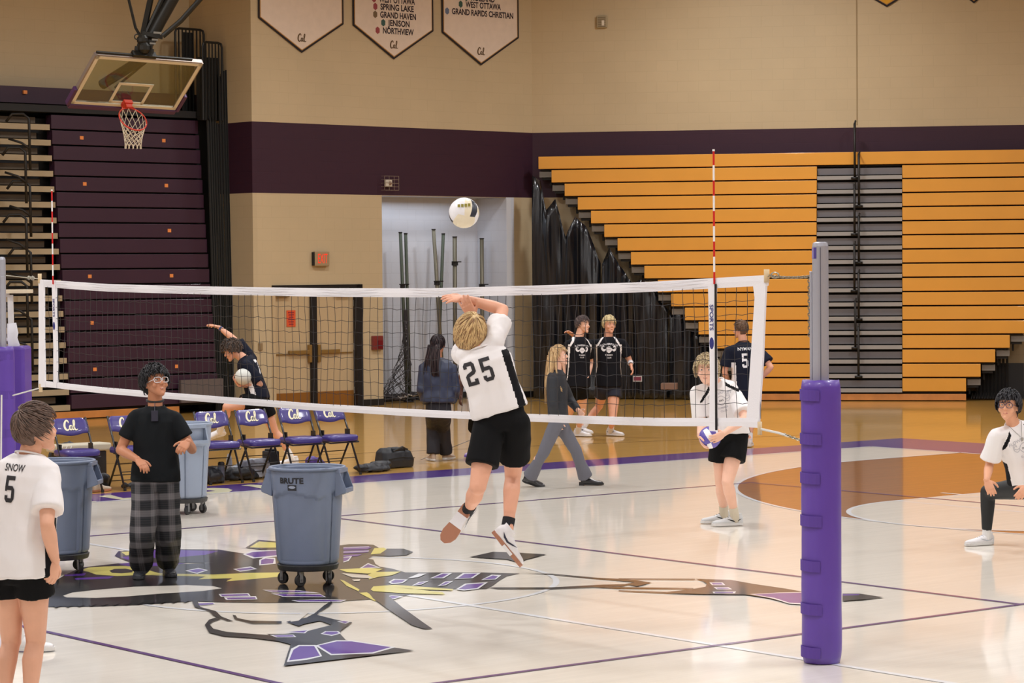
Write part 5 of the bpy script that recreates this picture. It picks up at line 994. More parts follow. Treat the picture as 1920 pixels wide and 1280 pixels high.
def project(shirt, mb2, name, mats, parent, org, X, Y, D, off=.003, maxe=.012):
    """lay a flat drawing (mb2: list of (verts2d, faces, mi)) onto the cloth along D"""
    bm = bmesh.new(); bm.from_mesh(shirt.data); tree = BVHTree.FromBMesh(bm); bm.free()
    out = bmesh.new()
    for vs, fs, mi in mb2:
        ids = [out.verts.new((x, y, 0)) for x, y in vs]
        for f in fs:
            try: q = out.faces.new([ids[i] for i in f]); q.material_index = mi
            except ValueError: pass
    bmesh.ops.triangulate(out, faces=out.faces[:])
    for _ in range(4):
        es = [e for e in out.edges if e.calc_length() > maxe]
        if not es: break
        bmesh.ops.subdivide_edges(out, edges=es, cuts=1); bmesh.ops.triangulate(out, faces=out.faces[:])
    dead = []
    for v in out.verts:
        p = org + X * v.co.x + Y * v.co.y - D * .5; h, nn, _, _ = tree.ray_cast(p, D, 1.0)
        if h is None: dead.append(v); continue
        v.co = h - D * (off + (0.0)) 
    bmesh.ops.delete(out, geom=dead, context='VERTS')
    me = bpy.data.meshes.new(name); out.to_mesh(me); out.free()
    return link(name, me, mats, parent)
DIG = {'5': [[(0, .42), (0, 1), (.62, 1), (.62, .84), (.2, .84), (.2, .62), (.5, .62), (.64, .48), (.64, .14), (.5, 0), (.12, 0), (0, .12), (0, .26), (.2, .26), (.2, .16), (.44, .16), (.44, .46), (.12, .46), (.12, .42)]],
       '2': [[(0, .74), (0, .88), (.12, 1), (.52, 1), (.64, .88), (.64, .56), (.52, .46), (.2, .38), (.2, .16), (.44, .16), (.44, .26), (.64, .26), (.64, 0), (0, 0), (0, .42), (.12, .52), (.44, .62), (.44, .84), (.2, .84), (.2, .74)]],
       '7': [[(0, .78), (0, 1), (.64, 1), (.64, .84), (.3, 0), (.08, 0), (.42, .82), (.18, .82), (.18, .78)]]}
def digits(t, h, w_=.78, x=0., y=0., mi=0):
    out = []; k = 0; tot = (len(t) * .74 - .10) * h * w_ / .78
    for ch in t:
        for P_ in DIG[ch]:
            pts = [V((px_ * h * w_ + k - tot / 2 + x, py_ * h - h / 2 + y, 0)) for px_, py_ in P_]
            out.append(([(p.x, p.y) for p in pts], [tuple(q) for q in tessellate_polygon([pts])], mi))
        k += .74 * h * w_ / .78
    return out
def words2(t, size, x=0., y=0., bold=.02, mi=0, arc=0., wide=1.):
    vs, fs = text_polys(t, size, bold); return [([(a * wide + x, c + y - arc * (a * wide) ** 2) for a, c in vs], fs, mi)]
def muscle(x, y, h, mi=0, line=False):
    o_ = []
    body = [(-.34, .02), (-.24, .20), (-.10, .33), (.10, .33), (.26, .18), (.36, .02), (.24, -.16), (.08, -.32), (-.08, -.32), (-.24, -.14)]
    arms = [[(-.34, .02, .14), (-.5, -.06, .22), (-.66, .08, .2), (-.66, .26, .16), (-.52, .34, .12), (-.46, .24, .08)], [(.36, .02, .14), (.5, -.06, .22), (.66, .08, .2), (.66, .26, .16), (.52, .34, .12), (.46, .24, .08)]]
    if line:
        P_ = [(a, c, .035) for a, c in body] + [(body[0][0], body[0][1], .035)]; vs, fs = ribbon2d(P_, 3); o_.append((vs, fs, mi))
        for A_ in arms:
            for sgn in (1, -1):
                vs, fs = ribbon2d([(a + .0, c + sgn * w_ * .42, .03) for a, c, w_ in A_], 3); o_.append((vs, fs, mi))
    else:
        pts = [V((a, c, 0)) for a, c in body]; o_.append((body, [tuple(q) for q in tessellate_polygon([pts])], mi))
        for A_ in arms: vs, fs = ribbon2d(A_, 4); o_.append((vs, fs, mi))
    return [([(a * h + x, c * h + y) for a, c in vs], fs, m_) for vs, fs, m_ in o_]
NAVYC = mat('iris_dark', (40, 26, 20), .2); EYEW = mat('eye_white', (226, 220, 214), .3); LIPM = mat('lip', (186, 104, 96), .5); BRACE = mat('tooth', (230, 224, 214), .3)
def person(pid, label, H, Z, J, look, hairstyle, haircol, skin, outfit, yaw_feet=(0, 0), hands=(None, None), face=True, roll=0., pitch=0., base=None, vox=.008, lift=None, spec=None):
    s = H / 1.76; rnd = random.Random(pid); spec = spec or {}
    skm = mat('skin_%d' % pid, skin, .5, var=.03, scale=14, spec=.35)
    def G(k): x, y, dz = J[k]; return at(x, y, Z + dz)
    pel, nk, hd = G('pelvis'), G('neck'), G('head'); sL, sR, hL, hR = G('sL'), G('sR'), G('hL'), G('hR'); wL, wR = G('wL'), G('wR')
    up = (nk - pel).normalized(); lat = (sL - sR).normalized(); fwd = lat.cross(up).normalized(); lat = up.cross(fwd).normalized()
    hlat = (hL - hR).normalized(); hfw = hlat.cross(UP if abs(up.z) > .6 else up).normalized()
    UA, FA, TH, SH = .172 * H, .150 * H, .245 * H, .235 * H
    def foot(k):
        q = J[k]
        if q[0] == 'g': g = ground(q[1], q[2]); return V((g.x, g.y, .082 * s + (q[3] if len(q) > 3 else 0)))
        return at(q[0], q[1], Z + q[2])
    aL, aR = foot('aL'), foot('aR')
    eL = ik(sL, wL, UA, FA, J['eL'], -fwd * .6 - UP * .4, 4); eR = ik(sR, wR, UA, FA, J['eR'], -fwd * .6 - UP * .4, 4)
    kf = hfw
    kL = ik(hL, aL, TH, SH, J['kL'], kf, spec.get('kw', 10)); kR = ik(hR, aR, TH, SH, J['kR'], kf, spec.get('kw', 10))
    loc = V((pel.x, pel.y, 0)) if not lift else V((pel.x, pel.y, min(aL.z, aR.z) - .1))
    root = thing('person', label, 'person', loc)
    if spec.get('dbg'): print(pid, 'arms', [(round((a - b).length / H, 3)) for a, b in ((sL, eL), (eL, wL), (sR, eR), (eR, wR))], 'legs', [(round((a - b).length / H, 3)) for a, b in ((hL, kL), (kL, aL), (hR, kR), (kR, aR))], 'sh', round((sL - sR).length / H, 3), 'torso', round((nk - pel).length / H, 3), 'head', round((hd - nk).length / H, 3), 'ank z', round(aL.z, 2), round(aR.z, 2))
    bw = spec.get('build', 1.0); fem = spec.get('fem', 0)
    # ---- body
    b = MB()
    def tor(t): return pel.lerp(nk, t)
    b.loft([(pel - up * .07 * s, hlat * .10 * s, hfw * .085 * s), (pel, hlat * .158 * s * bw, hfw * .105 * s * bw), (tor(.25), (hlat + lat) * .5 * .145 * s * bw, fwd * .10 * s * bw), (tor(.45), lat * .132 * s * bw, fwd * .095 * s), (tor(.72), lat * .150 * s, fwd * .108 * s), (tor(.88), lat * .150 * s, fwd * .095 * s), (tor(.98), lat * .095 * s, fwd * .07 * s)], n=26, p=2.2)
    hup = (hd - nk).normalized(); HF = hdir(look[0]); HF = (HF * math.cos(math.radians(look[1])) + UP * math.sin(math.radians(look[1])))
    HU = (UP * math.cos(math.radians(look[1])) - hdir(look[0]) * math.sin(math.radians(look[1]))); 
    if len(look) > 2: HU = Matrix.Rotation(math.radians(look[2]), 3, HF) @ HU
    b.cone(nk - up * .03 * s, hd - HU * .045 * s - HF * .01 * s, .062 * s, .056 * s, 18)
    for S_, E_, W_ in ((sL, eL, wL), (sR, eR, wR)):
        b.cone(tor(.90), S_ - up * .012 * s, .052 * s, .048 * s, 14); b.ball(S_ - up * .012 * s, .054 * s, 14)
        m_ = S_.lerp(E_, .45); b.cone(S_, m_, .052 * s, .049 * s, 14); b.cone(m_, E_, .049 * s, .039 * s, 14)
        m_ = E_.lerp(W_, .3); b.cone(E_, m_, .039 * s, .043 * s, 14); b.cone(m_, W_, .043 * s, .027 * s, 14)
    for H_, K_, A_, t_ in ((hL, kL, aL, 1), (hR, kR, aR, -1)):
        ax = (A_ - K_).normalized(); bk = -(kf - ax * kf.dot(ax)).normalized() if abs(kf.dot(ax)) < .98 else V((0, 0, 0))
        b.cone(H_, H_.lerp(K_, .4), .090 * s * bw, .083 * s * bw, 16); b.cone(H_.lerp(K_, .4), K_, .083 * s * bw, .056 * s, 16)
        b.ball(K_, .058 * s, 14); c1 = K_.lerp(A_, .28) + bk * .016 * s; b.cone(K_.lerp(A_, .04), c1, .052 * s, .058 * s, 14); b.cone(c1, K_.lerp(A_, .62) + bk * .006 * s, .058 * s, .043 * s, 14); b.cone(K_.lerp(A_, .62), A_, .041 * s, .034 * s, 14)
    bodyme = remesh(b, vox, 6)
    hb_, Q, hfr = head_mesh(hd, HF, HU, s * spec.get('hs', 1.0)); hme = remesh(hb_, .005, 3)
    parts = [bodyme, hme]
    for W_, E_, hk, sd_ in ((wL, eL, hands[0], 1), (wR, eR, hands[1], -1)):
        hk = hk or {}
        d = hk.get('d'); d = (at(d[0], d[1], Z + d[2]) - W_).normalized() if d else (W_ - E_).normalized()
        n = hk.get('n'); n = (CR * n[0] + CU * n[1] - CF * n[2]) if n else (-lat * sd_)
        sd2 = hk.get('t'); sd2 = (CR * sd2[0] + CU * sd2[1] - CF * sd2[2]) if sd2 else fwd
        parts.append(remesh(hand_mesh(W_, d, n, sd2, s * 1.02, hk.get('curl', .5), hk.get('spread', .06), hk.get('thumb', .5)), .0042, 2))
    body = link('body', join_meshes('body', parts), [skm], root, True)
    # ---- face
    if face:
        for k in (-1, 1):
            e = MB(); e.ball(Q(k * .031, .0815, .1165), .0125 * s, 12, 0, hfr, (1.15, .8, .62)); eo = e.build('eye', EYEW, root, smooth=True)
            e = MB(); e.ball(Q(k * .031 , .0900, .1168), .0056 * s, 10); e.build('iris', NAVYC, root, smooth=True)
            e = MB(); e.tube([Q(k * .016, .0945, .135), Q(k * .032, .0935, .1395), Q(k * .049, .083, .135)], [.0028 * s, .0036 * s, .002 * s], 6); e.build('eyebrow', mat('brow_%d' % pid, [c * .75 for c in haircol[0]], .8), root)
        e = MB(); e.loft([(Q(-.021, .088, .046), hfr[2] * .001, hfr[1] * .001), (Q(-.012, .0965, .0475), hfr[2] * .0045 * s, hfr[1] * .004 * s), (Q(0, .1005, .047), hfr[2] * .0062 * s, hfr[1] * .005 * s), (Q(.012, .0965, .0475), hfr[2] * .0045 * s, hfr[1] * .004 * s), (Q(.021, .088, .046), hfr[2] * .001, hfr[1] * .001)], n=10); e.build('mouth', LIPM, root, smooth=True)
        if spec.get('teeth'):
            e = MB(); e.loft([(Q(-.011, .1005, .048), hfr[2] * .001, hfr[1] * .001), (Q(0, .1048, .0478), hfr[2] * .0026 * s, hfr[1] * .002 * s), (Q(.011, .1005, .048), hfr[2] * .001, hfr[1] * .001)], n=8); e.build('teeth', BRACE, root)
    hm = [mat('hair_%d_a' % pid, haircol[0], .55, var=.15, scale=30, spec=.3), mat('hair_%d_b' % pid, haircol[1], .55, var=.1, scale=30)]
    hb_ = hair_mesh(Q, hfr, s, hairstyle, rnd); hb_.build('hair', hm, root, smooth=True)
    # ---- clothes
    out = {}
    sh = outfit.get('shirt')
    if sh:
        c = MB(); ease = sh.get('ease', 1.0); hem = sh.get('hem', -.18); X2 = lat; 
        hemc = tor(hem) if hem > 0 else pel - (up * .5 + UP * .5).normalized() * (-hem * (nk - pel).length)
        def R_(p_, w_, d_, l_, f_): return (p_, l_ * (w_ * s * ease), f_ * (d_ * s * ease))
        ml = (hlat + lat).normalized(); mf = (hfw + fwd).normalized()
        c.loft([R_(hemc, .186 * bw, .135 * bw, lat if sh.get('tilt') else hlat, hfw), R_(tor(max(.06, hem + .12)), .180 * bw, .134 * bw, lat if sh.get('tilt') else ml, mf), R_(tor(.35), .162 * bw, .124, lat, fwd), R_(tor(.6), .168, .126, lat, fwd), R_(tor(.80), .172, .120, lat, fwd), R_(tor(.92), .150, .100, lat, fwd), R_(tor(.975), .100, .078, lat, fwd), (tor(1.0) + up * .006 * s, lat * .078 * s, fwd * .068 * s)], n=30, p=2.3)
        sl = sh.get('sleeve', .62); hems = []
        for S_, E_, W_ in ((sL, eL, wL), (sR, eR, wR)):
            c.cone(tor(.90), S_ - up * .006 * s, .070 * s, .064 * s, 16); c.ball(S_ - up * .006 * s, .066 * s, 16)
            d = (E_ - S_).normalized(); wr = sh.get('sw', .078)
            if sl <= 1: e = S_ + (E_ - S_) * sl; c.cone(S_, e, .066 * s, wr * s, 18, round_=False); hems.append(e)
            else:
                c.cone(S_, E_, .072 * s, .062 * s, 18); e = E_ + (W_ - E_) * (sl - 1); c.cone(E_, e, .062 * s, (wr - .028) * s, 18, round_=False)
        me = remesh(c, max(vox, .008), sh.get('smooth', 5), fold=sh.get('fold', .006), fscale=sh.get('fs', 9), seed=pid)
        fn = sh.get('paint')
        if fn:
            L_ = (nk - pel).length
            for p_ in me.polygons:
                q = p_.center - pel; p_.material_index = fn(q.dot(lat) / s, q.dot(fwd) / s, q.dot(up) / L_, p_.center)
        out['shirt'] = link(sh.get('name', 'shirt'), me, sh['mats'], root, True)
        cc = MB(); o_ = tor(1.0) + up * .006 * s; cc.tube([o_ + lat * (.076 * s * math.cos(k * PI / 14)) + fwd * (.068 * s * math.sin(k * PI / 14)) - up * (.016 * s * math.sin(k * PI / 14)) for k in range(28)], .006 * s, 6, closed=True)
        if not sh.get('nocollar'): cc.build('collar', sh['mats'][sh.get('cmi', 0)], root, smooth=True)
    ps = outfit.get('pants')
    if ps:
        c = MB(); fr_ = ps.get('to', .55); wr = ps.get('w', .112); pw = ps.get('pw', 1.0)
        c.loft([(pel - UP * .12 * s, hlat * .12 * s * pw, hfw * .10 * s * pw), (pel - UP * .05 * s, hlat * .172 * s * bw * pw, hfw * .122 * s * bw * pw), (pel + up * .05 * s, hlat * .165 * s * bw, hfw * .118 * s * bw), (pel + up * .12 * s, hlat * .15 * s * bw, hfw * .11 * s * bw)], n=26, p=2.2)
        for H_, K_, A_ in ((hL, kL, aL), (hR, kR, aR)):
            if fr_ <= 1:
                e = H_.lerp(K_, fr_); c.cone(H_, e, .104 * s * bw, wr * s, 22, round_=False); c.ball(H_, .104 * s * bw, 18)
            else:
                kr = ps.get('k', .07); ar = ps.get('a', .06); c.cone(H_, K_, .104 * s * bw, kr * s, 20); e = K_.lerp(A_, fr_ - 1)
                m_ = K_.lerp(e, .4); c.cone(K_, m_, kr * s, ps.get('m', (kr + ar) / 2) * s, 20); c.cone(m_, e, ps.get('m', (kr + ar) / 2) * s, ar * s, 20, round_=False)
        me = remesh(c, max(vox, .008), 4, fold=ps.get('fold', .005), fscale=8, seed=pid + 3)
        if ps.get('paint'):
            for p_ in me.polygons: q = p_.center - pel; p_.material_index = ps['paint'](q.dot(hlat) / s, q.dot(hfw) / s, q.z / s, p_.center)
        out['pants'] = link(ps.get('name', 'shorts'), me, ps['mats'], root, True)
    sk = outfit.get('socks'); fdir = []
    for i, (K_, A_) in enumerate(((kL, aL), (kR, aR))):
        yf = yaw_feet[i]; toe = (hdir(yf) if not isinstance(yf, tuple) else (CR * yf[0] + CU * yf[1] - CF * yf[2]).normalized())
        upv = UP if not isinstance(yf, tuple) else ((K_ - A_).normalized() if len(yf) < 6 else (CR * yf[3] + CU * yf[4] - CF * yf[5]).normalized())
        if sk and sk[1] > 0:
            c = MB(); c.cone(A_ - upv * .03 * s, A_ + (K_ - A_).normalized() * sk[1], .042 * s, .043 * s, 16, round_=False); c.build('sock', sk[0], root, smooth=False)
        fo = outfit.get('shoe', {}); shoe(root, A_, toe, upv, s * fo.get('k', 1.0), fo.get('upper', SHW), fo.get('sole', SOLEW), accent=fo.get('accent'), lace=fo.get('lace'), croc=fo.get('croc', False), name=fo.get('name', 'shoe'), arch=fo.get('arch', False))
    out.update(dict(root=root, Q=Q, hfr=hfr, s=s, lat=lat, fwd=fwd, up=up, pel=pel, nk=nk, tor=tor, wL=wL, wR=wR, eL=eL, eR=eR, sL=sL, sR=sR, kL=kL, kR=kR, aL=aL, aR=aR, hd=hd))
    return out
SHW = mat('shoe_white', (226, 224, 226), .5); SOLEW = mat('sole_white', (214, 212, 210), .5); GUM = mat('gum_sole', (168, 114, 88), .6); SHB = mat('shoe_black_leather', (24, 24, 30), .3, coat=.4)
JW = mat('white_jersey', (232, 228, 228), .75, bump=.05, bscale=300); JB = mat('black_jersey_panel', (14, 14, 18), .8, spec=.2); JN = mat('navy_black_jersey', (20, 24, 40), .8, spec=.2); JBK = mat('black_jersey', (15, 16, 23), .8, spec=.2); SB_ = mat('black_shorts_cloth', (11, 11, 13), .85, spec=.2)
TB = mat('black_tshirt_cloth', (14, 18, 22), .85, spec=.25); SOCKB = mat('black_sock', (18, 18, 24), .8); SOCKW = mat('white_sock', (226, 224, 222), .85)

# plaid
PLD = bpy.data.materials.new('plaid_flannel'); PLD.use_nodes = True; nt = PLD.node_tree; bs = nt.nodes['Principled BSDF']; L = nt.links
tc = nt.nodes.new('ShaderNodeTexCoord'); mp = nt.nodes.new('ShaderNodeMapping'); mp.inputs['Rotation'].default_value = (0, 0, math.radians(-51)); L.new(tc.outputs['Object'], mp.inputs[0]); sx = nt.nodes.new('ShaderNodeSeparateXYZ'); L.new(mp.outputs[0], sx.inputs[0])
def wave(inp, fr, ph, lo, hi):
    a = nt.nodes.new('ShaderNodeMath'); a.operation = 'MULTIPLY_ADD'; a.inputs[1].default_value = fr; a.inputs[2].default_value = ph; L.new(inp, a.inputs[0])
    c = nt.nodes.new('ShaderNodeMath'); c.operation = 'SINE'; L.new(a.outputs[0], c.inputs[0])
    d = nt.nodes.new('ShaderNodeMapRange'); d.inputs[1].default_value = lo; d.inputs[2].default_value = hi; L.new(c.outputs[0], d.inputs[0]); return d.outputs[0]
def comb(a, c, op):
    d = nt.nodes.new('ShaderNodeMath'); d.operation = op; L.new(a, d.inputs[0])
    if isinstance(c, float): d.inputs[1].default_value = c
    else: L.new(c, d.inputs[1])
    return d.outputs[0]
h1 = wave(sx.outputs[2], 48, 0, .1, .5); h2 = wave(sx.outputs[2], 330, 0, .2, .8); v1_ = wave(sx.outputs[0], 48, 1, .2, .7); v2_ = wave(sx.outputs[0], 400, 0, .1, .6)
tot = comb(comb(comb(h1, .42, 'MULTIPLY'), comb(v1_, .40, 'MULTIPLY'), 'ADD'), comb(comb(v2_, comb(v1_, .16, 'MULTIPLY'), 'MULTIPLY'), comb(h2, .07, 'MULTIPLY'), 'SUBTRACT'), 'SUBTRACT')
rp = nt.nodes.new('ShaderNodeValToRGB'); L.new(tot, rp.inputs[0]); rp.color_ramp.elements[0].color = (*S2L((24, 26, 32)), 1); rp.color_ramp.elements[1].color = (*S2L((128, 124, 128)), 1); L.new(rp.outputs[0], bs.inputs['Base Color']); bs.inputs['Roughness'].default_value = .85
SHORT = dict(count=420, len=.05, fringe=.17, low=.045, puff=.012, side=.085, lift=.008, w=.0040)
def mk(d, **k): r = dict(d); r.update(k); return r
def glasses(p, colm, lens_r=.022, sq=True):
    Q = p['Q']; s = p['s']; X, Y, Z_ = p['hfr']; b = MB()
    for k in (-1, 1):
        pts = []
        for i in range(20):
            a = 2 * PI * i / 20; e = .62 if sq else 1.0
            x = math.copysign(abs(math.cos(a)) ** e, math.cos(a)) * lens_r * 1.18; z = math.copysign(abs(math.sin(a)) ** e, math.sin(a)) * lens_r * (.85 if sq else 1)
            pts.append(Q(k * .033 + x, .108 - abs(k * .033 + x) * .18, .113 + z))
        b.tube(pts, .0030 * s, 6, closed=True)
        b.tube([Q(k * (.033 + lens_r * 1.18), .098, .118), Q(k * .076, .05, .112), Q(k * .080, .0, .108)], .0026 * s, 6)
    b.tube([Q(-.012, .107, .117), Q(0, .109, .119), Q(.012, .107, .117)], .0026 * s, 6)
    b.build('glasses', colm, p['root'])
def stripe_shirt(side_w=.045):
    """white or black side panel under the arms and a raglan stripe over the shoulders"""
    def f(x, y, t, c):
        if t < .80 and abs(x) > .118 and abs(y + .004) < side_w: return 1
        return 0
    return f
# --- spiker
J = dict(pelvis=(938, 772, 0), neck=(901, 655, -.02), head=(881, 622, .02), sL=(873, 668, .0), sR=(928, 638, .0), eL=(868, 640), wL=(887, 592, .22), eR=(934, 577), wR=(872, 560, .22),
         hL=(918, 795, .0), hR=(966, 795, .0), kL=(901, 885), kR=(963, 890), aL=(877, 960, .24), aR=(952, 1000, .10))
def p25(x, y, t, c):
    if t < .90 and -.176 < x < -.126 and -.12 < y < .04: return 1
    return 0
sp = person(1, 'blond person in white jersey 25 and black shorts, leaping at the net seen from behind', 1.84, 17.55, J, (178, 32, 18),
    mk(SHORT, count=900, len=.085, low=.015, side=.05, puff=.02, w=.0046, whorl=(.0, .01, .1), lift=.010), ((204, 172, 122), (140, 104, 66)), SKIN_L,
    dict(shirt=dict(mats=[JW, JB], hem=.0, tilt=1, sleeve=.60, sw=.080, ease=1.06, paint=p25, fold=.009), pants=dict(mats=[SB_], to=.66, w=.112), socks=(SOCKB, .115), shoe=dict(upper=SHW, sole=GUM, accent=mat('navy_mark', (34, 36, 58), .5), k=1.12, arch=True)),
    yaw_feet=((-.55, -.80, -.05, .25, -.1, -.9), (.56, -.72, -.40, .45, .75, .1)), hands=(dict(d=(871, 566, .16), n=(0, .2, -1), t=(.8, .2, 0), curl=.3, spread=.12), dict(d=(832, 558, .18), n=(.1, -.75, -.55), t=(-.2, .7, .2), curl=.22, spread=.12)),
    face=True, lift=True, vox=.007, spec=dict(kw=-3, hs=1.05))
X_ = sp['lat'] * -1; Y_ = sp['up']
project(sp['shirt'], digits('25', .165, .74), 'jersey_number', mat('number_black', (40, 38, 42), .7), sp['root'], sp['tor'](.70) + X_ * -.045, X_, Y_, sp['fwd'])
# --- foreground kid, seen from behind
J = dict(pelvis=(38, 1052, 0), neck=(54, 853, 0), head=(66, 799, .0), sL=(-14, 891, .05), sR=(90, 893, -.05), eL=(-40, 985), wL=(-30, 1060, -.05), eR=(90, 998), wR=(103, 1052, -.06),
         hL=(15, 1065, .03), hR=(62, 1065, -.03), kL=(20, 1195), kR=(68, 1200), aL=(2, 1338, 0), aR=(54, 1338, .0))
def kidp(x, y, t, c):
    if t < .60 and -.215 < x < -.12 and -.07 < y < .05: return 1
    return 0
kid = person(2, 'young person in white jersey 5 and black shorts, seen from behind in the left foreground', 1.74, 13.9, J, (128, 4),
    mk(SHORT, count=1100, len=.055, low=.03, puff=.02, side=.075, w=.0034, whorl=(.0, -.06, .07), dir=(0, .35, 0), lift=.010), ((112, 92, 82), (78, 62, 54)), (222, 168, 140),
    dict(shirt=dict(mats=[JW, JB], hem=-.14, sleeve=.72, sw=.090, ease=1.12, paint=kidp, fold=.008), pants=dict(mats=[SB_], to=.34, w=.118), socks=(SOCKW, .08), shoe=dict(upper=SHW, sole=SOLEW)),
    yaw_feet=(165, 150), hands=(None, dict(d=(96, 1085, -.08), n=(-.6, -.2, -.5), t=(-.5, .1, -.6), curl=.8, thumb=1)), vox=.0065, spec=dict(hs=1.07))
X_ = (CR * .96 - CF * .1).normalized(); X_ = -kid['lat']; Y_ = kid['up']
project(kid['shirt'], words2('SNOW', .055, 0, .10, .014, wide=.72) + digits('5', .145, .62, 0, -.015), 'jersey_number', MATS['number_black'], kid['root'], kid['tor'](.71) + X_ * -.015, X_, Y_, kid['fwd'])
# --- person mostly outside the left border
J = dict(pelvis=(-62, 975, 0), neck=(-50, 800, 0), head=(-45, 745, 0), sL=(-78, 820, .05), sR=(-24, 818, -.1), eL=(-80, 880), wL=(-60, 930, -.1), eR=(-30, 890), wR=(-12, 950, -.12),
         hL=(-75, 985, .04), hR=(-50, 985, -.04), kL=(-60, 1080), kR=(0, 1075), aL=('g', -90, 1205), aR=('g', 38, 1222))
lp = person(3, 'person in a white jersey cut off by the left border behind kid 5', 1.80, 16.5, J, (90, 0), mk(SHORT), ((80, 60, 50), (60, 44, 36)), SKIN_L,
    dict(shirt=dict(mats=[JW], ease=1.1, hem=-.14), pants=dict(mats=[SB_], to=.6, w=.11), socks=(SOCKW, .30), shoe=dict()), yaw_feet=(90, 90), vox=.01)
# --- standing in plaid trousers and clogs
J = dict(pelvis=(292, 893, 0), neck=(291, 763, .0), head=(290, 714, -.02), sL=(325, 783, .0), sR=(256, 781, -.03), eL=(342, 812), wL=(352, 828, -.26), eR=(229, 832), wR=(258, 861, -.22),
         hL=(310, 902, .02), hR=(273, 902, -.02), kL=(314, 985), kR=(267, 985), aL=('g', 314, 1078), aR=('g', 264, 1082))
pj = person(4, 'person with clear glasses in a black T-shirt, plaid trousers and black clogs', 1.74, 20.5, J, (38, 14),
    mk(SHORT, count=700, len=.05, puff=.026, fringe=.155, low=.03, side=.07, curl=.006, w=.0048, lift=.014), ((20, 19, 22), (46, 44, 48)), SKIN_T,
    dict(shirt=dict(mats=[TB], hem=-.06, sleeve=.62, sw=.074, ease=1.04, fold=.008), pants=dict(name='plaid_trousers', mats=[PLD], to=1.93, k=.100, a=.094, m=.097, fold=.014), shoe=dict(upper=mat('dark_clog', (48, 50, 56), .5), sole=mat('clog_sole', (56, 58, 64), .6), croc=True, name='clog', k=1.02), socks=None),
    yaw_feet=(18, 2), hands=(dict(d=(340, 841, -.34), n=(-.4, -.8, .1), t=(-.5, .3, .6), curl=.8), dict(d=(279, 884, -.34), n=(-.2, -.7, -.5), t=(.6, .5, .4), curl=.5)), vox=.007, spec=dict(teeth=1, build=1.06, hs=1.07))
glasses(pj, mat('clear_frame', (226, 228, 232), .25), .024)
Q = pj['Q']; b = MB(); nk_ = pj['nk'] + pj['up'] * .055
b.tube([nk_ + pj['lat'] * (.066 * math.cos(k * PI / 12)) + pj['fwd'] * (.063 * math.sin(k * PI / 12) + .0) - UP * (.012 * math.sin(k * PI / 12)) for k in range(24)], .009, 8, closed=True)
b.build('neck_strap', BLK, pj['root'])
b = MB(); b.box(pj['tor'](.88) + pj['fwd'] * .133 - CR * .0, (.027, .008, .042), (pj['lat'], pj['fwd'], pj['up'])); b.tube([pj['tor'](.92) + pj['fwd'] * .12, pj['nk'] + pj['fwd'] * .066 + UP * .04], .003, 6); b.build('badge_holder', mat('dark_badge', (46, 46, 62), .35), pj['root'], bevel=.004)
# --- runner with the white ball
J = dict(pelvis=(484, 742, 0), neck=(459, 670, .0), head=(434, 654, -.02), sL=(461, 684, -.16), sR=(472, 672, .16), eL=(512, 694), wL=(448, 722, -.16), eR=(430, 622), wR=(410, 613, .30),
         hL=(484, 750, -.09), hR=(490, 750, .09), kL=(428, 762), kR=(505, 800), aL=(412, 808, -.05), aR=('g', 550, 872))
def rp(x, y, t, c): return 1 if (t < .5 and abs(y + .005) < .03 and abs(x) > .115) else 0
rn = person(5, 'person in a navy jersey running to the left with a white ball under the arm', 1.78, 32.3, J, (-82, -28),
    mk(SHORT, count=420, len=.05, puff=.028, curl=.012, low=.03, fringe=.15, w=.006, lift=.015), ((84, 68, 58), (54, 44, 40)), SKIN_L,
    dict(shirt=dict(mats=[JN, JW], hem=-.05, sleeve=.85, sw=.085, ease=1.03, paint=rp), pants=dict(mats=[SB_], to=.5, w=.115), socks=(SOCKW, .15), shoe=dict()),
    yaw_feet=((-.95, -.25, .1), -70), hands=(dict(d=(440, 712, -.16), n=(.5, .7, .1), t=(-.3, .6, .4), curl=.6), dict(d=(384, 606, .38), n=(0, -.8, .2), t=(-.2, .3, .8), curl=.3, spread=.3)), vox=.01, spec=dict())
X_ = -rn['lat']; project(rn['shirt'], digits('7', .20, .7, 0, -.06) + words2('TEAM', .06, 0, .12, .02)[:0], 'jersey_number', mat('number_white', (230, 230, 232), .7), rn['root'], rn['tor'](.80), X_, rn['up'], rn['fwd'])
b = MB(); wd_ = (rn['wR'] - rn['eR']).normalized(); b.cone(rn['wR'] - wd_ * .05, rn['wR'] - wd_ * .025, .032, .032, 14, round_=False); b.build('wristband', mat('blue_band', (60, 70, 120), .6), rn['root'])
vb2 = volleyball(at(456, 706, 32.1), .105, 'plain white volleyball held under the arm of the runner in navy', [BG], axs(-CF, CR), lambda f, s_: 0)
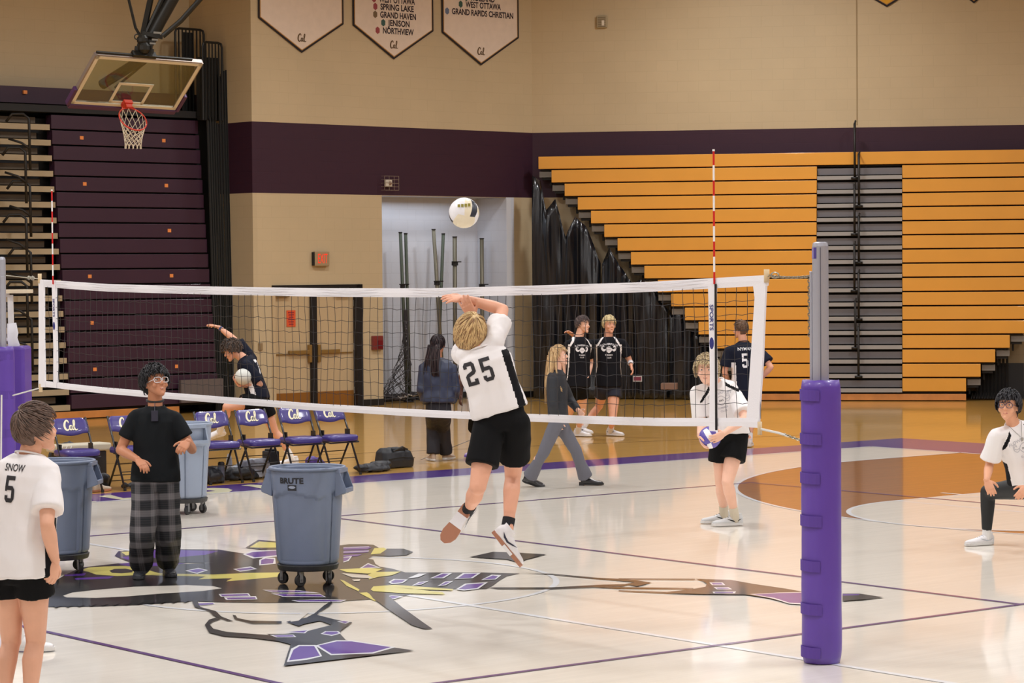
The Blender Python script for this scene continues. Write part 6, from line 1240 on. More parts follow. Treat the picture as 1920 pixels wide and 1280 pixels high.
# --- long dark hair, navy puffer
J = dict(pelvis=(822, 764, 0), neck=(820, 672, 0), head=(821, 643, 0), sL=(796, 690, 0), sR=(846, 690, .0), eL=(790, 728), wL=(800, 752, .15), eR=(853, 728), wR=(846, 750, .20),
         hL=(812, 775, 0), hR=(832, 775, 0), kL=(813, 820), kR=(832, 820), aL=('g', 812, 864), aR=('g', 836, 862))
PUF = mat('navy_quilted_jacket', (40, 48, 72), .5, var=.2, scale=10)
lh = person(6, 'person with long dark hair, navy jacket and wide black trousers, seen from behind', 1.68, 32.8, J, (150, 2),
    mk(SHORT, count=300, len=.06, puff=.016, low=-.03, side=.02, fringe=.15, mane=[(0, -.07, .16, .06, .04), (0, -.085, .09, .086, .04), (0, -.10, 0, .09, .045), (0, -.125, -.09, .098, .03), (0, -.165, -.15, .11, .024), (0, -.185, -.24, .115, .018), (0, -.19, -.30, .10, .01)], locks=[(x, -.105, .10, x * 1.2, -.195, -.30, 10, .016) for x in (-.08, -.055, -.03, 0, .03, .055, .08)], bow=-.03), ((34, 24, 28), (58, 40, 40)), SKIN_T,
    dict(shirt=dict(name='jacket', mats=[PUF], hem=.12, sleeve=1.9, sw=.10, ease=1.28, fold=.016, nocollar=1), pants=dict(name='trousers', mats=[mat('black_trousers', (30, 30, 40), .7)], to=1.96, k=.098, a=.092, m=.088, fold=.01), shoe=dict(upper=mat('beige_shoe', (184, 164, 148), .6), sole=SOLEW)),
    yaw_feet=(200, 150), vox=.01, face=False, spec=dict())
# --- partly hidden player behind the spiker
J = dict(pelvis=(903, 760, 0), neck=(892, 655, 0), head=(891, 627, 0), sL=(912, 672, 0), sR=(874, 674, -.05), eL=(920, 705), wL=(922, 745, 0), eR=(864, 708), wR=(864, 742, -.05),
         hL=(912, 772, 0), hR=(895, 772, 0), kL=(915, 820), kR=(893, 815), aL=('g', 918, 862), aR=('g', 889, 856))
hp = person(7, 'person in a black jersey with white side panel, mostly hidden behind jersey 25', 1.78, 33.2, J, (-10, 0), mk(SHORT, count=150), ((28, 24, 24), (40, 34, 34)), SKIN_D,
    dict(shirt=dict(mats=[JBK, JW], ease=1.05, hem=-.1, paint=lambda x, y, t, c: 1 if (t < .3 and x < -.08) else 0), pants=dict(mats=[SB_], to=.7), socks=(SOCKW, .14), shoe=dict(upper=mat('lilac_shoe', (170, 150, 200), .5), sole=mat('violet_sole', (110, 80, 200), .5))), yaw_feet=(10, -30), vox=.01, hands=(None, dict(d=(862, 752, -.1))))
# --- walking woman
J = dict(pelvis=(1046, 782, 0), neck=(1043, 694, .0), head=(1047, 664, -.02), sL=(1050, 711, .15), sR=(1036, 713, -.15), eL=(1068, 750), wL=(1085, 770, .10), eR=(1036, 757), wR=(1045, 791, -.10),
         hL=(1048, 790, .07), hR=(1044, 790, -.07), kL=(1072, 845), kR=(1018, 848), aL=('g', 1099, 910), aR=('g', 992, 913, .03))
GRT = mat('grey_wool_trousers', (98, 98, 108), .8, bump=.1, bscale=90)
wk = person(8, 'person with very long blond hair in a black blazer and grey trousers, walking', 1.62, 28.9, J, (76, 4),
    mk(SHORT, count=420, len=.06, puff=.014, low=-.04, side=.045, fringe=.17, bow=-.02, mane=[(0, -.05, .18, .06, .05), (0, -.065, .10, .084, .06), (0, -.085, 0, .088, .065), (0, -.11, -.09, .095, .05), (0, -.15, -.18, .09, .035), (0, -.17, -.30, .07, .026), (0, -.17, -.42, .045, .018), (0, -.17, -.48, .02, .01)], locks=[(x, -.11, .11, x * .7, -.19, -.46, 14, .014) for x in (-.07, -.035, 0, .035, .07)] + [(k * .082, -.02, .15, k * .125, .03, -.33, 22, .010) for k in (-1, 1)] + [(k * .084, -.05, .13, k * .12, -.05, -.40, 20, .012) for k in (-1, 1)]), ((204, 172, 128), (160, 124, 84)), SKIN_P,
    dict(shirt=dict(name='blazer', mats=[mat('black_blazer_cloth', (36, 38, 44), .75)], hem=-.04, sleeve=1.88, sw=.072, ease=.97, fold=.006, nocollar=1), pants=dict(name='trousers', mats=[GRT], to=1.93, k=.070, a=.092, m=.066, fold=.007), shoe=dict(upper=SHB, sole=mat('black_sole', (18, 18, 20), .5), name='loafer')),
    yaw_feet=(82, (.92, -.28, 0)), vox=.0095, spec=dict(fem=1, build=.9))
b = MB(); b.box(wk['aL'] - hdir(82) * .05 - UP * .062, (.03, .03, .028), (hdir(82), hdir(172), UP)); b.build('heel', SHB, wk['root'])
# --- two players in black with white raglan stripes
def rag(x, y, t, c):
    ax = abs(x)
    if t < .84 and .10 < ax < .185 and .030 < y < .072 - .03 * (1 - t): return 1
    if t >= .80 and y > -.01 and abs(ax - (.085 + (1.0 - t) * .40)) < .015 and ax < .19: return 1
    return 0
PRINTW = mat('print_white', (222, 220, 224), .7)
J = dict(pelvis=(1083, 718, 0), neck=(1085, 632, 0), head=(1092, 606, -.02), sL=(1103, 645, .06), sR=(1066, 645, -.06), eL=(1108, 680), wL=(1103, 705, .05), eR=(1058, 680), wR=(1064, 712, -.02),
         hL=(1090, 728, .03), hR=(1078, 728, -.03), kL=(1088, 770), kR=(1072, 772), aL=('g', 1084, 818), aR=('g', 1048, 817))
pa = person(9, 'dark-haired person in a black and white jersey, standing close to the blond player', 1.80, 37.2, J, (52, 0),
    mk(SHORT, count=300, len=.06, puff=.014, dir=(0, .5, 0), low=.05, fringe=.16), ((82, 68, 66), (110, 94, 90)), SKIN_P,
    dict(shirt=dict(mats=[JBK, JW], hem=-.08, sleeve=.7, sw=.085, ease=1.05, paint=rag, fold=.006), pants=dict(mats=[SB_], to=.30, w=.112), socks=(SOCKW, .12), shoe=dict(lace=BLK)), yaw_feet=(60, 60), vox=.01, spec=dict())
def chest(p, m_, line=False, k=1.0, dy=.78):
    X_ = p['lat']; o_ = p['tor'](dy)
    L_ = words2('FLOWERFLUFF', .036 * k, 0, .030, .014 if not line else .002, arc=1.6) + muscle(0, -.045 * k, .13 * k, 0, line) + words2('DKS', .024 * k, 0, -.045 * k, .01, 1) + words2('SUMMER', .026 * k, 0, -.115 * k, .010, arc=-.5) + words2('CLUB', .026 * k, 0, -.148 * k, .010)
    project(p['shirt'], L_, 'chest_print', m_, p['root'], o_, X_, p['up'], -p['fwd'])
chest(pa, [PRINTW, JBK])
J = dict(pelvis=(1141, 716, 0), neck=(1141, 632, 0), head=(1142, 606, -.02), sL=(1167, 643, .0), sR=(1116, 644, .0), eL=(1178, 668), wL=(1183, 684, -.22), eR=(1090, 648), wR=(1074, 628, .06),
         hL=(1151, 728, 0), hR=(1130, 728, 0), kL=(1150, 768), kR=(1122, 762), aL=('g', 1145, 817), aR=(1091, 802, .25))
pb = person(10, 'person with bleached blond hair in a black and white jersey, one arm around the teammate', 1.83, 37.6, J, (24, -2),
    mk(SHORT, count=300, len=.045, puff=.016, low=.05, fringe=.155), ((214, 196, 150), (170, 150, 108)), SKIN_L,
    dict(shirt=dict(mats=[JBK, JW], hem=-.10, sleeve=.66, sw=.085, ease=1.06, paint=rag, fold=.006), pants=dict(mats=[mat('navy_shorts', (26, 28, 44), .8)], to=.32, w=.112), socks=(SOCKW, .12), shoe=dict(lace=BLK, accent=mat('navy_mark', (34, 36, 58), .5))), yaw_feet=(55, 40), vox=.01,
    hands=(dict(d=(1188, 700, -.26)), dict(d=(1066, 622, .02), n=(0, -1, .2), t=(0, .2, 1))), spec=dict())
chest(pb, [PRINTW, JBK], k=1.15, dy=.80)
b = MB(); b.cone(pb['eL'].lerp(pb['wL'], .15), pb['eL'].lerp(pb['wL'], .72), .047, .036, 16, round_=False); b.build('arm_sleeve', mat('white_sleeve', (226, 224, 228), .7), pb['root'], smooth=True)
b = MB(); b.cone(pb['eL'].lerp(pb['wL'], .80), pb['eL'].lerp(pb['wL'], .88), .034, .034, 14, round_=False); b.build('watch', BLK, pb['root'])
# --- navy jersey 5, back view
J = dict(pelvis=(1398, 733, 0), neck=(1394, 642, 0), head=(1389, 615, 0), sL=(1367, 657, -.03), sR=(1422, 656, .0), eL=(1358, 698), wL=(1366, 716, .22), eR=(1446, 684), wR=(1424, 712, .02),
         hL=(1388, 745, 0), hR=(1409, 745, 0), kL=(1388, 790), kR=(1408, 790), aL=('g', 1382, 842), aR=('g', 1405, 838))
ny = person(11, 'person in navy jersey 5, seen from behind with a hand on the hip', 1.80, 35.2, J, (-140, 0),
    mk(SHORT, count=300, len=.035, puff=.012, low=.03), ((110, 84, 64), (84, 62, 48)), SKIN_L,
    dict(shirt=dict(mats=[JN, JW], hem=-.14, sleeve=.72, sw=.092, ease=1.10, paint=lambda x, y, t, c: 1 if (t < .6 and .135 < x < .19 and y < .02) else 0), pants=dict(mats=[SB_], to=.5), socks=(SOCKW, .13), shoe=dict(accent=mat('blue_mark', (90, 110, 150), .5))), yaw_feet=(190, 170), vox=.01,
    hands=(None, dict(d=(1412, 716, .0), n=(-.5, -.5, .4))), face=True, spec=dict())
X_ = -ny['lat']; project(ny['shirt'], digits('5', .20, .66, 0, -.02) + words2('NYMAN', .062, 0, .14, .016, wide=.95), 'jersey_number', MATS['number_white'], ny['root'], ny['tor'](.66), X_, ny['up'], ny['fwd'])
# --- player holding the purple ball
J = dict(pelvis=(1368, 808, 0), neck=(1343, 716, -.10), head=(1325, 692, -.20), sL=(1379, 742, -.10), sR=(1307, 735, -.10), eL=(1398, 785), wL=(1358, 812, -.44), eR=(1314, 778), wR=(1312, 816, -.34),
         hL=(1382, 820, .0), hR=(1353, 820, .0), kL=(1365, 893), kR=(1352, 893), aL=('g', 1379, 986), aR=('g', 1358, 981))
def wrag(x, y, t, c):
    ax = abs(x)
    if t > .74 and y > .0 and abs(ax - (.055 + (1.0 - t) * .50)) < .017 and .075 < ax < .19: return 1
    if t < .5 and ax > .13 and abs(y) < .05: return 1
    return 0
hb2 = person(12, 'curly blond person in a white jersey bending forward with the purple and white ball', 1.84, 24.4, J, (-12, 4),
    mk(SHORT, count=700, len=.045, puff=.026, curl=.009, low=.05, side=.08, fringe=.16, w=.0055, lift=.014), ((188, 168, 132), (138, 118, 90)), SKIN_P,
    dict(shirt=dict(mats=[JW, JB], hem=-.03, sleeve=.76, sw=.088, ease=1.04, paint=wrag), pants=dict(mats=[SB_], to=.50, w=.122, pw=1.03), socks=(mat('tan_sock', (206, 196, 176), .85), .13), shoe=dict(upper=mat('grey_white_shoe', (206, 208, 210), .5), sole=SOLEW, accent=mat('black_mark', (26, 26, 28), .5), lace=BLK, k=1.03)),
    yaw_feet=(-78, -78), hands=(dict(d=(1335, 826, -.50), n=(-.5, .1, -.8), t=(-.1, .9, .1), curl=.4, spread=.15), dict(d=(1320, 842, -.40), n=(.8, .3, .1), t=(0, .5, .8), curl=.45)), vox=.007, spec=dict(hs=1.05))
chest(hb2, [mat('print_grey', (172, 170, 178), .7), JB], True, 1.0)
vb3 = volleyball(at(1331, 820, 24.04), .106, 'purple and white volleyball held low in both hands at the net', [BP, BW], axs(-CF * .9 + CU * .3 - CR * .2, CR * .8 + CU * .5), lambda f, s_: 1 if (s_ == 1 and f in (4, 5, 0)) or (s_ == 0 and f in (3, 2)) else 0)
# --- crouching player at the right border
J = dict(pelvis=(1932, 908, .15), neck=(1900, 796, -.05), head=(1891, 758, -.12), sL=(1937, 819, -.02), sR=(1868, 815, -.10), eL=(1950, 880), wL=(1925, 912, -.30), eR=(1855, 868), wR=(1850, 900, -.22),
         hL=(1946, 915, .12), hR=(1916, 915, .10), kL=(1958, 930), kR=(1853, 928), aL=('g', 1985, 1020), aR=('g', 1850, 1022))
rk = person(13, 'crouching person with round glasses, white jersey and black leggings at the right border', 1.70, 22.2, J, (-26, 6),
    mk(SHORT, count=700, len=.045, puff=.022, low=.03, side=.08, fringe=.15, w=.0042, lift=.016), ((28, 26, 30), (52, 50, 56)), (218, 160, 128),
    dict(shirt=dict(mats=[JW, JB], hem=-.10, sleeve=.80, sw=.098, ease=1.10, paint=wrag), pants=dict(name='leggings', mats=[mat('black_leggings', (24, 26, 28), .6)], to=1.86, k=.070, a=.044, m=.064, fold=.002), socks=(SOCKW, .12), shoe=dict(k=1.05, lace=mat('grey_lace', (170, 172, 180), .6), accent=mat('pale_grey_mark', (184, 186, 192), .5))),
    yaw_feet=(-30, -68), hands=(dict(d=(1908, 935, -.36), n=(-.2, -.3, -.6), t=(-.7, .3, .3), curl=.5), dict(d=(1862, 930, -.26), n=(.1, -.1, -.9), t=(.8, .3, .1), curl=.45, spread=.1)), vox=.007, spec=dict(hs=1.08))
glasses(rk, mat('dark_frame', (60, 58, 84), .3), .023, False)
chest(rk, [MATS['print_grey'], JB], True, 1.05)
b = MB(); Q = rk['tor']; o_ = rk['tor'](.99) + rk['fwd'] * .06; b.tube([o_ + rk['lat'] * .06 + rk['up'] * .04, rk['tor'](.86) + rk['fwd'] * .135, o_ - rk['lat'] * .06 + rk['up'] * .04], .0025, 6); b.box(rk['tor'](.84) + rk['fwd'] * .138, (.006, .003, .014), (rk['lat'], rk['fwd'], rk['up'])); b.build('necklace', mat('silver_chain', (150, 146, 140), .3, metal=.8), rk['root'])
# ================================================================ wheeled bins
BIN = mat('grey_blue_bin_plastic', (112, 124, 148), .42, bump=.06, bscale=160, var=.03); BINP = mat('pale_bin_plastic', (140, 152, 172), .42); BIND = mat('dolly_black', (44, 44, 46), .5); CAST = mat('caster_grey', (150, 152, 156), .4, metal=.4)
def make_bin(loc, rot, label, bmat=BIN):
    """round tub with two side handles on a five-wheel dolly; local +Y carries the front print"""
    loc = V(loc); M_ = Matrix.Rotation(rot, 4, 'Z'); Rt = M_.to_3x3(); X, Y = Rt @ V((1, 0, 0)), Rt @ V((0, 1, 0))
    def W(x, y, z): return loc + X * x + Y * y + UP * z
    t = thing('trash_bin', label, 'bin', loc, 'wheeled round bins')
    n = 96; b = MB(); vs = []; zs = [.165, .18, .24, .40, .60, .70, .735, .760, .80, .88, .915, .922]
    z0, z1 = .165, .922
    def rad(z, a, inner=False):
        r = .245 + (.292 - .245) * (z - z0) / (z1 - z0)
        if z < .19: r -= .015 * (1 - (z - .165) / .025)
        if inner: return r - .012
        # front panel: recessed below a wavy shoulder line
        aa = (a - PI / 2 + PI) % (2 * PI) - PI
        wav = .715 + .022 * math.cos(aa * 3.6 + .8)
        for c0 in (0, PI):
            d = abs((a - PI / 2 - c0 + PI) % (2 * PI) - PI)
            if d < .86 and .2 < z < wav: r -= .015
        for c0 in (PI / 2, -PI / 2):
            d = abs((a - PI / 2 - c0 + PI) % (2 * PI) - PI)
            if .36 < d < .50 and z < .74: r -= .012
        return r
    zz = [.165 + .757 * i / 40 for i in range(41)]
    for z in zz:
        for k in range(n): a = 2 * PI * k / n; r = rad(z, a); vs.append(W(r * math.cos(a), r * math.sin(a), z))
    for z in reversed(zz[1:]):
        for k in range(n): a = 2 * PI * k / n; r = rad(z, a, True); vs.append(W(r * math.cos(a), r * math.sin(a), z))
    R_ = len(vs) // n; fs = [(i * n + k, i * n + (k + 1) % n, (i + 1) * n + (k + 1) % n, (i + 1) * n + k) for i in range(R_ - 1) for k in range(n)]
    fs += [tuple(range(n - 1, -1, -1)), tuple((R_ - 1) * n + k for k in range(n))]
    b.add(vs, fs); b.build('tub', bmat, t, smooth=True)
    b = MB(); b.tube([W(.296 * math.cos(2 * PI * k / 64), .296 * math.sin(2 * PI * k / 64), .924) for k in range(64)], .014, 10, closed=True, flat=1.0); b.build('rim', bmat, t, smooth=True)
    for sg in (-1, 1):
        h = MB(); c = sg
        for w_ in (-.10, .10):
            h.prism([W(c * x_, w_ - .007, z_) for x_, z_ in ((.262, .905), (.300, .905), (.352, .768), (.350, .735), (.262, .700))], Y * .014)
        h.box(W(c * .342, 0, .752), (.012, .10, .018), (X, Y, UP)); h.prism([W(c * x_, -.10, z_) for x_, z_ in ((.262, .700), (.350, .735), (.352, .745), (.262, .712))], Y * .20)
        h.box(W(c * .286, 0, .905), (.02, .11, .016), (X, Y, UP)); h.build('handle', bmat, t, bevel=.005)
    b = MB(); b.tube([W(0, 0, .118), W(0, 0, .125), W(0, 0, .158), W(0, 0, .166)], [.235, .24, .248, .235], 48); b.build('dolly', BIND, t)
    for k in range(5):
        a = 2 * PI * k / 5 + .3; cx, cy = .20 * math.cos(a), .195 * math.sin(a)
        w_ = MB(); ax = (X * math.cos(a + .9) + Y * math.sin(a + .9)); c = W(cx, cy, .047)
        w_.tube([c - ax * .014, c - ax * .012, c + ax * .012, c + ax * .014], [.041, .047, .047, .041], 22); wo = w_.build('caster', BIND, t)
        w_ = MB(); f_ = ax.cross(UP); 
        for q in (-1, 1): w_.box(c + ax * (.019 * q) + UP * .028, (.003, .014, .045), (ax, f_, UP))
        w_.tube([W(cx, cy, .085), W(cx, cy, .12)], .012, 8); w_.tube([c - ax * .022, c + ax * .022], .012, 12); w_.build('caster_fork', CAST, wo)
    # print on the front: word and emblem plate
    b = MB(); vs, fs = text_polys('BRUTE', .062, .035)
    def onb(x, z, off=.003):
        r = .245 + .047 * (z - .165) / .757 + off + .001; a = PI / 2 + x / r; return W(r * math.cos(a), r * math.sin(a), z)
    b.add([onb(x * 1.15 - .045, .838 + y) for x, y in vs], fs); 
    pts = [(-.038, .028), (.038, .028), (.038, -.022), (-.038, -.022)]
    b.add([onb(x - .035, .782 + y * .9) for x, y in pts], [(0, 1, 2, 3)], 1); vs2 = [(.030 * math.cos(k * PI / 8), .007 + .011 * math.sin(k * PI / 8)) for k in range(16)]; b.add([onb(x - .035, .782 + y, .004) for x, y in vs2], [tuple(range(16))], 2)
    b.build('front_print', [mat('print_black', (30, 30, 36), .6), mat('print_dark', (42, 44, 52), .6), mat('print_pale', (150, 160, 180), .6)], t)
    return t
yC = math.atan2(CP.y, CP.x)
def facing(p, extra=0.): p = V(p); d = CP - p; return math.atan2(d.y, d.x) - PI / 2 + extra
bp_ = ground(578, 1103 - 8); bp_.z = 0.0085
make_bin(bp_, facing(bp_, math.radians(-18)), 'blue-grey round bin marked BRUTE on black casters, standing alone on the emblem')
bp_ = ground(345, 962); bp_.z = .0035
make_bin(bp_, facing(bp_, math.radians(-62)), 'pale grey round bin behind the person in plaid trousers', BINP)
bp_ = ground(112, 1074); bp_.z = .0085
make_bin(bp_, facing(bp_, math.radians(-14)), 'blue-grey round bin marked BRUTE at the right of the kid in jersey 5')

# ================================================================ folding chairs
CHP = mat('violet_blue_chair_pad', (64, 54, 124), .35, coat=.25); CHF = mat('black_chair_frame', (26, 25, 27), .4, metal=.2, coat=.3); CHL = mat('cream_logo', (240, 232, 200), .6); CHK = mat('logo_outline', (40, 34, 80), .6)
def make_chair():
    """faces local -Y ... built at the origin, front towards +X, width along Y"""
    t = thing('folding_chair', 'x', 'chair', (0, 0, 0), 'team bench folding chairs')
    hw = .215
    # +X is forward (court side); front feet at x=+.22, back top at x=-.24
    for s in (-1, 1):
        b = MB(); b.tube([(.225, s * hw, .012), (.03, s * hw, .44), (-.16, s * hw, .84)], .0125, 10, flat=1.0); b.build('upright', CHF, t, smooth=True)
        b = MB(); b.tube([(-.20, s * (hw - .03), .012), (.06, s * (hw - .03), .44)], .0125, 10); b.build('leg', CHF, t, smooth=True)
        b = MB(); b.tube([(.225, s * hw, 0), (.222, s * hw, .035)], .018, 10); b.build('foot_cap', BLK, t); b = MB(); b.tube([(-.203, s * (hw - .03), 0), (-.20, s * (hw - .03), .035)], .018, 10); b.build('foot_cap', BLK, t)
        b = MB(); b.box((-.01, s * (hw - .016), .50), (.045, .006, .055)); b.build('hinge_plate', CHF, t)
    b = MB()
    for (x, z, w_) in ((-.155, .09, hw - .03), (-.115, .155, hw - .03), (.135, .21, hw), (-.03, .29, hw - .03)): b.tube([(x, -w_, z), (x, w_, z)], .006, 6)
    b.tube([(.19, -hw, .405), (.19, hw, .405)], .010, 8); b.tube([(.19, hw, .405), (-.02, hw, .42)], .010, 8); b.tube([(.19, -hw, .405), (-.02, -hw, .42)], .010, 8)
    b.build('crossbar', CHF, t)
    # seat: rounded cushion
    b = MB(); b.loft([((.03, 0, .418), V((.185, 0, 0)), V((0, .205, 0))), ((.03, 0, .425), V((.20, 0, 0)), V((0, .222, 0))), ((.03, 0, .472), V((.203, 0, 0)), V((0, .224, 0))), ((.03, 0, .490), V((.188, 0, 0)), V((0, .21, 0))), ((.03, 0, .496), V((.12, 0, 0)), V((0, .14, 0)))], n=40, p=5)
    b.build('seat', CHP, t, smooth=True)
    # backrest, padded with a gently bowed lower edge
    d = V((-.19, 0, .40)).normalized(); nrm = V((.40, 0, .19)).normalized(); c = V((-.115, 0, .745))
    n = 22; vs = []; fs = []
    def prof(y):
        q = abs(y) / (hw + .012); top_ = .105 * (1 - max(0, (q - .62) / .38) ** 2.4 * .55); bot = -.085 - .022 * math.cos(min(1, q * 1.5) * PI / 2); return top_, bot
    for side in (1, -1):
        for i in range(n + 1):
            y = (hw + .012) * (2 * i / n - 1); tp, bt = prof(y)
            for j in range(9):
                v = bt + (tp - bt) * j / 8; e = min(1, min(i, n - i) / 2) * min(1, min(j, 8 - j) / 2); bulge = .007 + .012 * e
                vs.append(c + V((0, y, 0)) + d * v + nrm * (side * bulge + .012 * (1 - (y / hw) ** 2) * -1))
    for side in (0, 1):
        o_ = side * (n + 1) * 9
        for i in range(n):
            for j in range(8): a = o_ + i * 9 + j; fs.append((a, a + 9, a + 10, a + 1) if side == 0 else (a, a + 1, a + 10, a + 9))
    o_ = (n + 1) * 9
    for i in range(n): fs += [(i * 9, o_ + i * 9, o_ + (i + 1) * 9, (i + 1) * 9), (i * 9 + 8, (i + 1) * 9 + 8, o_ + (i + 1) * 9 + 8, o_ + i * 9 + 8)]
    for j in range(8): fs += [(j, j + 1, o_ + j + 1, o_ + j), (n * 9 + j, o_ + n * 9 + j, o_ + n * 9 + j + 1, n * 9 + j + 1)]
    b = MB(); b.add(vs, fs); bk = b.build('backrest', CHP, t, smooth=True)
    for gr, mt_, off, nm in ((.05, CHK, .0085, 'logo_outline'), (0., CHL, .0095, 'logo')):
        b = MB(); cal_mark(b, c + d * .012 + nrm * off + V((0, -.0, 0)), V((0, 1, 0)), d, .125, 0, gr); b.build(nm, mt_, t)
    return t
def copy_tree(o, parent=None):
    c = o.copy(); COL.objects.link(c)
    if parent: c.parent = parent
    for ch in list(o.children): copy_tree(ch, c)
    return c
proto = make_chair()
spots = [((196, 924), 'purple folding chair with Cal on the back, farthest left, beside the kid in jersey 5'), ((276, 914), 'purple folding chair half hidden behind the person in plaid trousers'), ((452, 905), 'purple folding chair just right of the pale grey bin'),
         ((521, 899), 'purple folding chair, third from the right end of the row'), ((594, 893), 'purple folding chair, second from the right end of the row'), ((675, 890), 'purple folding chair at the right end of the row beside the backpack')]
for i, ((px, py), lab) in enumerate(spots):
    g = ground(px, py); o = proto if i == 0 else copy_tree(proto)
    g = V((-8.66, g.y, 0)); o.location = (g.x - .215, g.y - .20, 0.0); o.rotation_euler = (0, 0, math.radians((0, 0, -2, 2, -2, 3)[i])); o['label'] = lab

# ================================================================ bags, bottles and clothes behind the chairs
def blob(name, label, cat, c, sz, m_, seed, rough=.35, rot=0., vox=.012, group=None, n=9):
    rnd = random.Random(seed); b = MB(); c = V(c); A = (V((math.cos(rot), math.sin(rot), 0)), V((-math.sin(rot), math.cos(rot), 0)), UP)
    for k in range(n):
        p = c + A[0] * rnd.uniform(-.6, .6) * sz[0] + A[1] * rnd.uniform(-.6, .6) * sz[1] + UP * (sz[2] * rnd.uniform(.35, .75)); r = rnd.uniform(.4, .6)
        b.ball(p, 1, 12, 0, A, (sz[0] * r, sz[1] * r, sz[2] * rnd.uniform(.28, .42)))
    b.loft([(c + UP * .004, A[0] * sz[0] * .9, A[1] * sz[1] * .9), (c + UP * sz[2] * .45, A[0] * sz[0] * .8, A[1] * sz[1] * .8)], n=20)
    me = remesh(b, vox, 2, fold=.018 * rough / .35, fscale=11, seed=seed); zmin = min(v.co.z for v in me.vertices)
    for v in me.vertices: v.co.z += .002 - zmin
    return tag(link(name, me, m_, None, True), label, cat, group)
BAGB = mat('black_nylon', (30, 32, 38), .55, var=.2); BAGP = mat('violet_nylon', (70, 40, 130), .5, var=.1); CLG = mat('pale_grey_fleece', (170, 176, 190), .85, var=.12); CLW = mat('white_cloth', (214, 212, 214), .85)
bp2 = ground(740, 876); x = thing('backpack', 'black backpack lying on its side right of the chair row', 'bag', bp2)
b = MB(); A = (V((0, 1, 0)), V((-1, 0, 0)), UP)
b.loft([(bp2 + UP * .01 - A[0] * 0, A[0] * .24, A[1] * .15), (bp2 + UP * .10, A[0] * .25, A[1] * .16), (bp2 + UP * .20 - A[0] * .02, A[0] * .22, A[1] * .14), (bp2 + UP * .25 - A[0] * .05, A[0] * .15, A[1] * .09)], n=28, p=3.2)
link('bag_body', remesh(b, .01, 3, fold=.008, seed=4), BAGB, x, True)
b = MB(); b.tube([bp2 + V((.14, .1, .23)), bp2 + V((.17, 0, .27)), bp2 + V((.14, -.12, .22))], .012, 6); b.tube([bp2 + V((.158, -.2, .12)), bp2 + V((.166, 0, .14)), bp2 + V((.158, .2, .12))], .006, 5); b.build('strap', BLK, x)
b = MB(); b.box(bp2 + V((.09, -.02, .235)), (.04, .10, .02)); b.build('top_pocket', BAGB, x, bevel=.01)
blob('jacket', 'dark crumpled jacket on the floor between the backpack and the last chair', 'clothing', ground(702, 884), (.14, .30, .09), BAGB, 11, rot=.2)
blob('sports_bag', 'small violet bag under the right-end chairs', 'bag', ground(592, 881), (.12, .17, .15), BAGP, 12)
blob('sweatshirt', 'pale grey sweatshirt heaped under the middle chairs', 'clothing', ground(470, 896), (.16, .27, .20), CLG, 13)
blob('duffel_bag', 'black duffel bag under the grey sweatshirt, right of the tumbler', 'bag', ground(452, 899), (.14, .26, .14), BAGB, 14)
blob('gear_bag', 'black bag with white cloth spilling out, beside the pale grey bin', 'bag', ground(392, 906), (.16, .22, .17), BAGB, 15)
blob('towel', 'white towel lying on the black bag beside the pale grey bin', 'clothing', ground(392, 906) + UP * .12, (.12, .17, .10), CLW, 16)
q = ground(508, 894); b = MB(); b.box(q + UP * .16, (.09, .07, .16)); b.box(q + UP * .33, (.07, .05, .015)); tag(b.build('black_case', BAGB, bevel=.02), 'upright black case between the chair legs', 'case')
q = ground(415, 905); x = thing('tumbler', 'grey lidded drinking tumbler standing left of the grey sweatshirt', 'bottle', q)
b = MB(); b.tube([q + UP * z for z in (.0, .02, .16, .2)], [.036, .040, .042, .042], 20); b.build('cup', mat('tumbler_grey', (92, 96, 110), .4, metal=.3), x, smooth=False)
b = MB(); b.tube([q + UP * z for z in (.2, .235, .25)], [.040, .040, .028], 20); b.build('lid', BLK, x)
q = ground(430, 897); b = MB(); b.tube([q + UP * z for z in (.0, .03, .2, .26, .30)], [.036, .038, .038, .03, .018], 16); tag(b.build('water_bottle', mat('pale_bottle', (150, 150, 156), .3)), 'pale plastic water bottle behind the grey tumbler', 'bottle')
q = V((-9.35, 2.35, 0)); blob('gym_bag', 'large black bag on the floor behind the leftmost chair', 'bag', ground(118, 905), (.2, .25, .42), BAGB, 17)
bx = thing('equipment_case', 'pale beige flat case lying behind the leftmost chairs', 'case', (-9.55, 3.15, .42))
b = MB(); b.box((-9.6, 3.05, .455), (.14, .36, .045)); b.build('case_body', mat('beige_plastic', (196, 188, 168), .5), bx, bevel=.02)
b = MB()
for k in range(3): b.tube([(-9.455, 2.72 + .06 * k, .42), (-9.452, 2.76 + .06 * k, .49)], .006, 6)
b.build('case_clip', mat('white_clip', (230, 228, 222)), bx)
b = MB(); b.box((-9.6, 3.05, .205), (.12, .30, .203)); tag(b.build('equipment_crate', mat('dark_crate', (40, 36, 34), .7), bevel=.01), 'dark crate carrying the beige case behind the leftmost chairs', 'crate')
# shoe and small things by the leftmost chairs
q = ground(182, 922); q.z = .075; sh_ = shoe(thing('sneaker', 'worn beige sneaker on the floor beside the leftmost chair', 'shoe', (q.x, q.y, 0)), q, V((-.3, 1, 0)), UP, 1.0, mat('beige_suede', (190, 176, 160), .7), GUM, lace=SOCKW, name='sneaker_body')
blob('knee_brace', 'dark grey cloth lying over the beige sneaker', 'clothing', ground(168, 914), (.10, .10, .28), mat('slate_cloth', (62, 70, 84), .7), 19)
blob('shoe_bag', 'small black bag beside the leftmost chair leg', 'bag', ground(188, 915), (.08, .12, .16), BAGB, 20)
blob('phone_pouch', 'small black pouch with a pink tip on the floor left of the plaid trousers', 'pouch', ground(240, 915), (.05, .08, .05), BAGB, 21, vox=.008)

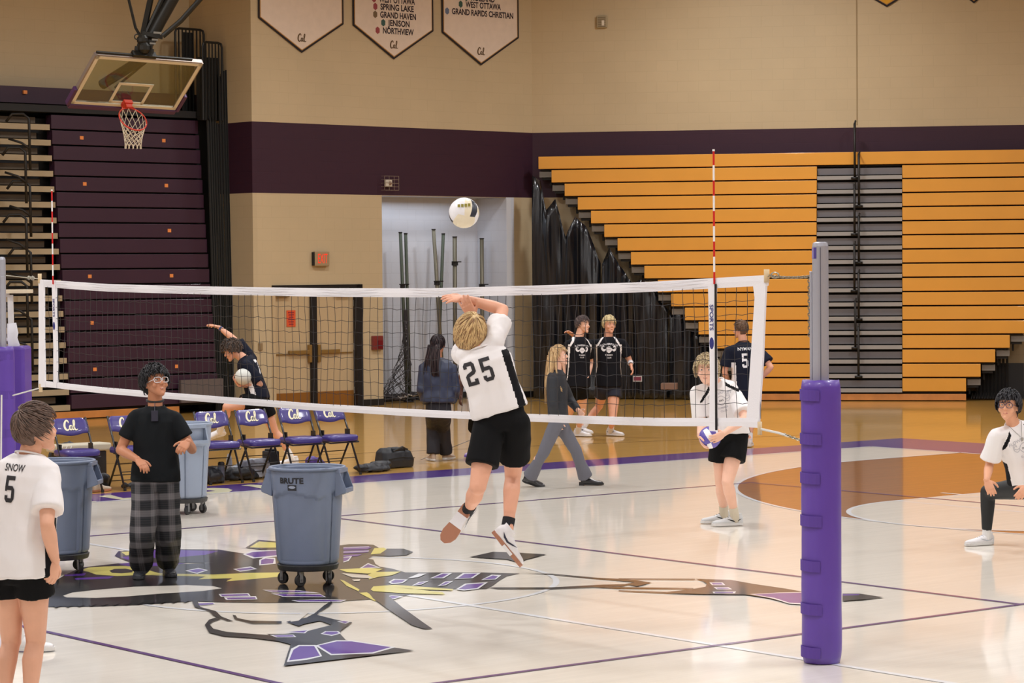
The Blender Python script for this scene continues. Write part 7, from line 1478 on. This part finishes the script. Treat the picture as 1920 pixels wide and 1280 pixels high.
# ================================================================ net poles stored in the alcove
POLE = mat('dull_olive_pole', (112, 106, 90), .45, metal=.5); POLED = mat('dark_green_pole', (74, 80, 66), .5, metal=.4)
def pole(u0, z0, u1, z1, r, m_, label, clampz=None, out=-.42):
    x = thing('net_pole', label, 'pole', P1(u0, z0, out), 'badminton and tennis poles stored in the alcove')
    b = MB(); b.tube([P1(u0, z0, out), P1(u1, z1, out)], r, 12); b.build('tube', m_, x, smooth=True)
    b = MB(); b.tube([P1(u1, z1, out), P1(u1, z1 + .02, out)], r * 1.15, 12); b.build('end_cap', BLK, x)
    if clampz:
        t = (clampz - z0) / (z1 - z0); u = u0 + (u1 - u0) * t; b = MB(); b.tube([P1(u, clampz - .04, out), P1(u, clampz + .04, out)], r * 1.5, 12); b.bar(P1(u - .11, clampz + .03, out + .05), P1(u + .11, clampz + .03, out + .05), .03, .02); b.build('clamp', BLK, x)
    b = MB(); b.tube([P1(u0, z0, out), P1(u0, z0 + .03, out)], r * 2.2, 12); b.build('foot', BLK, x); return x
pole(3.86, .01, 3.73, 3.20, .032, POLED, 'dark pole, first from the left in the alcove', 2.2)
pole(3.93, .01, 3.86, 3.18, .032, POLED, 'dark pole leaning against the leftmost alcove pole')
pole(4.78, .01, 4.55, 3.26, .036, POLE, 'taller olive pole leaning left in the middle of the alcove', 2.25)
pole(4.66, .01, 4.86, 3.18, .032, POLED, 'dark pole crossing the taller olive pole in the alcove', out=-.5)
pole(5.06, .01, 5.08, 3.12, .042, POLE, 'thick olive pole with a cross clamp, behind the raised arm', 2.62)
pole(5.76, .01, 5.77, 3.09, .040, POLE, 'olive pole with a cross clamp at the right side of the alcove', 2.18)
# bundled net hanging on the left poles and lying on the alcove floor
rnd = random.Random(5); b = MB()
for k in range(26):
    p = []; a0 = rnd.uniform(0, 6)
    for j in range(12):
        t = j / 11; w_ = .03 + .10 * t ** 2 * 1.6; p.append(P1(3.78 - .42 * t ** 3 * rnd.uniform(.3, 1) + w_ * math.sin(a0 + t * 9), 1.75 - 1.62 * t, -.34 + w_ * math.cos(a0 + t * 7)))
    b.tube(p, .006, 4)
tag(b.build('bundled_net', mat('dark_net', (52, 48, 50), .8)), 'dark bundled net hanging from the left poles in the alcove', 'net')
b = MB()
for k in range(40):
    p = [P1(3.25 + rnd.uniform(0, 1.1), .05 + rnd.uniform(0, .12), -.40 + rnd.uniform(-.25, .25))]
    for j in range(5): p.append(p[-1] + T1 * rnd.uniform(-.15, .15) + N1 * rnd.uniform(-.08, .08) + UP * rnd.uniform(-.03, .03))
    p = [V((q_.x, q_.y, max(.015, q_.z))) for q_ in p]; b.tube(p, .012, 5, mi=0 if rnd.random() < .7 else 1)
tag(b.build('net_pile', [MATS['dark_net'], mat('white_net_tape', (190, 184, 180), .8)]), 'tangled pile of net on the alcove floor', 'net')

for o in list(COL.objects): SC.collection.objects.link(o)
bpy.data.collections.remove(COL)
